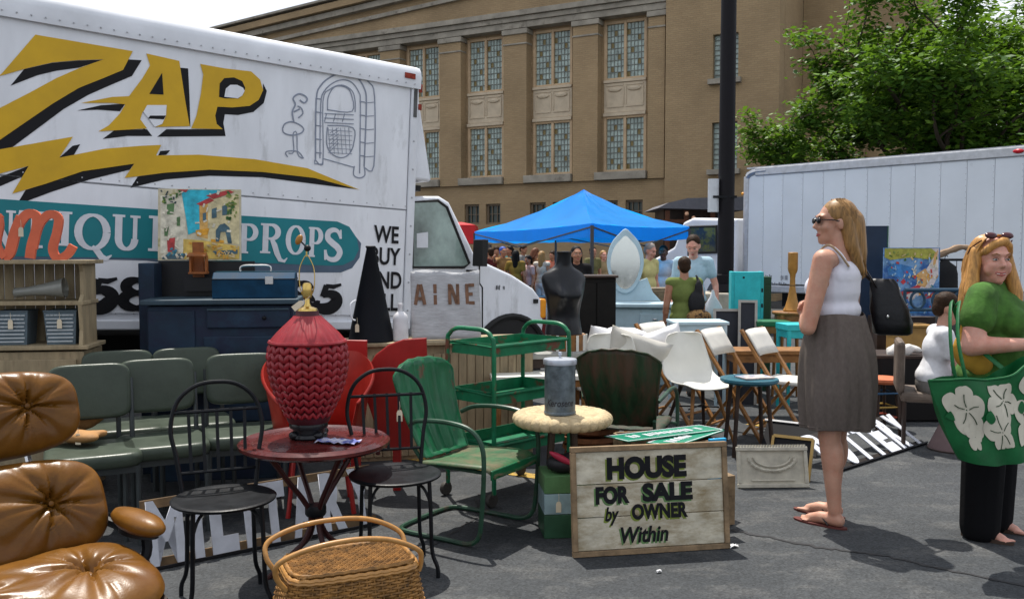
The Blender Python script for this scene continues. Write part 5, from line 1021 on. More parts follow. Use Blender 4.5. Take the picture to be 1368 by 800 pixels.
q = MB(); nn = 14; q.add([(-mw / 2 + mw * i / nn, -.012 + .006 * sin(i * 1.1 + j * .7), mh * j / nn + (.012 * sin(i * .5) if j == nn else 0)) for j in range(nn + 1) for i in range(nn + 1)], [(j * (nn + 1) + i, j * (nn + 1) + i + 1, (j + 1) * (nn + 1) + i + 1, (j + 1) * (nn + 1) + i) for j in range(nn) for i in range(nn)]); o = q.build('canvas', mk('raw_canvas', (.40, .405, .42), .85, var=.14, scale=14, bump=.3, bscale=20, stretch=(1, 1, 5)), mn, 60); sm = o.modifiers.new('s', 'SOLIDIFY'); sm.thickness = .02; sm.offset = 1
sten = mk('stencil_brown', (.17, .09, .055), .8, var=.3, scale=20); LT = {'A': [((.1, 0), (.42, 1)), ((.58, 1), (.9, 0)), ((.36, .3), (.64, .3))], 'I': [((.5, 0), (.5, .47)), ((.5, .55), (.5, 1))], 'N': [((.15, 0), (.15, 1)), ((.25, .95), (.75, .05)), ((.85, 0), (.85, 1))], 'E': [((.2, 0), (.2, 1)), ((.36, .94), (.85, .94)), ((.36, .5), (.7, .5)), ((.36, .06), (.85, .06))], 'M': [((.1, 0), (.1, 1)), ((.2, .95), (.48, .3)), ((.52, .3), (.8, .95)), ((.9, 0), (.9, 1))]}
for i, ch in enumerate('AINE'):
    q = MB(); wl_ = .085 if ch != 'I' else .06; xx = -.235 + i * .125
    for a, c in LT[ch]: ribbon(q, [(xx + a[0] * wl_, .255 + a[1] * .15), (xx + c[0] * wl_, .255 + c[1] * .15)], .024, .034, .038, 0, XZ)
    q.build('letter', sten, mn, 0)
# red steel pieces
def plate(label, uv, Y, rz=0):
    P_ = [at(u, v, Y) for u, v in uv]; cx = sum(p.x for p in P_) / len(P_); zmin = min(p.z for p in P_); r = thing('steel_plate', label, 'steel plate', (cx, Y, zmin), rz, 'red painted steel cutouts'); q = MB(); q.prism([(p.x - cx, p.z - zmin) for p in P_], -.004, .004, 0, XZ); q.build('sheet', redsteel, r, 0, bevel=.002)
    q = MB(); q.tube([(p.x - cx, .004, p.z - zmin) for p in P_], .005, 5, True); q.build('folded_edge', redsteel, r); q = MB(); q.box((0, .06, (0 - zmin) / 2 + .1), (.05, .1, zmin + .25 if zmin > 0 else .2)); q.build('prop_stand', redsteel, r, 0)
plate('red steel cutout with a quarter round top behind the tagged bistro chair', [(490, 530), (488, 510), (492, 492), (503, 474), (520, 461), (540, 454), (569, 452), (570, 490), (566, 528), (556, 538), (553, 560), (547, 597), (515, 597), (500, 560)], 5.55, radians(4))
plate('red steel rectangle behind the woven lamp shoulder', [(448, 454), (490, 455), (490, 490), (486, 560), (448, 560)], 5.75)
tc = thing('tub_chair', 'orange red steel tub chair behind the woven lamp', 'chair', spot(424, 5.2), radians(14)); q = MB(); R = []
for k in range(41):
    a = radians(-50 + 280 * k / 40); s_ = abs(k - 20) / 20; top = .89 - .42 * max(0, s_ - .35) ** 1.3; rr = .28
    R.append([(rr * .86 * cos(a), rr * .86 * sin(a), .38), (rr * .97 * cos(a), rr * .97 * sin(a), (.4 + top) / 2), ((rr + .03) * cos(a), (rr + .03) * sin(a), top), ((rr + .045) * cos(a), (rr + .045) * sin(a), top - .012)])
q.loft(R, 0, None, False, False, True); o = q.build('shell', mk('orange_red_steel', (.32, .022, .014), .4, var=.15), tc, 50); o.modifiers.new('s', 'SOLIDIFY').thickness = .006
q = MB(); q.lathe([(.001, .37), (.26, .37), (.27, .385), (.26, .40), (.001, .41)], 32); q.build('seat', redsteel, tc)
for k in range(4): a = pi / 4 + pi / 2 * k; q = MB(); q.tube([(.2 * cos(a), .2 * sin(a), .37), (.26 * cos(a), .26 * sin(a), 0)], .014, 8); q.build('leg', redsteel, tc)
for lab, u, v, w in (('crumpled white paper scrap beside the sale sign corner', 979, 731, .05), ('small white paper scrap on the asphalt near the crack', 880, 765, .025)):
    r = thing('paper_scrap', lab, 'paper scrap', gnd(u, v), .4); q = MB(); n = 4
    q.add([(w * (i / n - .5), w * .6 * (j / n - .5), .004 + .012 * abs(sin(i * 2.3 + j * 1.7))) for j in range(n + 1) for i in range(n + 1)], [(j * (n + 1) + i, j * (n + 1) + i + 1, (j + 1) * (n + 1) + i + 1, (j + 1) * (n + 1) + i) for j in range(n) for i in range(n)]); q.build('scrap', mk('scrap_white', (.6, .6, .6), .8), r, 20)
# ================================================================ middle distance
shellw = mk('shell_white', (.68, .67, .61), .35, var=.06, scale=4); teak = mk('folding_wood', (.26, .12, .035), .45, var=.3, scale=14); whitev = mk('white_vinyl', (.60, .58, .53), .45, var=.08)
palebl = mk('pale_blue_paint', (.40, .53, .60), .5, var=.12, scale=5, col2=(.28, .36, .40), thr=.66); turq = mk('turquoise_paint', (.025, .42, .46), .5, var=.15); dkwood = mk('dark_wood', (.035, .02, .014), .5, var=.4); midwood = mk('mid_wood', (.24, .11, .035), .5, var=.3, scale=12); concrete = mk('concrete', (.36, .33, .27), .9, var=.2, scale=6, bump=.4)
def zat(v, Y): return EYE - (v - 335) * Y / 1200
def table(name, label, loc, w, d, h, mtop, mleg, rz=0, t=.03, round_=False, apron=.07):
    r = thing(name, label, 'table', loc, rz); q = MB()
    if round_: q.lathe([(.001, h - t), (w / 2 - .01, h - t), (w / 2, h - t / 2), (w / 2 - .005, h), (.001, h)], 36)
    else: q.box((0, 0, h - t / 2), (w, d, t))
    q.build('table_top', mtop, r, 40, bevel=.005)
    if apron: q = MB(); q.lathe([(w * .40, h - t - apron), (w * .40, h - t)], 30) if round_ else q.box((0, 0, h - t - apron / 2), (w * .9, d * .9, apron)); q.build('apron', mleg, r, 30)
    for sx in (-1, 1):
        for sy in (-1, 1): 
            k = .36 if round_ else .43; q = MB(); q.tube([(sx * w * k * (.8 if round_ else 1), sy * d * k * (.8 if round_ else 1), h - t), (sx * w * k, sy * d * k, 0)], [.022, .015], 8); q.build('leg', mleg, r)
    return r
# --- tailor's bust on a wooden drum and grey table
g_t = table('grey_table', 'grey weathered table carrying the black bust behind the green cart', spot(745, 6.95), .66, .55, zat(467, 6.95), mk('grey_top', (.27, .27, .25), .6, var=.2), dkwood, .2, .04)
bd = thing('wooden_drum', 'small striped wooden drum under the black bust', 'drum', spot(757, 6.95)); bd.location.z = zat(467, 6.95); q = MB(); q.lathe([(.15, 0), (.15, .12), (.0, .122)], 24); q.build('drum_side', midwood, bd, 30)
q = MB()
for k in range(12): a = 2 * pi * k / 12; q.box((.152 * cos(a), .152 * sin(a), .06), (.02, .02, .12), 0)
q.build('drum_staves', shellw, bd, 0)['kind'] = 'stuff'
mq = thing('dress_form', 'glossy black female bust form standing behind the green cart', 'mannequin', spot(753, 6.92), radians(18)); mq.location.z = zat(467, 6.95) + .123
q = MB(); prf = [(0, .150, .105, 0), (.06, .142, .10, 0), (.14, .128, .092, 0), (.22, .135, .10, -.005), (.30, .152, .11, -.01), (.38, .172, .10, 0), (.43, .178, .088, .005), (.465, .160, .078, .01), (.49, .125, .070, .01), (.515, .085, .062, .01), (.545, .062, .058, .005), (.60, .055, .055, -.005), (.63, .060, .060, -.01)]
q.loft([[(lambda a, h=hw, d=hd, y=y, z=z: (h * cos(a), y + d * sin(a) - .05 * math.exp(-((z - .305) / .065) ** 2) * (math.exp(-((a - pi * 1.34) / .30) ** 2) + math.exp(-((a - pi * 1.66) / .30) ** 2)), z))(2 * pi * k / 64) for k in range(64)] for z, hw, hd, y in [(p.x, *[f for f in (p.y, p.z)], w.x) for p, w in zip(cr([(z, a_, b_) for z, a_, b_, c_ in prf], 4), cr([(c_, 0, 0) for z, a_, b_, c_ in prf], 4))]]); q.build('torso', mk('bust_black', (.005, .006, .009), .34, var=.2, spec=.35), mq, 80)
q = MB(); q.lathe([(.058, .628), (.062, .636), (.0, .638)], 24, (0, -.01, 0)); q.build('neck_cap', mk('neck_cap_grey', (.06, .065, .075), .3), mq)
# --- low benches of furniture behind cart
wb = table('white_bench', 'white topped low bench behind the galvanised can', spot(720, 6.55), .72, .34, zat(500, 6.5), shellw, midwood, .1, .035, apron=.05)
bs = thing('brick_red_basket', 'stack of brown woven trays behind the wicker stool', 'trays', spot(790, 5.9))
for k in range(6): q = MB(); q.lathe([(.16, 0), (.19, .02), (.19, .05), (.17, .05), (.15, .02)], 22, (random.uniform(-.02, .02), 0, .06 * k)); q.build('tray', mk('tray_brown', (.20, .075, .03), .6, var=.4, scale=20), bs, 40)
# --- white pillows
def pillow(label, u, v, Y, w, h, t, rx, ry, mat, rz=0):
    r = thing('pillow', label, 'pillow', at(u, v, Y), 0, 'pillows heaped on the bench'); r.rotation_euler = (rx, ry, rz); q = MB(); n = 18; V = []; F = []
    for sd in (1, -1):
        o = len(V)
        for j in range(n + 1):
            for i in range(n + 1):
                s, k = -1 + 2 * i / n, -1 + 2 * j / n; e = max(0, (1 - s * s) * (1 - k * k)) ** .36; pin = 1 - .06 * (1 - abs(s) ** 2) * abs(k) ** 2 ; pin2 = 1 - .06 * (1 - abs(k) ** 2) * abs(s) ** 2
                V.append((s * w / 2 * pin2, sd * t / 2 * e * (1 + .16 * sin(5 * s + 2 * k + u) * cos(4 * k + u)), k * h / 2 * pin))
        F += [tuple(o + x for x in (j * (n + 1) + i, j * (n + 1) + i + 1, (j + 1) * (n + 1) + i + 1, (j + 1) * (n + 1) + i)) for j in range(n) for i in range(n)]
    q.add(V, F); q.build('cushion', mat, r, 70); return r
pw1 = mk('pillow_white', (.68, .68, .70), .8, var=.05, bump=.3, bscale=12); pwb = mk('pillow_ticking', (.52, .50, .45), .85, var=.06, bump=.2, bscale=20)
tbn = table('pillow_bench', 'low wooden bench under the heaped pillows', spot(833, 7.2), .56, .45, zat(480, 7.2), midwood, dkwood, 0, .03)
pillow('white pillow lying beside the black bust', 812, 462, 7.15, .36, .30, .16, .5, .25, pw1); pillow('beige ticking pillow lying lowest of the heap', 848, 476, 7.0, .50, .38, .17, .25, .32, pwb); pillow('white pillow with an upturned corner at the right of the heap', 886, 458, 7.25, .34, .25, .15, .2, -.35, pw1); pillow('small white pillow tucked in the middle of the heap', 834, 452, 7.35, .34, .28, .15, 1.1, .1, pw1)
# --- white shell chairs
def shell_chair(label, loc, rz):
    c = thing('shell_chair', label, 'chair', loc, rz, 'white moulded shell chairs'); path = cr([(0, .235, .86), (0, .225, .80), (0, .20, .70), (0, .175, .60), (0, .13, .51), (0, .04, .465), (0, -.08, .462), (0, -.18, .47), (0, -.23, .455)], 4); q = MB(); R = []; N = len(path)
    for i, p in enumerate(path):
        t = i / (N - 1); w = .30 + .16 * min(1, t * 2.6) - (.10 * max(0, (t - .8) / .2) ** 2) ; w = w * (1 - .35 * max(0, (.07 - t) / .07) ** 2); lift = .05 * (1 - abs(t - .55) * 1.6) ; ring = []
        for k in range(21): s = -1 + 2 * k / 20; ring.append((s * w / 2, p.y - .07 * s * s * max(0, 1 - t * 1.3), p.z + lift * abs(s) ** 2.4 * (.3 + t)))
        R.append(ring)
    q.loft(R, 0, None, False, False, True); o = q.build('shell', shellw, c, 70); o.modifiers.new('s', 'SOLIDIFY').thickness = .008
    for sx in (-1, 1):
        for sy in (-1, 1): q = MB(); q.tube([(sx * .10, sy * .08 - .02, .455), (sx * .21, sy * .2 - .02, 0)], [.016, .011], 8); q.build('leg', teak if sy < 0 else dkwood, c)
    q = MB(); q.tube([(-.14, -.1, .3), (.14, .08, .3)], .006, 6); q.tube([(.14, -.1, .3), (-.14, .08, .3)], .006, 6); q.build('brace', blackmetal, c); return c
s0_ = shell_chair('white moulded shell chair beside the folding chairs', spot(932, 6.9), radians(24)); dup(s0_, spot(812, 6.75), radians(-15), 'white moulded shell chair mostly hidden behind the dark green chair', 'white moulded shell chairs')
# --- folding chairs
def folding(label, loc, rz):
    c = thing('folding_chair', label, 'chair', loc, rz, 'wooden folding chairs with white seats')
    for s in (-1, 1):
        q = MB(); q.bar((s * .20, .30, .86), (s * .20, -.27, 0), .022, .045, up=(1, 0, 0)); q.build('long_rail', teak, c, 0, bevel=.004); q = MB(); q.bar((s * .172, -.10, .47), (s * .172, .28, 0), .02, .04, up=(1, 0, 0)); q.build('rear_leg', teak, c, 0, bevel=.004)
    q = MB(); n = 10; q.loft([[(-.19 + .38 * k / n, .26 - (.86 - z) * .62 + .03 * sin(pi * k / n), z) for k in range(n + 1)] for z in (.86, .80, .72, .66)], 0, None, False, False, True); o = q.build('back_panel', whitev, c, 60); o.modifiers.new('s', 'SOLIDIFY').thickness = .014
    q = MB(); q.box((0, -.04, .455), (.37, .38, .035)); q.build('seat', whitev, c, 0, bevel=.012)
    for y, z in ((-.2, .1), (.22, .08)): q = MB(); q.tube([(-.18, y, z), (.18, y, z)], .011, 8); q.build('stretcher', teak, c)
    return c
f0 = folding('wooden folding chair with white seat right of the white shell chair', spot(992, 7.25), radians(52)); FG = 'wooden folding chairs with white seats'
dup(f0, spot(1052, 7.25), radians(52), 'wooden folding chair with white seat beside the standing woman', FG); dup(f0, spot(905, 7.9), radians(48), 'wooden folding chair half hidden behind the white shell chair', FG)
# --- teal topped stool with magazines
ts = thing('teal_stool', 'round teal topped stool with dark legs before the folding chairs', 'stool', spot(1003, 6.6)); hz = zat(505, 6.6)
q = MB(); q.lathe([(.001, hz - .035), (.2, hz - .035), (.214, hz - .02), (.21, hz - .003), (.001, hz)], 36); q.build('seat', mk('teal_blue', (.02, .10, .14), .35), ts)
for k in range(4): a = pi / 4 + pi / 2 * k; q = MB(); q.tube([(.15 * cos(a), .15 * sin(a), hz - .03), (.20 * cos(a), .20 * sin(a), 0)], .016, 8); q.build('leg', dkwood, ts)
mgz = thing('magazine', 'printed magazine lying open on the teal stool', 'magazine', spot(1010, 6.58), .3); mgz.location.z = hz + .001; q = MB(); q.box((0, 0, .006), (.24, .17, .010)); q.build('pages', mk('magazine_print', (.5, .42, .38), .5, var=.3, col2=(.10, .18, .3), thr=.52, scale2=14), mgz, 0)
# --- pale table, chalkboards, turquoise shelf, planter lamp
table('pale_blue_table', 'pale blue painted side table in front of the woman in the green tunic', spot(932, 8.5), .52, .40, zat(428, 8.5) - zg(1.7, 8.5), palebl, palebl, 0, .03, apron=.13)
def chalk(label, u, Y, w, vtop, rz):
    p = spot(u, Y); r = thing('chalkboard', label, 'chalkboard', p, 0, 'framed chalkboards'); r.rotation_euler = (radians(-10), 0, rz); h = (zat(vtop, Y) - p.z); q = MB(); q.box((0, 0, h / 2), (w, .012, h)); q.build('slate', mk('slate_black', (.018, .02, .028), .6, var=.2), r, 0)
    for s in (-1, 1): q = MB(); q.box((s * w / 2, -.006, h / 2), (.026, .03, h)); q.build('frame_rail', mk('frame_grey', (.34, .32, .29), .7), r, 0)
    q = MB(); q.box((0, -.006, h), (w + .026, .032, .026)); q.build('frame_rail', MATS['frame_grey'], r, 0)
chalk('framed chalkboard leaning beside the concrete pole base', 977, 8.9, .28, 414, radians(-6)); chalk('narrow framed chalkboard leaning against the turquoise shelf', 1000, 8.8, .16, 402, radians(-14))
tq = thing('turquoise_shelf', 'tall turquoise painted shelf with drilled sides beside the pole', 'shelf', spot(1000, 9.4), radians(-8)); hq = zat(363, 9.4) - tq.location.z
for x in (-.16, .14): q = MB(); q.box((x, .12, hq / 2), (.03, .26, hq)); q.build('side_board', turq, tq, 0, bevel=.004)
q = MB(); q.box((0, .25, hq / 2), (.28, .012, hq - .02)); q.build('back_board', turq, tq, 0)
for k in range(5): q = MB(); q.box((-.01, .11, .1 + (hq - .115) * k / 4), (.268, .24, .024)); q.build('shelf_board', turq, tq, 0)
q = MB()
for k in range(7): q.box((.14, -.012, .15 + k * .16), (.018, .006, .04)); 
q.box((-.05, -.012, hq - .06), (.02, .006, .02)); q.build('drilled_holes', black, tq, 0)['kind'] = 'stuff'
q = MB(); q.box((-.01, -.005, hq / 2), (.268, .014, hq - .04)); q.build('face_board', turq, tq, 0)
gp = thing('green_cupboard', 'tall narrow dark green cupboard behind the turquoise shelf', 'cupboard', spot(1022, 9.8)); q = MB(); q.box((0, .1, .62), (.12, .3, 1.25)); q.build('carcass', mk('bottle_green', (.012, .045, .02), .5), gp, 0, bevel=.01); q = MB(); q.box((0, -.055, .6), (.09, .012, 1.1)); q.build('door', MATS['bottle_green'], gp, 0, bevel=.004)
gb = table('green_bench', 'low green topped bench under the turned wooden pedestal', spot(1030, 9.0), .34, .3, zat(428, 9.0) - zg(2.6, 9), mk('bench_green', (.012, .12, .05), .5), midwood, 0, .05)
nt = table('brown_table', 'small round brown table holding the turned wooden pedestal', spot(1056, 9.2), .36, .36, zat(416, 9.2) - zg(2.85, 9.2), midwood, midwood, 0, .03, True)
np_ = thing('wooden_pedestal', 'turned wooden lamp pedestal standing on the small brown table', 'pedestal', spot(1059, 9.2)); np_.location.z = zat(416, 9.2); q = MB(); q.lathe([(.085, 0), (.09, .015), (.075, .04), (.05, .12), (.030, .24), (.026, .34), (.030, .38), (.045, .41), (.05, .44), (.05, .60), (.042, .605), (.0, .606)], 20); q.build('turned_post', mk('honey_wood', (.34, .16, .03), .4, var=.2), np_, 40); q = MB(); q.tube([(.13 * cos(2 * pi * k / 24), .13 * sin(2 * pi * k / 24), .27) for k in range(24)], .004, 5, True); q.build('wire_ring', blackmetal, np_)
table('turquoise_table', 'small turquoise table just left of the standing woman', spot(1068, 8.6), .34, .30, zat(432, 8.6) - zg(2.7, 8.6), turq, turq, .1, .06)
table('slatted_table', 'long low brown table behind the folding chairs', spot(1035, 8.2), .9, .35, zat(466, 8.2) - zg(2.4, 8.2), midwood, midwood, 0, .04)
# --- lamp pole
pl = thing('lamp_pole', 'tall dark steel lamp pole on a square concrete base', 'lamp pole', spot(969, 11.5)); pz = zat(386, 11.5) - pl.location.z
q = MB(); q.lathe([(.105, pz), (.10, pz + 2), (.085, 9)], 20); q.build('shaft', mk('pole_black', (.005, .004, .006), .6, var=.3, spec=.2), pl, 40)
q = MB(); q.box((.0, 0, pz / 2 - .02), (.66, .6, pz - .04)); q.build('concrete_base', concrete, pl, 0, bevel=.03); q = MB(); q.box((0, 0, pz + .02), (.40, .4, .1), taper=.8); q.box((0, 0, pz + .12), (.26, .26, .14)); q.build('base_plate', MATS['pole_black'], pl, 0, bevel=.015)
q = MB(); q.lathe([(.0, 0), (.068, .002), (.07, .01), (.07, .42), (.0, .425)], 18, (-.17, -.02, zat(284, 11.5) - pl.location.z)); cb_ = q.build('white_canister', mk('canister', (.55, .57, .6), .5), pl, 30); q = MB(); q.box((-.04, -.02, zat(264, 11.5) - pl.location.z), (.3, .16, .03)); q.build('strap', blackmetal, cb_, 0)
q = MB(); q.tube([(0, 0, 8.9), (.3, -.3, 9.0), (.9, -.9, 9.0)], .05, 8); q.box((1.1, -1.1, 9.0), (.6, .35, .14), M=None); q.build('lamp_head', MATS['pole_black'], pl, 0)
# --- vanity with oval mirror, black cabinet
vn = thing('vanity', 'pale blue vanity with a pointed oval mirror beyond the pillows', 'vanity', spot(845, 10.2), radians(-6)); vz = lambda v: zat(v, 10.2) - vn.location.z; vx = lambda u: (u - 845) * 10.2 / 1200
q = MB(); q.box((vx(860), .18, vz(412) / 2 + .0), (vx(902) - vx(820), .42, vz(412))); q.build('drawer_case', palebl, vn, 0, bevel=.015); q = MB(); q.box((vx(860), .16, vz(408)), (vx(905) - vx(818), .48, .05)); q.build('top_board', palebl, vn, 0, bevel=.015)
q = MB(); q.box((vx(875), -.04, vz(428)), (.34, .02, .16)); dw = q.build('drawer', palebl, vn, 0, bevel=.008); q = MB(); q.ell((vx(875), -.06, vz(426)), (.03, .015, .012)); q.build('drawer_pull', MATS['chrome'], dw)
oc = vx(836); zc_ = vz(352); P_ = []
for k in range(48): a = 2 * pi * k / 48; rz_ = .355 * (1 + .13 * max(0, sin(a)) ** 26); P_.append((oc + .215 * cos(a) * (1 - .12 * max(0, -sin(a))), zc_ + rz_ * sin(a)))
q = MB(); q.prism(P_, -.02, .02, 0, T(0, .30, 0) @ XZ); fr_ = q.build('mirror_frame', palebl, vn, 30, bevel=.008)
q = MB(); q.prism([(oc + (x - oc) * .80, zc_ + (z - zc_) * .82 - .01) for x, z in P_], .02, .024, 0, T(0, .30, 0) @ XZ); q.build('mirror_glass', mk('mirror', (.75, .80, .78), .04, 1, var=.05), fr_, 0)
q = MB(); q.prism([(oc - .17, vz(404)), (vx(885), vz(404)), (vx(874), vz(392)), (vx(866), vz(372)), (oc + .12, vz(378)), (oc - .12, vz(378))], -.015, .015, 0, T(0, .325, 0) @ XZ); q.build('mirror_support', palebl, vn, 0, bevel=.006)
bc = thing('black_cabinet', 'square black painted cabinet between the bust and the vanity', 'cabinet', spot(797, 9.2)); hb = zat(371, 9.2) - bc.location.z; q = MB(); q.box((0, .2, hb / 2), (.40, .4, hb)); q.build('carcass', mk('cabinet_black', (.006, .005, .004), .6, spec=.2, var=.5), bc, 0, bevel=.01); q = MB(); q.box((0, .18, hb + .012), (.44, .46, .024)); q.build('top_board', dkwood, bc, 0, bevel=.005)
for s in (-1, 1): q = MB(); q.box((s * .095, -.008, hb / 2), (.18, .014, hb - .1)); q.build('door', MATS['cabinet_black'], bc, 0, bevel=.005)
br_ = thing('brown_dresser', 'worn brown dresser behind the vanity', 'dresser', spot(885, 12.0)); hb = zat(385, 12) - br_.location.z; q = MB(); q.box((0, .2, hb / 2), (.7, .4, hb)); q.build('carcass', mk('worn_brown', (.17, .13, .08), .7, var=.5, scale=8), br_, 0, bevel=.01)
for k in range(3): q = MB(); q.box((0, -.008, hb - .14 - k * .26), (.62, .014, .22)); q.build('drawer', MATS['worn_brown'], br_, 0, bevel=.006)
# --- right hand stalls
db = thing('blue_board', 'tall dark blue panel behind the standing woman', 'panel', spot(1166, 9.9), radians(-6)); hb = zat(302, 9.9) - db.location.z; q = MB(); q.box((0, 0, hb / 2), (.28, .04, hb)); q.build('board', mk('midnight_blue', (.012, .025, .05), .5), db, 0, bevel=.004); q = MB(); q.box((.146, 0, hb / 2), (.012, .045, hb)); q.build('green_edge', mk('edge_green', (.05, .12, .08), .5), db, 0)
p2 = thing('bright_painting', 'brightly coloured abstract painting between the two women', 'painting', spot(1217, 9.4), radians(-3)); pw_, ph = (1254 - 1181) * 9.4 / 1200, (422 - 331) * 9.4 / 1200; p2.location.z = zat(422, 9.4)
q = MB(); q.box((0, 0, ph / 2), (pw_, .025, ph)); q.build('canvas', mk('canvas_blue', (.16, .30, .50), .7, var=.3, scale=9, col2=(.03, .10, .30), thr=.52, scale2=8), p2, 0)
dabs(p2, [[(0, .99), (.98, .99), (.9, .82), (.5, .86), (.1, .82), (0, .86)]], (.34, .33, .06), .003, 'paint_olive'); dabs(p2, [[(.98, .98), (.72, .62), (.5, .35), (.05, .3), (.05, .2), (.5, .22), (.9, .45), (.99, .6)], [(.85, .99), (.99, .99), (.99, .9)]], (.62, .56, .55), .004, 'paint_white')
dabs(p2, [[(.02, .4), (.3, .35), (.6, .45), (.8, .62), (.84, .6), (.62, .38), (.3, .28), (.02, .33)], [(.3, .5), (.36, .55), (.4, .5), (.35, .46)], [(.75, .25), (.9, .35), (.9, .28)]], (.45, .04, .05), .005, 'paint_red'); dabs(p2, [[(.6, .62), (.75, .7), (.85, .55), (.75, .42), (.6, .46)], [(.9, .9), (.97, .97), (.93, .75), (.88, .7)]], (.60, .35, .14), .0055, 'paint_orange'); dabs(p2, [[(.05, .7), (.2, .78), (.5, .72), (.55, .6), (.3, .56), (.08, .6)], [(.1, .12), (.5, .14), (.8, .1), (.8, .04), (.1, .04)]], (.05, .20, .48), .0045, 'paint_cobalt')
def pk2(x, y, r):
    if y > .82: return r.choice((G2_, W2_, G1_))
    if x > .5 and .3 < y < .75: return r.choice((R1_, O1_, W1_, W1_, B1_))
    return r.choice((B1_, (.06, .16, .42), (.25, .42, .62), W1_, R1_))
flecks(p2, 150, 8, pk2)
q = MB(); q.box((0, .25, -p2.location.z / 2 + zg(4.2, 9.4) / 2 - .01), (.6, .3, p2.location.z - zg(4.2, 9.4) - .02)); q.build('easel_box', dkwood, p2, 0)
rk_ = thing('clothes_rack', 'black pipe clothes rack behind the woman in green', 'rack', spot(1290, 9.7)); rz1 = zat(347, 9.7) - rk_.location.z
for s in (-1, 1): q = MB(); q.tube([(s * .45, 0, 0), (s * .45, 0, rz1)], .014, 8); q.build('post', blackmetal, rk_); q = MB(); q.tube([(s * .45, -.25, .02), (s * .45, .25, .02)], .014, 8); q.build('foot', blackmetal, rk_)
q = MB(); q.tube([(-.47, 0, rz1), (.47, 0, rz1)], .014, 8); q.build('rail', blackmetal, rk_)
for k in range(9): q = MB(); q.tube([(-.1 + .06 * k, 0, rz1), (-.1 + .06 * k, 0, rz1 - .3)], .004, 5); q.build('wire', blackmetal, rk_)
dwf = thing('driftwood', 'pale driftwood branch lying along the top of the clothes rack', 'branch', spot(1276, 9.68)); dwf.location.z = zat(344, 9.7); q = MB(); q.tube(cr([(-.25, 0, 0), (-.1, 0, .06), (.05, 0, .11), (.2, 0, .10), (.35, 0, .16)], 5), [.02, .03, .035, .04, .04, .035, .03, .035, .04, .035, .03, .025, .03, .03, .025, .02, .018, .016, .014, .01, .01], 8); q.build('branch', mk('driftwood_grey', (.25, .17, .11), .9, var=.3), dwf)
jk = thing('black_jacket', 'black sleeveless jacket hanging from the clothes rack', 'jacket', spot(1262, 9.66)); jk.location.z = 0; zz = zat(347, 9.66); q = MB(); q.loft([[(w * cos(a), d * sin(a), z) for a in [2 * pi * k / 16 for k in range(16)]] for w, d, z in ((.03, .03, zz), (.06, .04, zz - .03), (.12, .06, zz - .07), (.14, .07, zz - .15), (.145, .075, zz - .30), (.15, .08, zz - .48))]); q.build('cloth', mk('jacket_black', (.006, .006, .007), .8), jk, 60)
q = MB(); q.tube(cr([(0, 0, zz), (0, 0, zz + .03), (.02, 0, zz + .045), (.03, 0, zz + .03)], 3), .004, 5); q.build('hanger_hook', blackmetal, jk)
bb = thing('blue_bench', 'blue painted iron bench behind the boy in the white shirt', 'bench', spot(1262, 9.0)); b_z = zat(388, 9.0) - bb.location.z; ironb = mk('iron_blue', (.015, .05, .09), .45)
q = MB(); q.tube([(-.35, .1, b_z), (.35, .1, b_z)], .02, 8); q.build('top_rail', ironb, bb); q = MB(); q.tube([(-.35, .1, b_z - .2), (.35, .1, b_z - .2)], .016, 8); q.build('mid_rail', ironb, bb)
for x in (-.22, 0, .22): q = MB(); q.tube([(x + .07 * cos(2 * pi * k / 20), .1, b_z - .1 + .085 * sin(2 * pi * k / 20)) for k in range(20)], .014, 6, True); q.build('ring', ironb, bb)
for s in (-1, 1): q = MB(); q.tube([(s * .35, .1, 0), (s * .35, .1, b_z)], .018, 8); q.build('post', ironb, bb); q = MB(); q.tube([(s * .35, -.3, 0), (s * .35, -.3, .43), (s * .35, .1, .43)], .018, 8); q.build('leg', ironb, bb)
q = MB(); q.box((0, -.1, .44), (.72, .4, .03)); q.build('seat', ironb, bb, 0)
bt_ = thing('black_table', 'black cloth covered table holding a heap of white linen', 'table', spot(1222, 7.9), radians(-4)); hb = zat(474, 7.9) - bt_.location.z; q = MB(); q.box((0, .2, hb - .02), (.70, .5, .03)); q.build('table_top', dkwood, bt_, 0, bevel=.005)
n = 60; q = MB(); q.loft([[((.36 + .008 * sin(k * 2.1) * f) * math.copysign(abs(cos(2 * pi * k / n)) ** .3, cos(2 * pi * k / n)), .2 + (.26 + .008 * cos(k * 1.7) * f) * math.copysign(abs(sin(2 * pi * k / n)) ** .3, sin(2 * pi * k / n)), z) for k in range(n)] for z, f in ((hb - .034, 0), (hb * .5, 1), (.02, 2))], 0, None, False); q.build('black_cloth', mk('cloth_black', (.008, .007, .007), .9), bt_, 60)
for s in (-1, 1): q = MB(); q.tube([(s * .3, .2, 0), (s * .3, .2, hb - .03)], .02, 8); q.build('leg', dkwood, bt_)
wl2 = thing('white_linen', 'heap of white linen on the black covered table', 'linen', spot(1212, 7.95)); wl2.location.z = zat(474, 7.9); q = MB()
for k in range(9): q.ell((random.uniform(-.14, .14), random.uniform(-.05, .1), random.uniform(.0, .05)), (random.uniform(.05, .09), .05, random.uniform(.025, .05)), rot=Matrix.Rotation(random.uniform(-1, 1), 3, 'Y'))
skin_obj('folds', q, mk('linen', (.60, .58, .55), .9, bump=.3, bscale=25), wl2, .012, 2)
os_ = thing('orange_stool', 'painted stool with an orange seat and striped rungs beside the standing woman', 'stool', spot(1181, 7.55), .2); hb = zat(505, 7.55) - os_.location.z; q = MB(); q.lathe([(.001, hb - .04), (.15, hb - .04), (.165, hb - .02), (.16, hb), (.001, hb + .004)], 28); q.build('seat', mk('seat_orange', (.50, .14, .06), .5, var=.2), os_, 40)
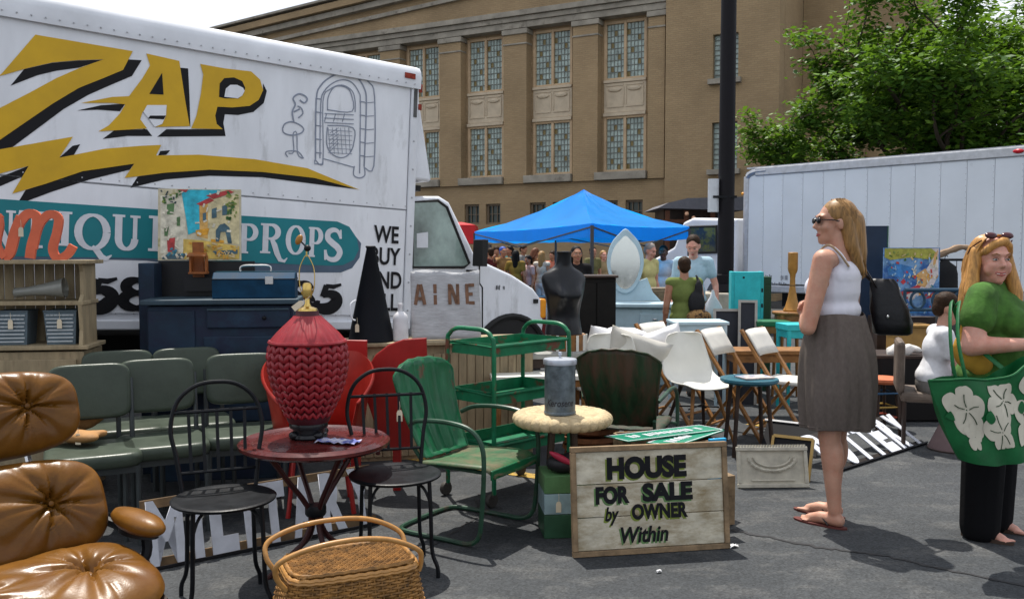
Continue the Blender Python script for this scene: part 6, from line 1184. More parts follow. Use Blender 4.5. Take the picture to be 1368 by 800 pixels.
for k in range(4): a = pi / 4 + pi / 2 * k; q = MB(); q.tube([(.11 * cos(a), .11 * sin(a), hb - .03), (.15 * cos(a), .15 * sin(a), 0)], .014, 8); q.build('leg', dkwood, os_)
for z, c in ((hb * .72, (.03, .10, .2)), (hb * .45, (.4, .25, .05)), (hb * .25, (.35, .06, .03))): q = MB(); q.tube([(.135 * cos(pi / 4 + pi / 2 * k), .135 * sin(pi / 4 + pi / 2 * k), z) for k in range(4)], .010, 6, True); q.build('rung', mk('rung%d' % int(z * 1000), c, .5), os_)
mv = thing('mauve_lampshade', 'mauve fabric lampshade standing on the asphalt behind the green tote', 'lampshade', gnd(1272, 600)); q = MB(); q.lathe([(.17, 0), (.172, .01), (.08, .22), (.078, .22), (.165, .012)], 28); q.build('shade', mk('mauve', (.16, .11, .11), .8), mv, 40); q = MB(); q.tube([(.171 * cos(2 * pi * k / 30), .171 * sin(2 * pi * k / 30), .008) for k in range(30)], .006, 6, True); q.build('trim', dkwood, mv)
bch = thing('brown_chair', 'brown upholstered chair under the seated boy', 'chair', spot(1246, 6.85), radians(70)); bl = mk('brown_hide', (.12, .09, .07), .6, var=.3)
q = MB(); q.box((0, 0, .40), (.44, .44, .08)); q.build('seat', bl, bch, 0, bevel=.03); q = MB(); q.box((0, .22, .62), (.42, .06, .40), M=None); q.build('backrest', bl, bch, 0, bevel=.03)
for sx in (-1, 1):
    for sy in (-1, 1): q = MB(); q.tube([(sx * .19, sy * .19, 0), (sx * .19, sy * .19, .38)], .016, 8); q.build('leg', dkwood, bch)
ob = thing('ochre_chest', 'ochre wooden chest behind the black covered table', 'chest', spot(1225, 8.9)); hb = zat(437, 8.9) - ob.location.z; q = MB(); q.box((0, .15, hb / 2), (.34, .3, hb)); q.build('carcass', mk('ochre_wood', (.32, .18, .05), .55, var=.2), ob, 0, bevel=.01); q = MB(); q.box((0, .14, hb + .01), (.37, .34, .02)); q.build('lid', MATS['ochre_wood'], ob, 0, bevel=.004)
# --- blue canopy tent
tn = thing('canopy_tent', 'bright blue pitched canopy tent in the middle distance', 'tent'); N_, R_, L_ = at(791, 299, 13), at(921, 301, 14.9), at(634, 310.5, 18.7); ez = (N_.z + R_.z + L_.z) / 3
for p in (N_, R_, L_): p.z = ez
Bk = L_ + R_ - N_; pk = at(780, 254, 16.6); tn.location = (pk.x, pk.y, zg(pk.x, pk.y)); off = Vector(tn.location); tarp = mk('tarp_blue', (.006, .30, .85), .6, var=.12, scale=2, bump=.25, bscale=6); tn_ = tarp.node_tree; tlu = tn_.nodes.new('ShaderNodeBsdfTranslucent'); tlu.inputs[0].default_value = (.015, .42, .95, 1); tmx = tn_.nodes.new('ShaderNodeMixShader'); tmx.inputs[0].default_value = .55; tn_.links.new(tn_.nodes['Principled BSDF'].outputs[0], tmx.inputs[1]); tn_.links.new(tlu.outputs[0], tmx.inputs[2]); tn_.links.new(tmx.outputs[0], tn_.nodes['Material Output'].inputs[0])
def lp2(a, b, c, n=10): # sagging roof triangle a,b eave, c peak
    V = []; F = []
    for j in range(n + 1):
        for i in range(n + 1): p = a.lerp(b, i / n).lerp(c, j / n); t = j / n; s = 4 * (i / n) * (1 - i / n); V.append(p - off - Vector((0, 0, .10 * sin(pi * t) * .9 + .035 * s * (1 - t) + .012 * sin(i * 2.2 + j))))
    return V, [(j * (n + 1) + i, j * (n + 1) + i + 1, (j + 1) * (n + 1) + i + 1, (j + 1) * (n + 1) + i) for j in range(n) for i in range(n)]
cs = [L_, N_, R_, Bk]
for k in range(4):
    q = MB(); V, F = lp2(cs[k], cs[(k + 1) % 4], pk); q.add(V, F); q.build('roof_panel', tarp, tn, 60)
    q = MB(); a, b_ = cs[k] - off, cs[(k + 1) % 4] - off; n = 14; q.loft([[a.lerp(b_, i / n) - Vector((0, 0, (.20 + .01 * sin(i * 1.9)) * j / 3 + .035 * 4 * (i / n) * (1 - i / n))) for i in range(n + 1)] for j in range(4)], 0, None, False, False, True); q.build('valance', tarp, tn, 60)
    q = MB(); p = cs[k] - off; gz = zg(cs[k].x, cs[k].y) - off.z; q.bar((p.x, p.y, gz), (p.x, p.y, p.z - .03), .05, .05); q.build('leg', mk('tent_steel', (.06, .06, .065), .5, .3), tn, 0)
    q = MB(); m_ = a.lerp(b_, .5); dz = Vector((0, 0, .32)); q.bar(a - Vector((0, 0, .05)), m_ - dz, .02, .02); q.bar(b_ - Vector((0, 0, .05)), m_ - dz, .02, .02); q.build('truss', MATS['tent_steel'], tn, 0)
# --- far kiosk with dark roof, red canopy
kb = thing('food_kiosk', 'dark wooden kiosk with a grey roof behind the lamp pole', 'kiosk', spot(940, 26)); ky = lambda v: zat(v, 26) - kb.location.z; kx = lambda u: (u - 940) * 26 / 1200
q = MB(); q.prism([(kx(876), ky(279)), (kx(890), ky(272)), (kx(915), ky(266)), (kx(990), ky(264)), (kx(990), ky(282))], -2.5, .3, 0, XZ); q.build('roof', mk('kiosk_roof', (.12, .12, .14), .6), kb, 0); q = MB(); q.box((kx(935), 1.2, ky(320) / 2 + .6), (kx(985) - kx(893), 1.6, ky(284) - .2)); q.build('back_wall', dkwood, kb, 0)
for u in (890, 915, 950): q = MB(); q.box((kx(u), -.1, ky(282) / 2), (.12, .12, ky(282))); q.build('post', mk('kiosk_post', (.10, .035, .015), .6), kb, 0)
q = MB(); q.box((kx(930), -.1, ky(296)), (2.0, .1, .1)); q.build('beam', MATS['kiosk_post'], kb, 0); q = MB(); q.ell((kx(914), -.3, ky(286.5)), (.06, .06, .06)); q.ell((kx(923), -.3, ky(292)), (.06, .06, .06)); q.build('lamp_globe', mk('globe', (.7, .4, .25), .3), kb)
rc = thing('red_canopy', 'red canopy stall far behind the truck cab', 'tent', spot(612, 24)); q = MB(); ry = lambda v: zat(v, 24) - rc.location.z; q.loft([[(-.9, -1, ry(326)), (.5, -1, ry(326)), (.5, 1, ry(326)), (-.9, 1, ry(326))], [(-.9, -1, ry(302)), (.5, -1, ry(302)), (.5, 1, ry(302)), (-.9, 1, ry(302))], [(-.1, 0, ry(297)), (.1, 0, ry(297)), (.1, .1, ry(297)), (-.1, .1, ry(297))]]); q.build('canopy', mk('canopy_red', (.50, .015, .02), .6), rc, 0)
for sx in (-1, 1):
    for sy in (-1, 1): q = MB(); q.bar((sx * .85, sy * .95, 0), (sx * .85, sy * .95, ry(326)), .05, .05); q.build('leg', MATS['tent_steel'], rc, 0)
# --- trestle tables under the tent
for lab, u, Y, c in (('red covered trestle table under the blue tent beside the hood', 668, 15.0, (.16, .02, .02)), ('brown covered trestle table under the blue tent near the vanity', 800, 13.6, (.13, .06, .03))):
    r = thing('trestle_table', lab, 'table', spot(u, Y)); h = .8; q = MB(); q.box((0, 0, h), (1.5, .6, .04)); q.build('table_top', dkwood, r, 0); q = MB(); q.box((0, 0, h * .55), (1.52, .62, h * .8), taper=.99); q.build('cloth', mk('cloth%d' % u, c, .85, var=.3), r, 0, bevel=.01)
# ================================================================ people
def skin_mat(name, c): return mk(name, c, .5, var=.13, scale=11, bump=.08, bscale=160, col2=(c[0] * .95, c[1] * .72, c[2] * .66), thr=.60, soft2=.14, scale2=9, sub=.12, spec=.4)
fair = skin_mat('skin_fair', (.48, .26, .18)); ruddy = skin_mat('skin_ruddy', (.60, .31, .235)); tanned = skin_mat('skin_tanned', (.36, .175, .105)); browns = skin_mat('skin_brown', (.12, .055, .032))
JD = dict(head=(0, -.01, 1.575), neck=(0, .012, 1.43), shl=(.165, .01, 1.385), shr=(-.165, .01, 1.385), ell=(.215, .03, 1.10), elr=(-.215, .03, 1.10), wrl=(.225, -.05, .86), wrr=(-.225, -.05, .86), hpl=(.085, .01, .89), hpr=(-.085, .01, .89), knl=(.09, -.005, .48), knr=(-.09, -.005, .48), anl=(.09, .03, .085), anr=(-.09, .03, .085), chest=(0, 0, 1.25), belly=(0, -.005, 1.05), pelvis=(0, .01, .93))
def jv(J, k): return Vector(J[k])
def hand(b, wr, fwd, side, up, s=1, curl=.5, n=8):   # fwd: along the fingers, side: towards the thumb, up: back of hand
    f, sd, u = fwd.normalized(), side.normalized(), up.normalized(); k = s
    b.limb([wr, wr + f * .045 * k, wr + f * .082 * k], [.024 * k, .032 * k, .030 * k], n); b.cap(wr + f * .06 * k + sd * .022 * k, wr + f * .06 * k - sd * .024 * k, .020 * k, .018 * k, n)
    for i, (o, L) in enumerate(((.028, .070), (.010, .080), (-.009, .075), (-.027, .058))):
        p = wr + f * .085 * k + sd * o * k; d = f.copy(); pts = [p]
        for j in range(3): d = (d - u * curl * (.5 + .3 * j)).normalized(); p = p + d * L * k * (.42, .33, .25)[j]; pts.append(p)
        b.limb(pts, [.0095 * k, .009 * k, .008 * k, .0068 * k], n)
    p = wr + f * .03 * k + sd * .026 * k; q1 = p + (f * .6 + sd * .7 - u * .2).normalized() * .04 * k; q2 = q1 + (f * .9 + sd * .1 - u * .4).normalized() * .032 * k; b.limb([p, q1, q2], [.013 * k, .011 * k, .008 * k], n)
def head_shape(b, c, R, s=1):
    T3 = lambda x, y, z: Vector(c) + R @ (Vector((x, y, z)) * s); e = lambda p, r: b.ell(T3(*p), [q_ * s for q_ in r], 16, 11, rot=R)
    e((0, .012, .03), (.074, .092, .090)); e((0, -.028, -.03), (.058, .062, .075)); e((0, -.062, -.092), (.026, .024, .022)); e((0, -.045, -.075), (.045, .042, .035))
    b.cap(T3(0, -.086, .012), T3(0, -.106, -.020), .009 * s, .0125 * s); e((0, -.095, -.026), (.017, .012, .009)); e((0, -.078, .034), (.052, .016, .014))
    for x in (-1, 1): e((x * .036, -.062, -.022), (.026, .026, .024)); e((x * .074, .008, -.006), (.011, .022, .032))
    e((0, -.078, -.060), (.024, .013, .016))
    return T3
def face_bits(parent, T3, R, s=1, smile=False, iris=(.05, .07, .09), brow=(.16, .08, .03), glasses=False):
    ew = mk('eye_white', (.62, .60, .57), .3); q = MB()
    if not glasses:
        for x in (-1, 1):
            q = MB(); q.ell(T3(x * .031, -.0785, .008), (.0125 * s, .0085 * s, .0052 * s), 12, 8, rot=R); ey = q.build('eye', ew, parent); q = MB(); q.ell(T3(x * .031, -.0865, .008), (.0052 * s, .003 * s, .0045 * s), 10, 6, rot=R); q.build('iris', mk('iris_dark', iris, .2), ey)
            q = MB(); q.tube([T3(x * .017, -.087, .010), T3(x * .031, -.0895, .0165), T3(x * .046, -.081, .011)], .0016 * s, 5); q.build('eyelid', mk('lid_brown', (.10, .04, .025), .6), parent)
    for x in (-1, 1): q = MB(); q.tube([T3(x * .014, -.090, .030), T3(x * .032, -.091, .037), T3(x * .050, -.079, .031)], [.002 * s, .0032 * s, .0015 * s], 5); q.build('eyebrow', mk('brow%d' % int(brow[0] * 999), brow, .8), parent)
    lip = mk('lip', (.36, .075, .07), .35)
    if smile:
        w = .031; q = MB(); q.tube([T3(-w, -.072, -.050), T3(-.016, -.088, -.056), T3(0, -.092, -.057), T3(.016, -.088, -.056), T3(w, -.072, -.050)], [.0018 * s, .0026 * s, .003 * s, .0026 * s, .0018 * s], 6); q.build('upper_lip', lip, parent); q = MB(); q.tube([T3(-w, -.072, -.051), T3(-.018, -.086, -.065), T3(0, -.090, -.069), T3(.018, -.086, -.065), T3(w, -.072, -.051)], [.002 * s, .003 * s, .0038 * s, .003 * s, .002 * s], 6); q.build('lower_lip', lip, parent)
        q = MB(); q.ell(T3(0, -.0835, -.0605), (.024 * s, .006 * s, .0055 * s), 14, 7, rot=R); q.build('teeth', mk('teeth_white', (.66, .62, .54), .25), parent)
    else:
        q = MB(); q.tube([T3(-.023, -.084, -.060), T3(0, -.0925, -.057), T3(.023, -.080, -.060)], [.002 * s, .0034 * s, .002 * s], 6); q.tube([T3(-.021, -.080, -.062), T3(0, -.0915, -.066), T3(.021, -.084, -.062)], [.002 * s, .005 * s, .002 * s], 6); q.build('lips', lip, parent)
def body_shape(J, s=1, g=1, hands=True, vn=10, legs=True):
    b = MB(); v = lambda k: jv(J, k)
    b.limb([v('neck') + Vector((0, .005, -.05)), v('head') + Vector((0, .012, -.05))], [.055 * g ** .5, .050 * g ** .5])
    for k, r in (('chest', (.135 * g, .098 * g, .15)), ('belly', (.122 * g, .095 * g, .14)), ('pelvis', (.148 * g, .108 * g, .12))): b.ell(v(k), r)
    b.cap(v('shl'), v('shr'), .055, .055)
    for sd in 'lr':
        b.limb([v('sh' + sd), v('el' + sd), v('wr' + sd)], [.050 * g, .038 * g, .025 * g ** .5])
        mid = v('el' + sd).lerp(v('wr' + sd), .3); b.ell(mid, (.038 * g, .038 * g, .05))
        if hands:
            f = (v('wr' + sd) - v('el' + sd)).normalized(); x = 1 if sd == 'l' else -1; t = J.get('th' + sd, Vector((-x * .3, -1, 0))); t = Vector(t); t = (t - f * t.dot(f)).normalized(); up = J.get('up' + sd); up = Vector(up) if up is not None else Vector((x, 0, .1)); up = (up - f * up.dot(f)).normalized(); t = (t - up * t.dot(up)).normalized(); hand(b, v('wr' + sd), f, t, up, 1, J.get('curl', .45), 8)
        if legs:
            b.limb([v('hp' + sd), v('kn' + sd), v('an' + sd)], [.082 * g, .053 * g, .034]); c = v('kn' + sd).lerp(v('an' + sd), .28); b.ell(c + Vector((0, .014, 0)), (.046 * g, .05 * g, .11)); x = 1 if sd == 'l' else -1; a = v('an' + sd); ft = J.get('ft', Vector((0, -1, 0))); ft = Vector(ft)
            b.limb([a + Vector((0, .02, -.045)), a + ft * .075 + Vector((0, 0, -.045)), a + ft * .14 + Vector((0, 0, -.062))], [.034, .032, .024])
            sdv = Vector((-ft.y, ft.x, 0))
            for i, (o, L, r) in enumerate(((-x * .026, .055, .012), (-x * .008, .052, .0085), (x * .007, .046, .008), (x * .02, .038, .0075), (x * .032, .028, .007))): p = a + ft * .135 + sdv * (o * -1 if ft.y < 0 else o) * -1 + Vector((0, 0, -.070)); b.cap(p, p + ft * L, r, r * .9, 8)
    return b
def merge(*ds):
    o = dict(JD)
    for d in ds: o.update(d)
    return o
def strands(name, parent, mat, curves, r=.004, n=5):
    q = MB()
    for c in curves: q.tube(c, [r * .6] + [r] * (len(c) - 2) + [r * .3], n)
    o = q.build(name, mat, parent, 60); o['kind'] = 'stuff'; return o
def crowd(label, u, Y, rz, H, top, bottom, hair, skin=tanned, J=None, hairlen=0, seat=False, g=1, vox=.017, sleeve=.5, group=None, smalls=True):
    J = merge(J or {}); k = H / 1.70; r = thing('person', label, 'person', spot(u, Y), rz, group); r.scale = (k, k, k)
    b = body_shape(J, 1, g); R = J.get('rot', Matrix.Rotation(0, 3, 'Z')); T3 = head_shape(b, J['head'], R); skin_obj('body', b, skin, r, vox * .72, 3)
    t = MB(); v = lambda q_: jv(J, q_)
    for kk, rr in (('chest', (.155 * g, .118 * g, .15)), ('belly', (.145 * g, .118 * g, .15))): t.ell(v(kk), rr)
    t.cap(v('shl'), v('shr'), .068, .068); t.ell(v('pelvis') + Vector((0, 0, .03)), (.162 * g, .125 * g, .10))
    if sleeve: 
        for sd in 'lr': t.cap(v('sh' + sd), v('sh' + sd).lerp(v('el' + sd), sleeve), .066 * g, .058 * g)
    skin_obj('top', t, top, r, vox, 3)
    t = MB(); t.ell(v('pelvis') + Vector((0, 0, -.03)), (.158 * g, .122 * g, .12))
    for sd in 'lr': t.limb([v('hp' + sd), v('kn' + sd), v('an' + sd) + Vector((0, 0, -.02))], [.092 * g, .07 * g, .058])
    skin_obj('trousers', t, bottom, r, vox, 3)
    t = MB(); t.ell(T3(0, .024, .048), (.083, .094, .084), rot=R); t.ell(T3(0, .06, .0), (.07, .055, .08), rot=R)
    if hairlen:
        t.limb([T3(0, .06, .02), T3(0, .075, -hairlen)], [.075, .06]); 
        for x in (-1, 1): t.limb([T3(x * .06, .03, .03), T3(x * .07, .04, -hairlen * .8)], [.035, .025])
    skin_obj('hair', t, hair, r, .013, 3)
    if smalls: face_bits(r, T3, R)
    t = MB()
    for sd in 'lr': a = v('an' + sd); ft = Vector(J.get('ft', (0, -1, 0))); t.limb([a + Vector((0, .03, -.05)), a + ft * .09 + Vector((0, 0, -.055)), a + ft * .16 + Vector((0, 0, -.062))], [.04, .038, .03])
    skin_obj('shoes', t, mk('shoe_dark', (.03, .025, .02), .6), r, vox, 2)
    return r
cl = lambda n, c: mk('cloth_' + n, c, .9, spec=.15, var=.15, scale=10, bump=.15, bscale=30)
hb_, hk_, hg_ = mk('hair_brown', (.028, .014, .007), .6, spec=.12, var=.4, scale=20, bump=.6, bscale=50), mk('hair_black', (.007, .006, .006), .6, spec=.12, bump=.6, bscale=50), mk('hair_grey', (.25, .22, .2), .6)
R3 = lambda z, x=0: Matrix.Rotation(z, 3, 'Z') @ Matrix.Rotation(x, 3, 'X')
# --- man in pale blue shirt, woman in green tunic
crowd('man in a pale blue t-shirt looking down beside the lamp pole', 926, 10.4, radians(-14), 1.72, cl('pale_blue', (.36, .50, .58)), cl('khaki', (.16, .12, .07)), hb_, ruddy, dict(rot=R3(-.1, .45), head=(0, -.05, 1.565), ell=(.25, .03, 1.12), wrl=(.27, -.06, .88)), sleeve=.55)
wg = crowd('woman in a sleeveless green tunic seen from behind beside the pale table', 914, 9.4, radians(176), 1.46, cl('leaf_green', (.14, .175, .05)), cl('grey', (.14, .13, .12)), hb_, tanned, None, 0, sleeve=0, g=1.12)
sb = thing('sling_bag', 'black sling bag with a leopard print pouch on the back of the woman in green', 'bag', spot(931, 9.28)); q = MB(); q.ell((0, 0, .98), (.09, .05, .13)); q.ell((.02, 0, 1.12), (.045, .03, .1)); q.cap((.03, 0, 1.18), (.0, .03, 1.26), .02, .015); skin_obj('sling', q, mk('sling_black', (.01, .01, .012), .7), sb, .014, 3)
q = MB(); q.ell((.02, -.03, .84), (.13, .07, .075)); q.build('leopard_pouch', mk('leopard', (.30, .17, .06), .7, col2=(.03, .015, .01), thr=.52, soft2=.03, scale2=28), sb)
pb = thing('plastic_bag', 'white plastic carrier bag hanging from the man in blue', 'bag', at(952, 428, 10.0)); q = MB(); q.loft([[(w * cos(a), d * sin(a), z) for a in [2 * pi * k / 12 for k in range(12)]] for w, d, z in ((.10, .05, 0), (.13, .07, .06), (.10, .06, .16), (.03, .02, .27), (.012, .01, .34))]); q.build('carrier', mk('plastic_white', (.62, .64, .68), .4), pb, 60)
# --- the crowd under and beyond the tent
CG = 'shoppers under the blue tent'
crowd('shopper in a yellow polo shirt beyond the vanity', 866, 14.0, radians(40), 1.70, cl('pale_yellow', (.55, .50, .22)), cl('blue_dark', (.03, .04, .08)), hg_, ruddy, dict(rot=R3(.1, .3), head=(0, -.04, 1.565)), group=CG)
crowd('shopper in a white shirt right of the yellow polo shirt', 886, 15.5, radians(-20), 1.68, cl('white', (.60, .60, .62)), cl('black', (.02, .02, .02)), hk_, browns, group=CG)
crowd('dark haired figure in black behind the bust form', 770, 12.4, radians(10), 1.62, cl('coal', (.012, .011, .012)), cl('black', (.02, .02, .02)), hk_, tanned, None, .3, group=CG)
crowd('shopper in a royal blue cap reaching up beside the tent leg', 672, 21.2, radians(30), 1.75, cl('tan', (.26, .15, .06)), cl('brown', (.10, .06, .03)), mk('cap_blue', (.02, .07, .35), .6), tanned, dict(elr=(-.33, -.2, 1.36), wrr=(-.46, -.42, 1.45)), group=CG)
crowd('shopper with long black hair and a mustard top', 689, 20.6, radians(170), 1.66, cl('mustard', (.24, .15, .03)), cl('maroon', (.10, .02, .02)), hk_, tanned, dict(ell=(.28, -.05, 1.13), wrl=(.18, -.27, 1.02)), .26, group=CG)
crowd('shopper in a pale pink top behind the truck hood', 706, 20.8, radians(-60), 1.54, cl('pink', (.50, .34, .32)), cl('brown', (.10, .06, .03)), hk_, tanned, dict(elr=(-.25, -.12, 1.12), wrr=(-.12, -.33, 1.18), rot=R3(.3, .35)), .08, group=CG)
crowd('fair haired shopper in a white dress behind the bust form', 724, 21.0, radians(150), 1.64, cl('ivory', (.55, .50, .42)), cl('white', (.60, .60, .62)), mk('hair_straw', (.30, .17, .06), .5), tanned, None, .22, sleeve=0, group=CG)
crowd('shopper in a dark maroon shirt at the tent edge', 655, 21.5, radians(-150), 1.72, cl('maroon', (.10, .02, .02)), cl('blue_dark', (.03, .04, .08)), hb_, tanned, group=CG)
crowd('shopper in a cream shirt beside the truck mirror', 640, 21.8, radians(60), 1.7, cl('ivory', (.55, .50, .42)), cl('khaki', (.16, .12, .07)), hb_, ruddy, dict(ell=(.3, -.22, 1.3), wrl=(.36, -.5, 1.4)), group=CG)
crowd('shopper in a sand coloured jacket under the tent near the vanity', 806, 21.4, radians(20), 1.66, cl('sand', (.30, .22, .12)), cl('brown', (.10, .06, .03)), mk('hair_straw', (.30, .17, .06), .5), ruddy, None, .1, group=CG)
crowd('shopper in a violet top at the back of the tent', 822, 22.5, radians(-30), 1.66, cl('violet', (.16, .05, .22)), cl('black', (.02, .02, .02)), hb_, tanned, None, .15, group=CG)
for lab, u, Y, rz_, H, tc_, hc, hl in (('shopper in a rust coloured shirt deep in the crowd', 663, 23.0, 15, 1.78, (.30, .09, .03), hb_, 0), ('shopper in a teal shirt behind the mustard top', 681, 23.5, -40, 1.80, (.03, .14, .15), hk_, .1), ('shopper in a striped brown blouse behind the pink top', 715, 23.2, 120, 1.74, (.20, .10, .05), mk('hair_auburn', (.12, .04, .015), .6), .18), ('shopper in a coral dress left of the tent centre leg', 738, 22.5, -20, 1.66, (.45, .14, .09), hb_, .24), ('shopper in an olive shirt near the black cabinet', 792, 20.9, 30, 1.74, (.13, .12, .05), hk_, 0), ('shopper in a grey shirt left of the pink top', 699, 24.0, 60, 1.84, (.22, .22, .22), hb_, 0)):
    crowd(lab, u, Y, radians(rz_), H, cl('c%d' % u, tc_), cl('brown', (.10, .06, .03)), hc, tanned, dict(elr=(-.26, -.08, 1.12), wrr=(-.14, -.28, 1.05 + .1 * (u % 3)), rot=R3(.2 * (u % 3 - 1), .15 * (u % 4))), hl, group=CG, vox=.022, smalls=False)
# --- seated boy
crowd('boy in a white t-shirt seated on the brown chair', 1256, 6.75, radians(78), 1.66, cl('white', (.60, .60, .62)), cl('grey', (.14, .13, .12)), hb_, fair, dict(head=(0, -.06, 1.09), neck=(0, -.03, .95), chest=(0, 0, .78), belly=(0, .02, .60), pelvis=(0, .04, .54), shl=(.15, -.01, .90), shr=(-.15, -.01, .90), ell=(.19, -.10, .66), elr=(-.19, -.10, .66), wrl=(.13, -.32, .62), wrr=(-.13, -.32, .62), hpl=(.085, .0, .50), hpr=(-.085, .0, .50), knl=(.11, -.42, .50), knr=(-.11, -.42, .50), anl=(.11, -.42, .085), anr=(-.11, -.42, .085), rot=R3(.0, .25)), sleeve=.6)
# --- standing woman in white top and grey skirt
w1 = thing('person', 'standing woman in a white sleeveless top and grey skirt with a black shoulder bag', 'person', (1.775, 4.90, 0), radians(-134))
s1_ = 1.77 / 1.70; J1 = merge(dict(ell=(.235, -.045, 1.05), wrl=(.02, -.17, 1.12), elr=(-.225, -.02, 1.06), wrr=(-.03, -.12, 1.12), thl=(-.3, 0, 1), upl=(.6, -.5, .3), thr=(.3, 0, 1), upr=(-.6, -.5, .3), head=(0, -.02, 1.585), rot=R3(.76, .0), curl=.6, anl=(.075, .045, .085), anr=(-.095, -.04, .085), knl=(.08, .01, .48), knr=(-.09, -.03, .48), shl=(.168, .0, 1.395), shr=(-.168, .0, 1.395)))
w1.scale = (s1_,) * 3
b = body_shape(J1, 1, 1.10); T3 = head_shape(b, J1['head'], J1['rot']); skin_obj('body', b, fair, w1, .0075, 4); face_bits(w1, T3, J1['rot'], glasses=True)
t = MB(); t.ell((0, -.005, 1.25), (.152, .118, .165)); t.ell((0, -.005, 1.13), (.155, .125, .08)); 
for x in (-1, 1): t.ell((x * .07, -.085, 1.245), (.07, .055, .07)); t.tube(cr([(x * .085, -.075, 1.33), (x * .10, -.045, 1.42), (x * .105, .0, 1.452), (x * .10, .05, 1.42), (x * .075, .085, 1.35)], 4), .021, 8, flat=.7)
t.ell((0, .03, 1.31), (.14, .085, .09)); skin_obj('top', t, mk('top_white', (.66, .65, .72), .85, var=.06, bump=.2, bscale=22), w1, .009, 3)
for x in (-1, 1): q = MB(); q.tube(cr([(x * .092, -.085, 1.345), (x * .112, -.05, 1.43), (x * .117, .0, 1.470), (x * .112, .05, 1.435), (x * .085, .098, 1.36)], 4), .006, 6); q.build('strap_trim', mk('strap_tan', (.30, .22, .14), .7), w1)
n = 96; R = []
for z, rx, ry, f in ((1.115, .152, .122, .002), (1.10, .160, .132, .004), (1.05, .172, .146, .006), (.98, .192, .168, .008), (.90, .204, .186, .009), (.80, .208, .192, .010), (.70, .208, .192, .012), (.60, .200, .184, .013), (.515, .192, .176, .014)):
    R.append([((rx + f * sin(7 * a + 3 * sin(2 * a + 4 * z)) + f * .4 * sin(17 * a + z * 5)) * cos(a), .012 + (ry + f * sin(7 * a + 3 * sin(2 * a + 4 * z)) + f * .4 * sin(17 * a + z * 5)) * sin(a), z + .006 * sin(3 * a)) for a in [2 * pi * k / n for k in range(n)]])
q = MB(); q.loft(R, 0, None, False); o = q.build('skirt', mk('skirt_taupe', (.125, .102, .090), .9, var=.12, scale=40, bump=.35, bscale=11, spec=.1, stretch=(1.4, 1.4, .8)), w1, 80); o.modifiers.new('s', 'SOLIDIFY').thickness = .005; o.modifiers.new('v', 'SUBSURF').levels = 1
q = MB(); q.tube([(x, y, z + .022) for x, y, z in R[-1]], .0035, 5, True); q.build('hem_stitching', MATS['skirt_taupe'], o)
blond = mk('hair_blond', (.25, .135, .045), .45, var=.45, scale=25, stretch=(3, 3, .4)); rt = J1['rot']
t = MB(); t.ell(T3(0, .024, .042), (.084, .097, .089), rot=rt); t.ell(T3(0, .07, -.02), (.076, .056, .11), rot=rt); t.limb([T3(0, .075, 0), T3(0, .10, -.16), T3(-.01, .125, -.26)], [.082, .072, .045]); t.limb([T3(.055, .04, .02), T3(.068, .065, -.12), T3(.05, .12, -.25)], [.04, .036, .026]); t.limb([T3(-.055, .04, .02), T3(-.066, .055, -.12), T3(-.04, .11, -.25)], [.04, .036, .026])
hr = skin_obj('hair', t, blond, w1, .009, 3)
cv_ = []; rr = random.Random(3)
for k in range(150):
    a = rr.uniform(-1.75, 1.75); x = sin(a); y = cos(a); e = rr.uniform(.55, 1.0); L = rr.uniform(.20, .29); top = T3(.035 * x * e, .0 + .05 * y * e, .128 - .02 * (1 - e)); p1 = T3(.082 * x, .03 + .09 * y * .9, .06); p2 = T3(.086 * x, .045 + .085 * max(y, -.2), -.06); p3 = T3(.075 * x, .07 + .075 * max(y, 0), -.16); p4 = T3(.05 * x + rr.gauss(0, .008), .11 + .055 * max(y, 0), -L)
    if y < -.1 and abs(x) > .5: p2 = T3(.084 * x, .03, -.03)
    cv_.append(cr([top, p1, p2, p3, p4], 3))
strands('hair_strands', hr, blond, cv_, .0042)
q = MB(); sgm = mk('sunglass_black', (.008, .006, .01), .15); 
for x in (-1, 1): q.ell(T3(x * .034, -.096, .012), (.026, .010, .017), 12, 7, rot=rt); q.tube([T3(x * .058, -.088, .016), T3(x * .078, -.03, .014), T3(x * .079, .01, .004)], .003, 5)
q.tube([T3(-.012, -.104, .016), T3(.012, -.104, .016)], .004, 5); q.build('sunglasses', sgm, w1)
for sd, x in (('l', 1), ('r', -1)):
    a = Vector(J1['an' + sd]); q = MB(); q.prism([(a.x + .040 * cos(t_) * (1 + .15 * (sin(t_) < 0)), a.y - .080 + .148 * sin(t_)) for t_ in [2 * pi * k / 28 for k in range(28)]], -.008, .010); fl = q.build('flip_flop', mk('flipflop_sole', (.10, .025, .02), .7), w1, 30)
    q = MB(); q.tube(cr([(a.x + .036, a.y - .02, .015), (a.x + .02, a.y - .075, .052), (a.x - x * .008, a.y - .15, .030)], 4), .005, 6); q.tube(cr([(a.x - .036, a.y - .02, .015), (a.x - .022, a.y - .075, .052), (a.x - x * .008, a.y - .15, .030)], 4), .005, 6); q.build('thong_strap', mk('thong_dark', (.02, .015, .015), .5), fl)
hbg = thing('shoulder_bag', 'black leather shoulder bag hanging behind the standing woman', 'bag', (2.085, 4.98, 0), radians(-20)); q = MB(); bl_ = mk('bag_leather_black', (.006, .006, .008), .45, var=.3, bump=.35, bscale=25, spec=.3)
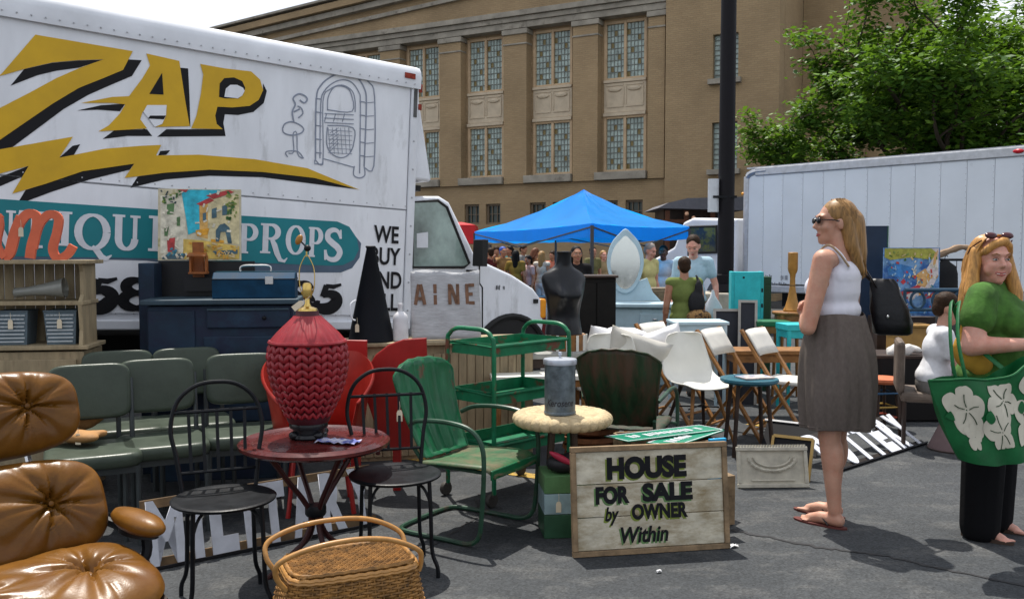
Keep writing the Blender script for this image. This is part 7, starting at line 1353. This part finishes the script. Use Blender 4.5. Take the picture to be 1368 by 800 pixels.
n = 40; q.loft([[((w + .006 * sin(5 * a + z * 30)) * math.copysign(abs(cos(a)) ** .55, cos(a)) + x0, (d + .006 * sin(7 * a + z * 40)) * math.copysign(abs(sin(a)) ** .7, sin(a)), z) for a in [2 * pi * k / n for k in range(n)]] for z, w, d, x0 in ((1.035, .085, .045, .03), (1.045, .100, .065, .03), (1.10, .104, .072, .025), (1.18, .098, .060, .01), (1.26, .080, .042, -.01), (1.32, .07, .022, -.025), (1.345, .055, .012, -.03))]); q.build('pouch', bl_, hbg, 70)
q = MB(); q.tube(cr([(-.06, -.03, 1.30), (-.12, -.04, 1.40), (-.20, -.04, 1.50), (-.24, .02, 1.50), (-.14, .05, 1.38), (.0, .03, 1.27)], 6), .011, 6, flat=.4); q.build('strap', bl_, hbg); q = MB(); q.ell((0, -.085, 1.14), (.008, .005, .010), 10, 6); q.build('buckle', MATS['chrome'], hbg)
# --- smiling woman in green with a green tote
w2 = thing('person', 'smiling long haired woman in a green top and black trousers at the right edge', 'person', (2.53, 4.70, 0), radians(46)); s2_ = 1.565 / 1.70; w2.scale = (s2_,) * 3
J2 = merge(dict(head=(-.045, .01, 1.575), rot=R3(radians(-42), .04), elr=(-.32, .02, 1.11), wrr=(-.19, -.25, 1.13), ell=(.30, -.03, 1.12), wrl=(.20, -.26, 1.06), shl=(.20, .01, 1.375), shr=(-.20, .01, 1.375), thr=(.3, -.2, 1), upr=(-.4, -.5, .6), thl=(-.3, 0, 1), upl=(.5, -.4, .4), hpl=(.11, .01, .89), hpr=(-.11, .01, .89), knl=(.12, 0, .48), knr=(-.12, 0, .48), anl=(.12, .03, .085), anr=(-.12, .03, .085), curl=.6))
b = body_shape(J2, 1, 1.5); T3 = head_shape(b, J2['head'], J2['rot'], 1.14)
for x in (-1, 1): b.ell(T3(x * .042, -.05, -.04), (.03, .035, .036), rot=J2['rot'])
b.ell(T3(0, -.03, -.095), (.05, .045, .03), rot=J2['rot']); skin_obj('body', b, ruddy, w2, .008, 4); face_bits(w2, T3, J2['rot'], 1.14, True, (.06, .08, .07), (.22, .10, .03))
t = MB(); t.ell((0, .0, 1.25), (.23, .175, .17)); t.ell((0, -.01, 1.06), (.25, .20, .18)); t.ell((0, 0, .92), (.255, .20, .14)); t.cap((.19, .012, 1.375), (-.19, .012, 1.375), .084, .084); t.cap((0, .02, 1.40), (0, .01, 1.30), .085, .12)
for x in (-1, 1): t.ell((x * .095, -.12, 1.23), (.10, .08, .095)); 
t.cap((.205, .01, 1.36), (.25, -.01, 1.26), .086, .092); t.cap((-.205, .01, 1.36), (-.255, .012, 1.255), .086, .094); top2 = skin_obj('top', t, mk('top_green', (.048, .125, .02), .9, var=.3, scale=16, bump=.3, bscale=35), w2, .010, 3)
t = MB(); t.ell((0, .01, .88), (.235, .18, .12))
for x in (-1, 1): t.limb([(x * .11, .01, .88), (x * .118, 0, .5), (x * .122, .01, .07)], [.138, .118, .108])
skin_obj('trousers', t, cl('trouser_black', (.004, .004, .005)), w2, .012, 3)
red_blond = mk('hair_red_blond', (.44, .22, .06), .42, var=.35, scale=25, stretch=(3, 3, .4)); rt = J2['rot']; t = MB(); t.ell(T3(0, .030, .042), (.092, .100, .090), rot=rt); t.ell(T3(0, .06, -.03), (.09, .06, .12), rot=rt)
for x in (-1, 1): t.limb([T3(x * .072, .012, .045), T3(x * .094, -.005, -.05), T3(x * .115, -.03, -.16), T3(x * .11, -.06, -.27)], [.036, .036, .040, .024])
t.limb([T3(0, .07, 0), T3(-.02, .10, -.16), T3(-.05, .10, -.26)], [.08, .085, .06]); t.limb([T3(.03, -.055, .098), T3(-.03, -.066, .082), T3(-.066, -.045, .045)], [.026, .024, .022]); t.limb([T3(.02, -.055, .100), T3(.055, -.050, .075), T3(.074, -.025, .03)], [.024, .022, .020]); hr = skin_obj('hair', t, red_blond, w2, .010, 3); cv_ = []
for k in range(190):
    x = 1 if k % 2 else -1; o = rr.uniform(-.25, 1); y0 = .01 + .07 * o; top = T3(x * .012, y0 * .5 - .03 * (o < .2), .128); wv = rr.uniform(0, 6); pts = [top, T3(x * .06, y0 - .03, .105), T3(x * .088, y0 - .01, .04), T3(x * (.098 + .01 * sin(wv)), y0 - .005, -.05), T3(x * (.115 + .014 * sin(wv + 1.5)), y0 * .6 - .02, -.13), T3(x * (.118 + .016 * sin(wv + 3)), y0 * .5 - .04, -.20), T3(x * (.11 + .02 * sin(wv + 4)), y0 * .4 - .06, -.24 - rr.uniform(0, .1))]; cv_.append(cr(pts, 3))
strands('hair_strands', hr, red_blond, cv_, .0046)
q = MB(); lens = mk('lens_brown', (.06, .015, .018), .12)
for x in (-1, 1): q.ell(T3(x * .042, -.052, .124), (.036, .014, .022), 12, 7, rot=rt @ Matrix.Rotation(-.7, 3, 'X')); q.tube([T3(x * .078, -.035, .10), T3(x * .094, .03, .06), T3(x * .092, .06, .02)], .004, 5)
q.tube([T3(-.01, -.055, .115), T3(.01, -.055, .115)], .004, 5); q.build('sunglasses', lens, w2)
for x in (-1, 1):
    q = MB(); q.prism([(x * .122 + .045 * cos(t_), -.03 + .14 * sin(t_)) for t_ in [2 * pi * k / 24 for k in range(24)]], .0, .018); sdl = q.build('sandal', mk('sandal_brown', (.05, .03, .02), .6), w2, 30); q = MB(); q.tube(cr([(x * .122 - .045, -.06, .02), (x * .122, -.08, .07), (x * .122 + .045, -.06, .02)], 4), .012, 6, flat=.5); q.build('sandal_strap', MATS['sandal_brown'], sdl)
# tote bag with floral print
tt = thing('tote_bag', 'green tote bag printed with white flowers hanging from the woman\'s arm', 'bag', (2.34, 4.27, .545), radians(10)); tt.rotation_euler = (0, radians(-11), radians(8)); toteg = mk('tote_green', (.006, .105, .030), .55, var=.2, scale=10, bump=.3, bscale=18); totew = mk('tote_cream', (.52, .49, .40), .75, var=.1)
def tote(s, k, off=0):                               # front surface of the bag
    w = .42 + .19 * k ** .8 + .02 * sin(pi * k); d = .075 * (1 - abs(s) ** 3) * (1 - .45 * k) + .012; fold = .016 * sin(6 * s + 5 * k) * (1 - abs(s)) + .007 * sin(13 * s - 8 * k); return Vector((s * w / 2, -(d + fold) - off, k * .40 - .05 * (1 - s * s) * (1 - k) ** 3 + .02 * s * s * k - .035 * cos(pi * s / 2) * k ** 3 - .012 * sin(5 * s + 1) * k))
q = MB(); n, m_ = 28, 20; V = [tote(-1 + 2 * i / n, j / m_) for j in range(m_ + 1) for i in range(n + 1)]; V2 = [Vector((p.x, -p.y, p.z)) for p in V]; F = [(j * (n + 1) + i, j * (n + 1) + i + 1, (j + 1) * (n + 1) + i + 1, (j + 1) * (n + 1) + i) for j in range(m_) for i in range(n)]; q.add(V, F); q.add(V2, [tuple(reversed(f)) for f in F]); q.add([V[i] for i in range(n + 1)] + [V2[i] for i in range(n + 1)], [(i, i + 1, n + 2 + i, n + 1 + i) for i in range(n)])
for i0 in (0, n): q.add([V[j * (n + 1) + i0] for j in range(m_ + 1)] + [V2[j * (n + 1) + i0] for j in range(m_ + 1)], [(j, j + 1, m_ + 2 + j, m_ + 1 + j) for j in range(m_)])
q.build('bag_body', toteg, tt, 70)
def print_patch(name, mat, off, polys):
    bm = bmesh.new(); zi = 0
    for P in polys:
        zi += .00016; Q = cr([(a, b_, zi) for a, b_ in P], 4, True); f = bm.faces.new([bm.verts.new(p) for p in Q]); 
    bmesh.ops.triangulate(bm, faces=bm.faces); bmesh.ops.subdivide_edges(bm, edges=bm.edges, cuts=2, use_grid_fill=True)
    for v in bm.verts: v.co = tote(v.co.x, v.co.y, off + v.co.z)
    me = bpy.data.meshes.new(name); bm.to_mesh(me); bm.free(); o = bpy.data.objects.new(name, me); COL.objects.link(o); me.materials.append(mat); me.shade_smooth(); o.parent = tt; o['kind'] = 'stuff'; return o
def petal(cx, cy, a, L, w, n=8): return [(cx + cos(a) * L * t + (-sin(a)) * w * e, cy + (sin(a) * L * t + cos(a) * w * e) * 1.15) for t, e in ((0.06, .25), (.35, .85), (.7, 1.0), (.95, .55), (1.03, 0.05), (.95, -.5), (.7, -1.0), (.35, -.8), (.06, -.25))]
fls = []
for cx, cy, r0, L in ((-.60, .60, .2, .34), (.04, .68, .9, .31), (.66, .72, .4, .28), (.48, .33, 1.1, .33), (-.14, .33, .5, .27), (-.62, .30, 1.3, .16)):
    for k in range(5): fls.append(petal(cx, cy, r0 + 2 * pi * k / 5, L * (.82 + .18 * ((k * 7) % 3) / 2), L * .36))
fls = [[(max(-.96, min(.96, a)), max(.16, min(.90, b_))) for a, b_ in P] for P in fls]
print_patch('flower_print', totew, .003, fls)
print_patch('leaf_print', toteg, .0082, [[(-.34, .50), (-.24, .58), (-.20, .48), (-.28, .42)], [(.30, .52), (.38, .60), (.42, .50), (.34, .46)], [(-.96, .56), (-.85, .62), (-.82, .5)], [(.6, .9), (.72, .95), (.75, .80), (.65, .78)], [(.8, .62), (.95, .66), (.95, .5)]])
q = MB(); lnm = mk('print_line', (.03, .06, .03), .7)
for P in [[(cx + .03 * cos(a), cy + .035 * sin(a)), (cx + .10 * cos(a + .1), cy + .115 * sin(a + .1)), (cx + .17 * cos(a), cy + .195 * sin(a))] for cx, cy, r0 in ((-.60, .60, .2), (.04, .68, .9), (.48, .33, 1.1), (-.14, .33, .5)) for a in [r0 + 2 * pi * k / 5 for k in range(5)]]: q.tube([tote(p.x, p.y, .0072) for p in cr([(a, b_, 0) for a, b_ in P], 5)], .0022, 5)
q.build('line_print', lnm, tt)['kind'] = 'stuff'
for y in (-1, 1):
    q = MB(); q.tube(cr([(-.13, y * .04, .32), (-.13, y * .04 + .02, .42), (-.09, .08 + y * .03, .55), (-.02, .16 + y * .03, .66), (.05, .24 + y * .03, .70), (.10, .33, .64), (.13, .31, .50), (.14, .08, .36)], 6), .014, 8, flat=.4); q.build('strap', toteg, tt)
q = MB(); q.tube([tote(-1 + 2 * i / n, 1, .002) for i in range(n + 1)], .006, 6); q.build('hem', toteg, tt)
yb = thing('yellow_bag', 'small ochre yellow bag behind the green tote', 'bag', (2.34, 4.55, 0)); q = MB(); q.ell((0, 0, 1.0), (.10, .05, .11)); q.ell((.05, 0, .95), (.07, .05, .09)); skin_obj('pouch', q, mk('ochre_cloth', (.45, .24, .03), .8), yb, .012, 3); q = MB(); q.tube(cr([(-.06, 0, 1.08), (-.03, .0, 1.18), (.05, -.05, 1.255), (.1, -.02, 1.2), (.12, 0, 1.06)], 5), .008, 6); q.build('strap', MATS['ochre_cloth'], yb)
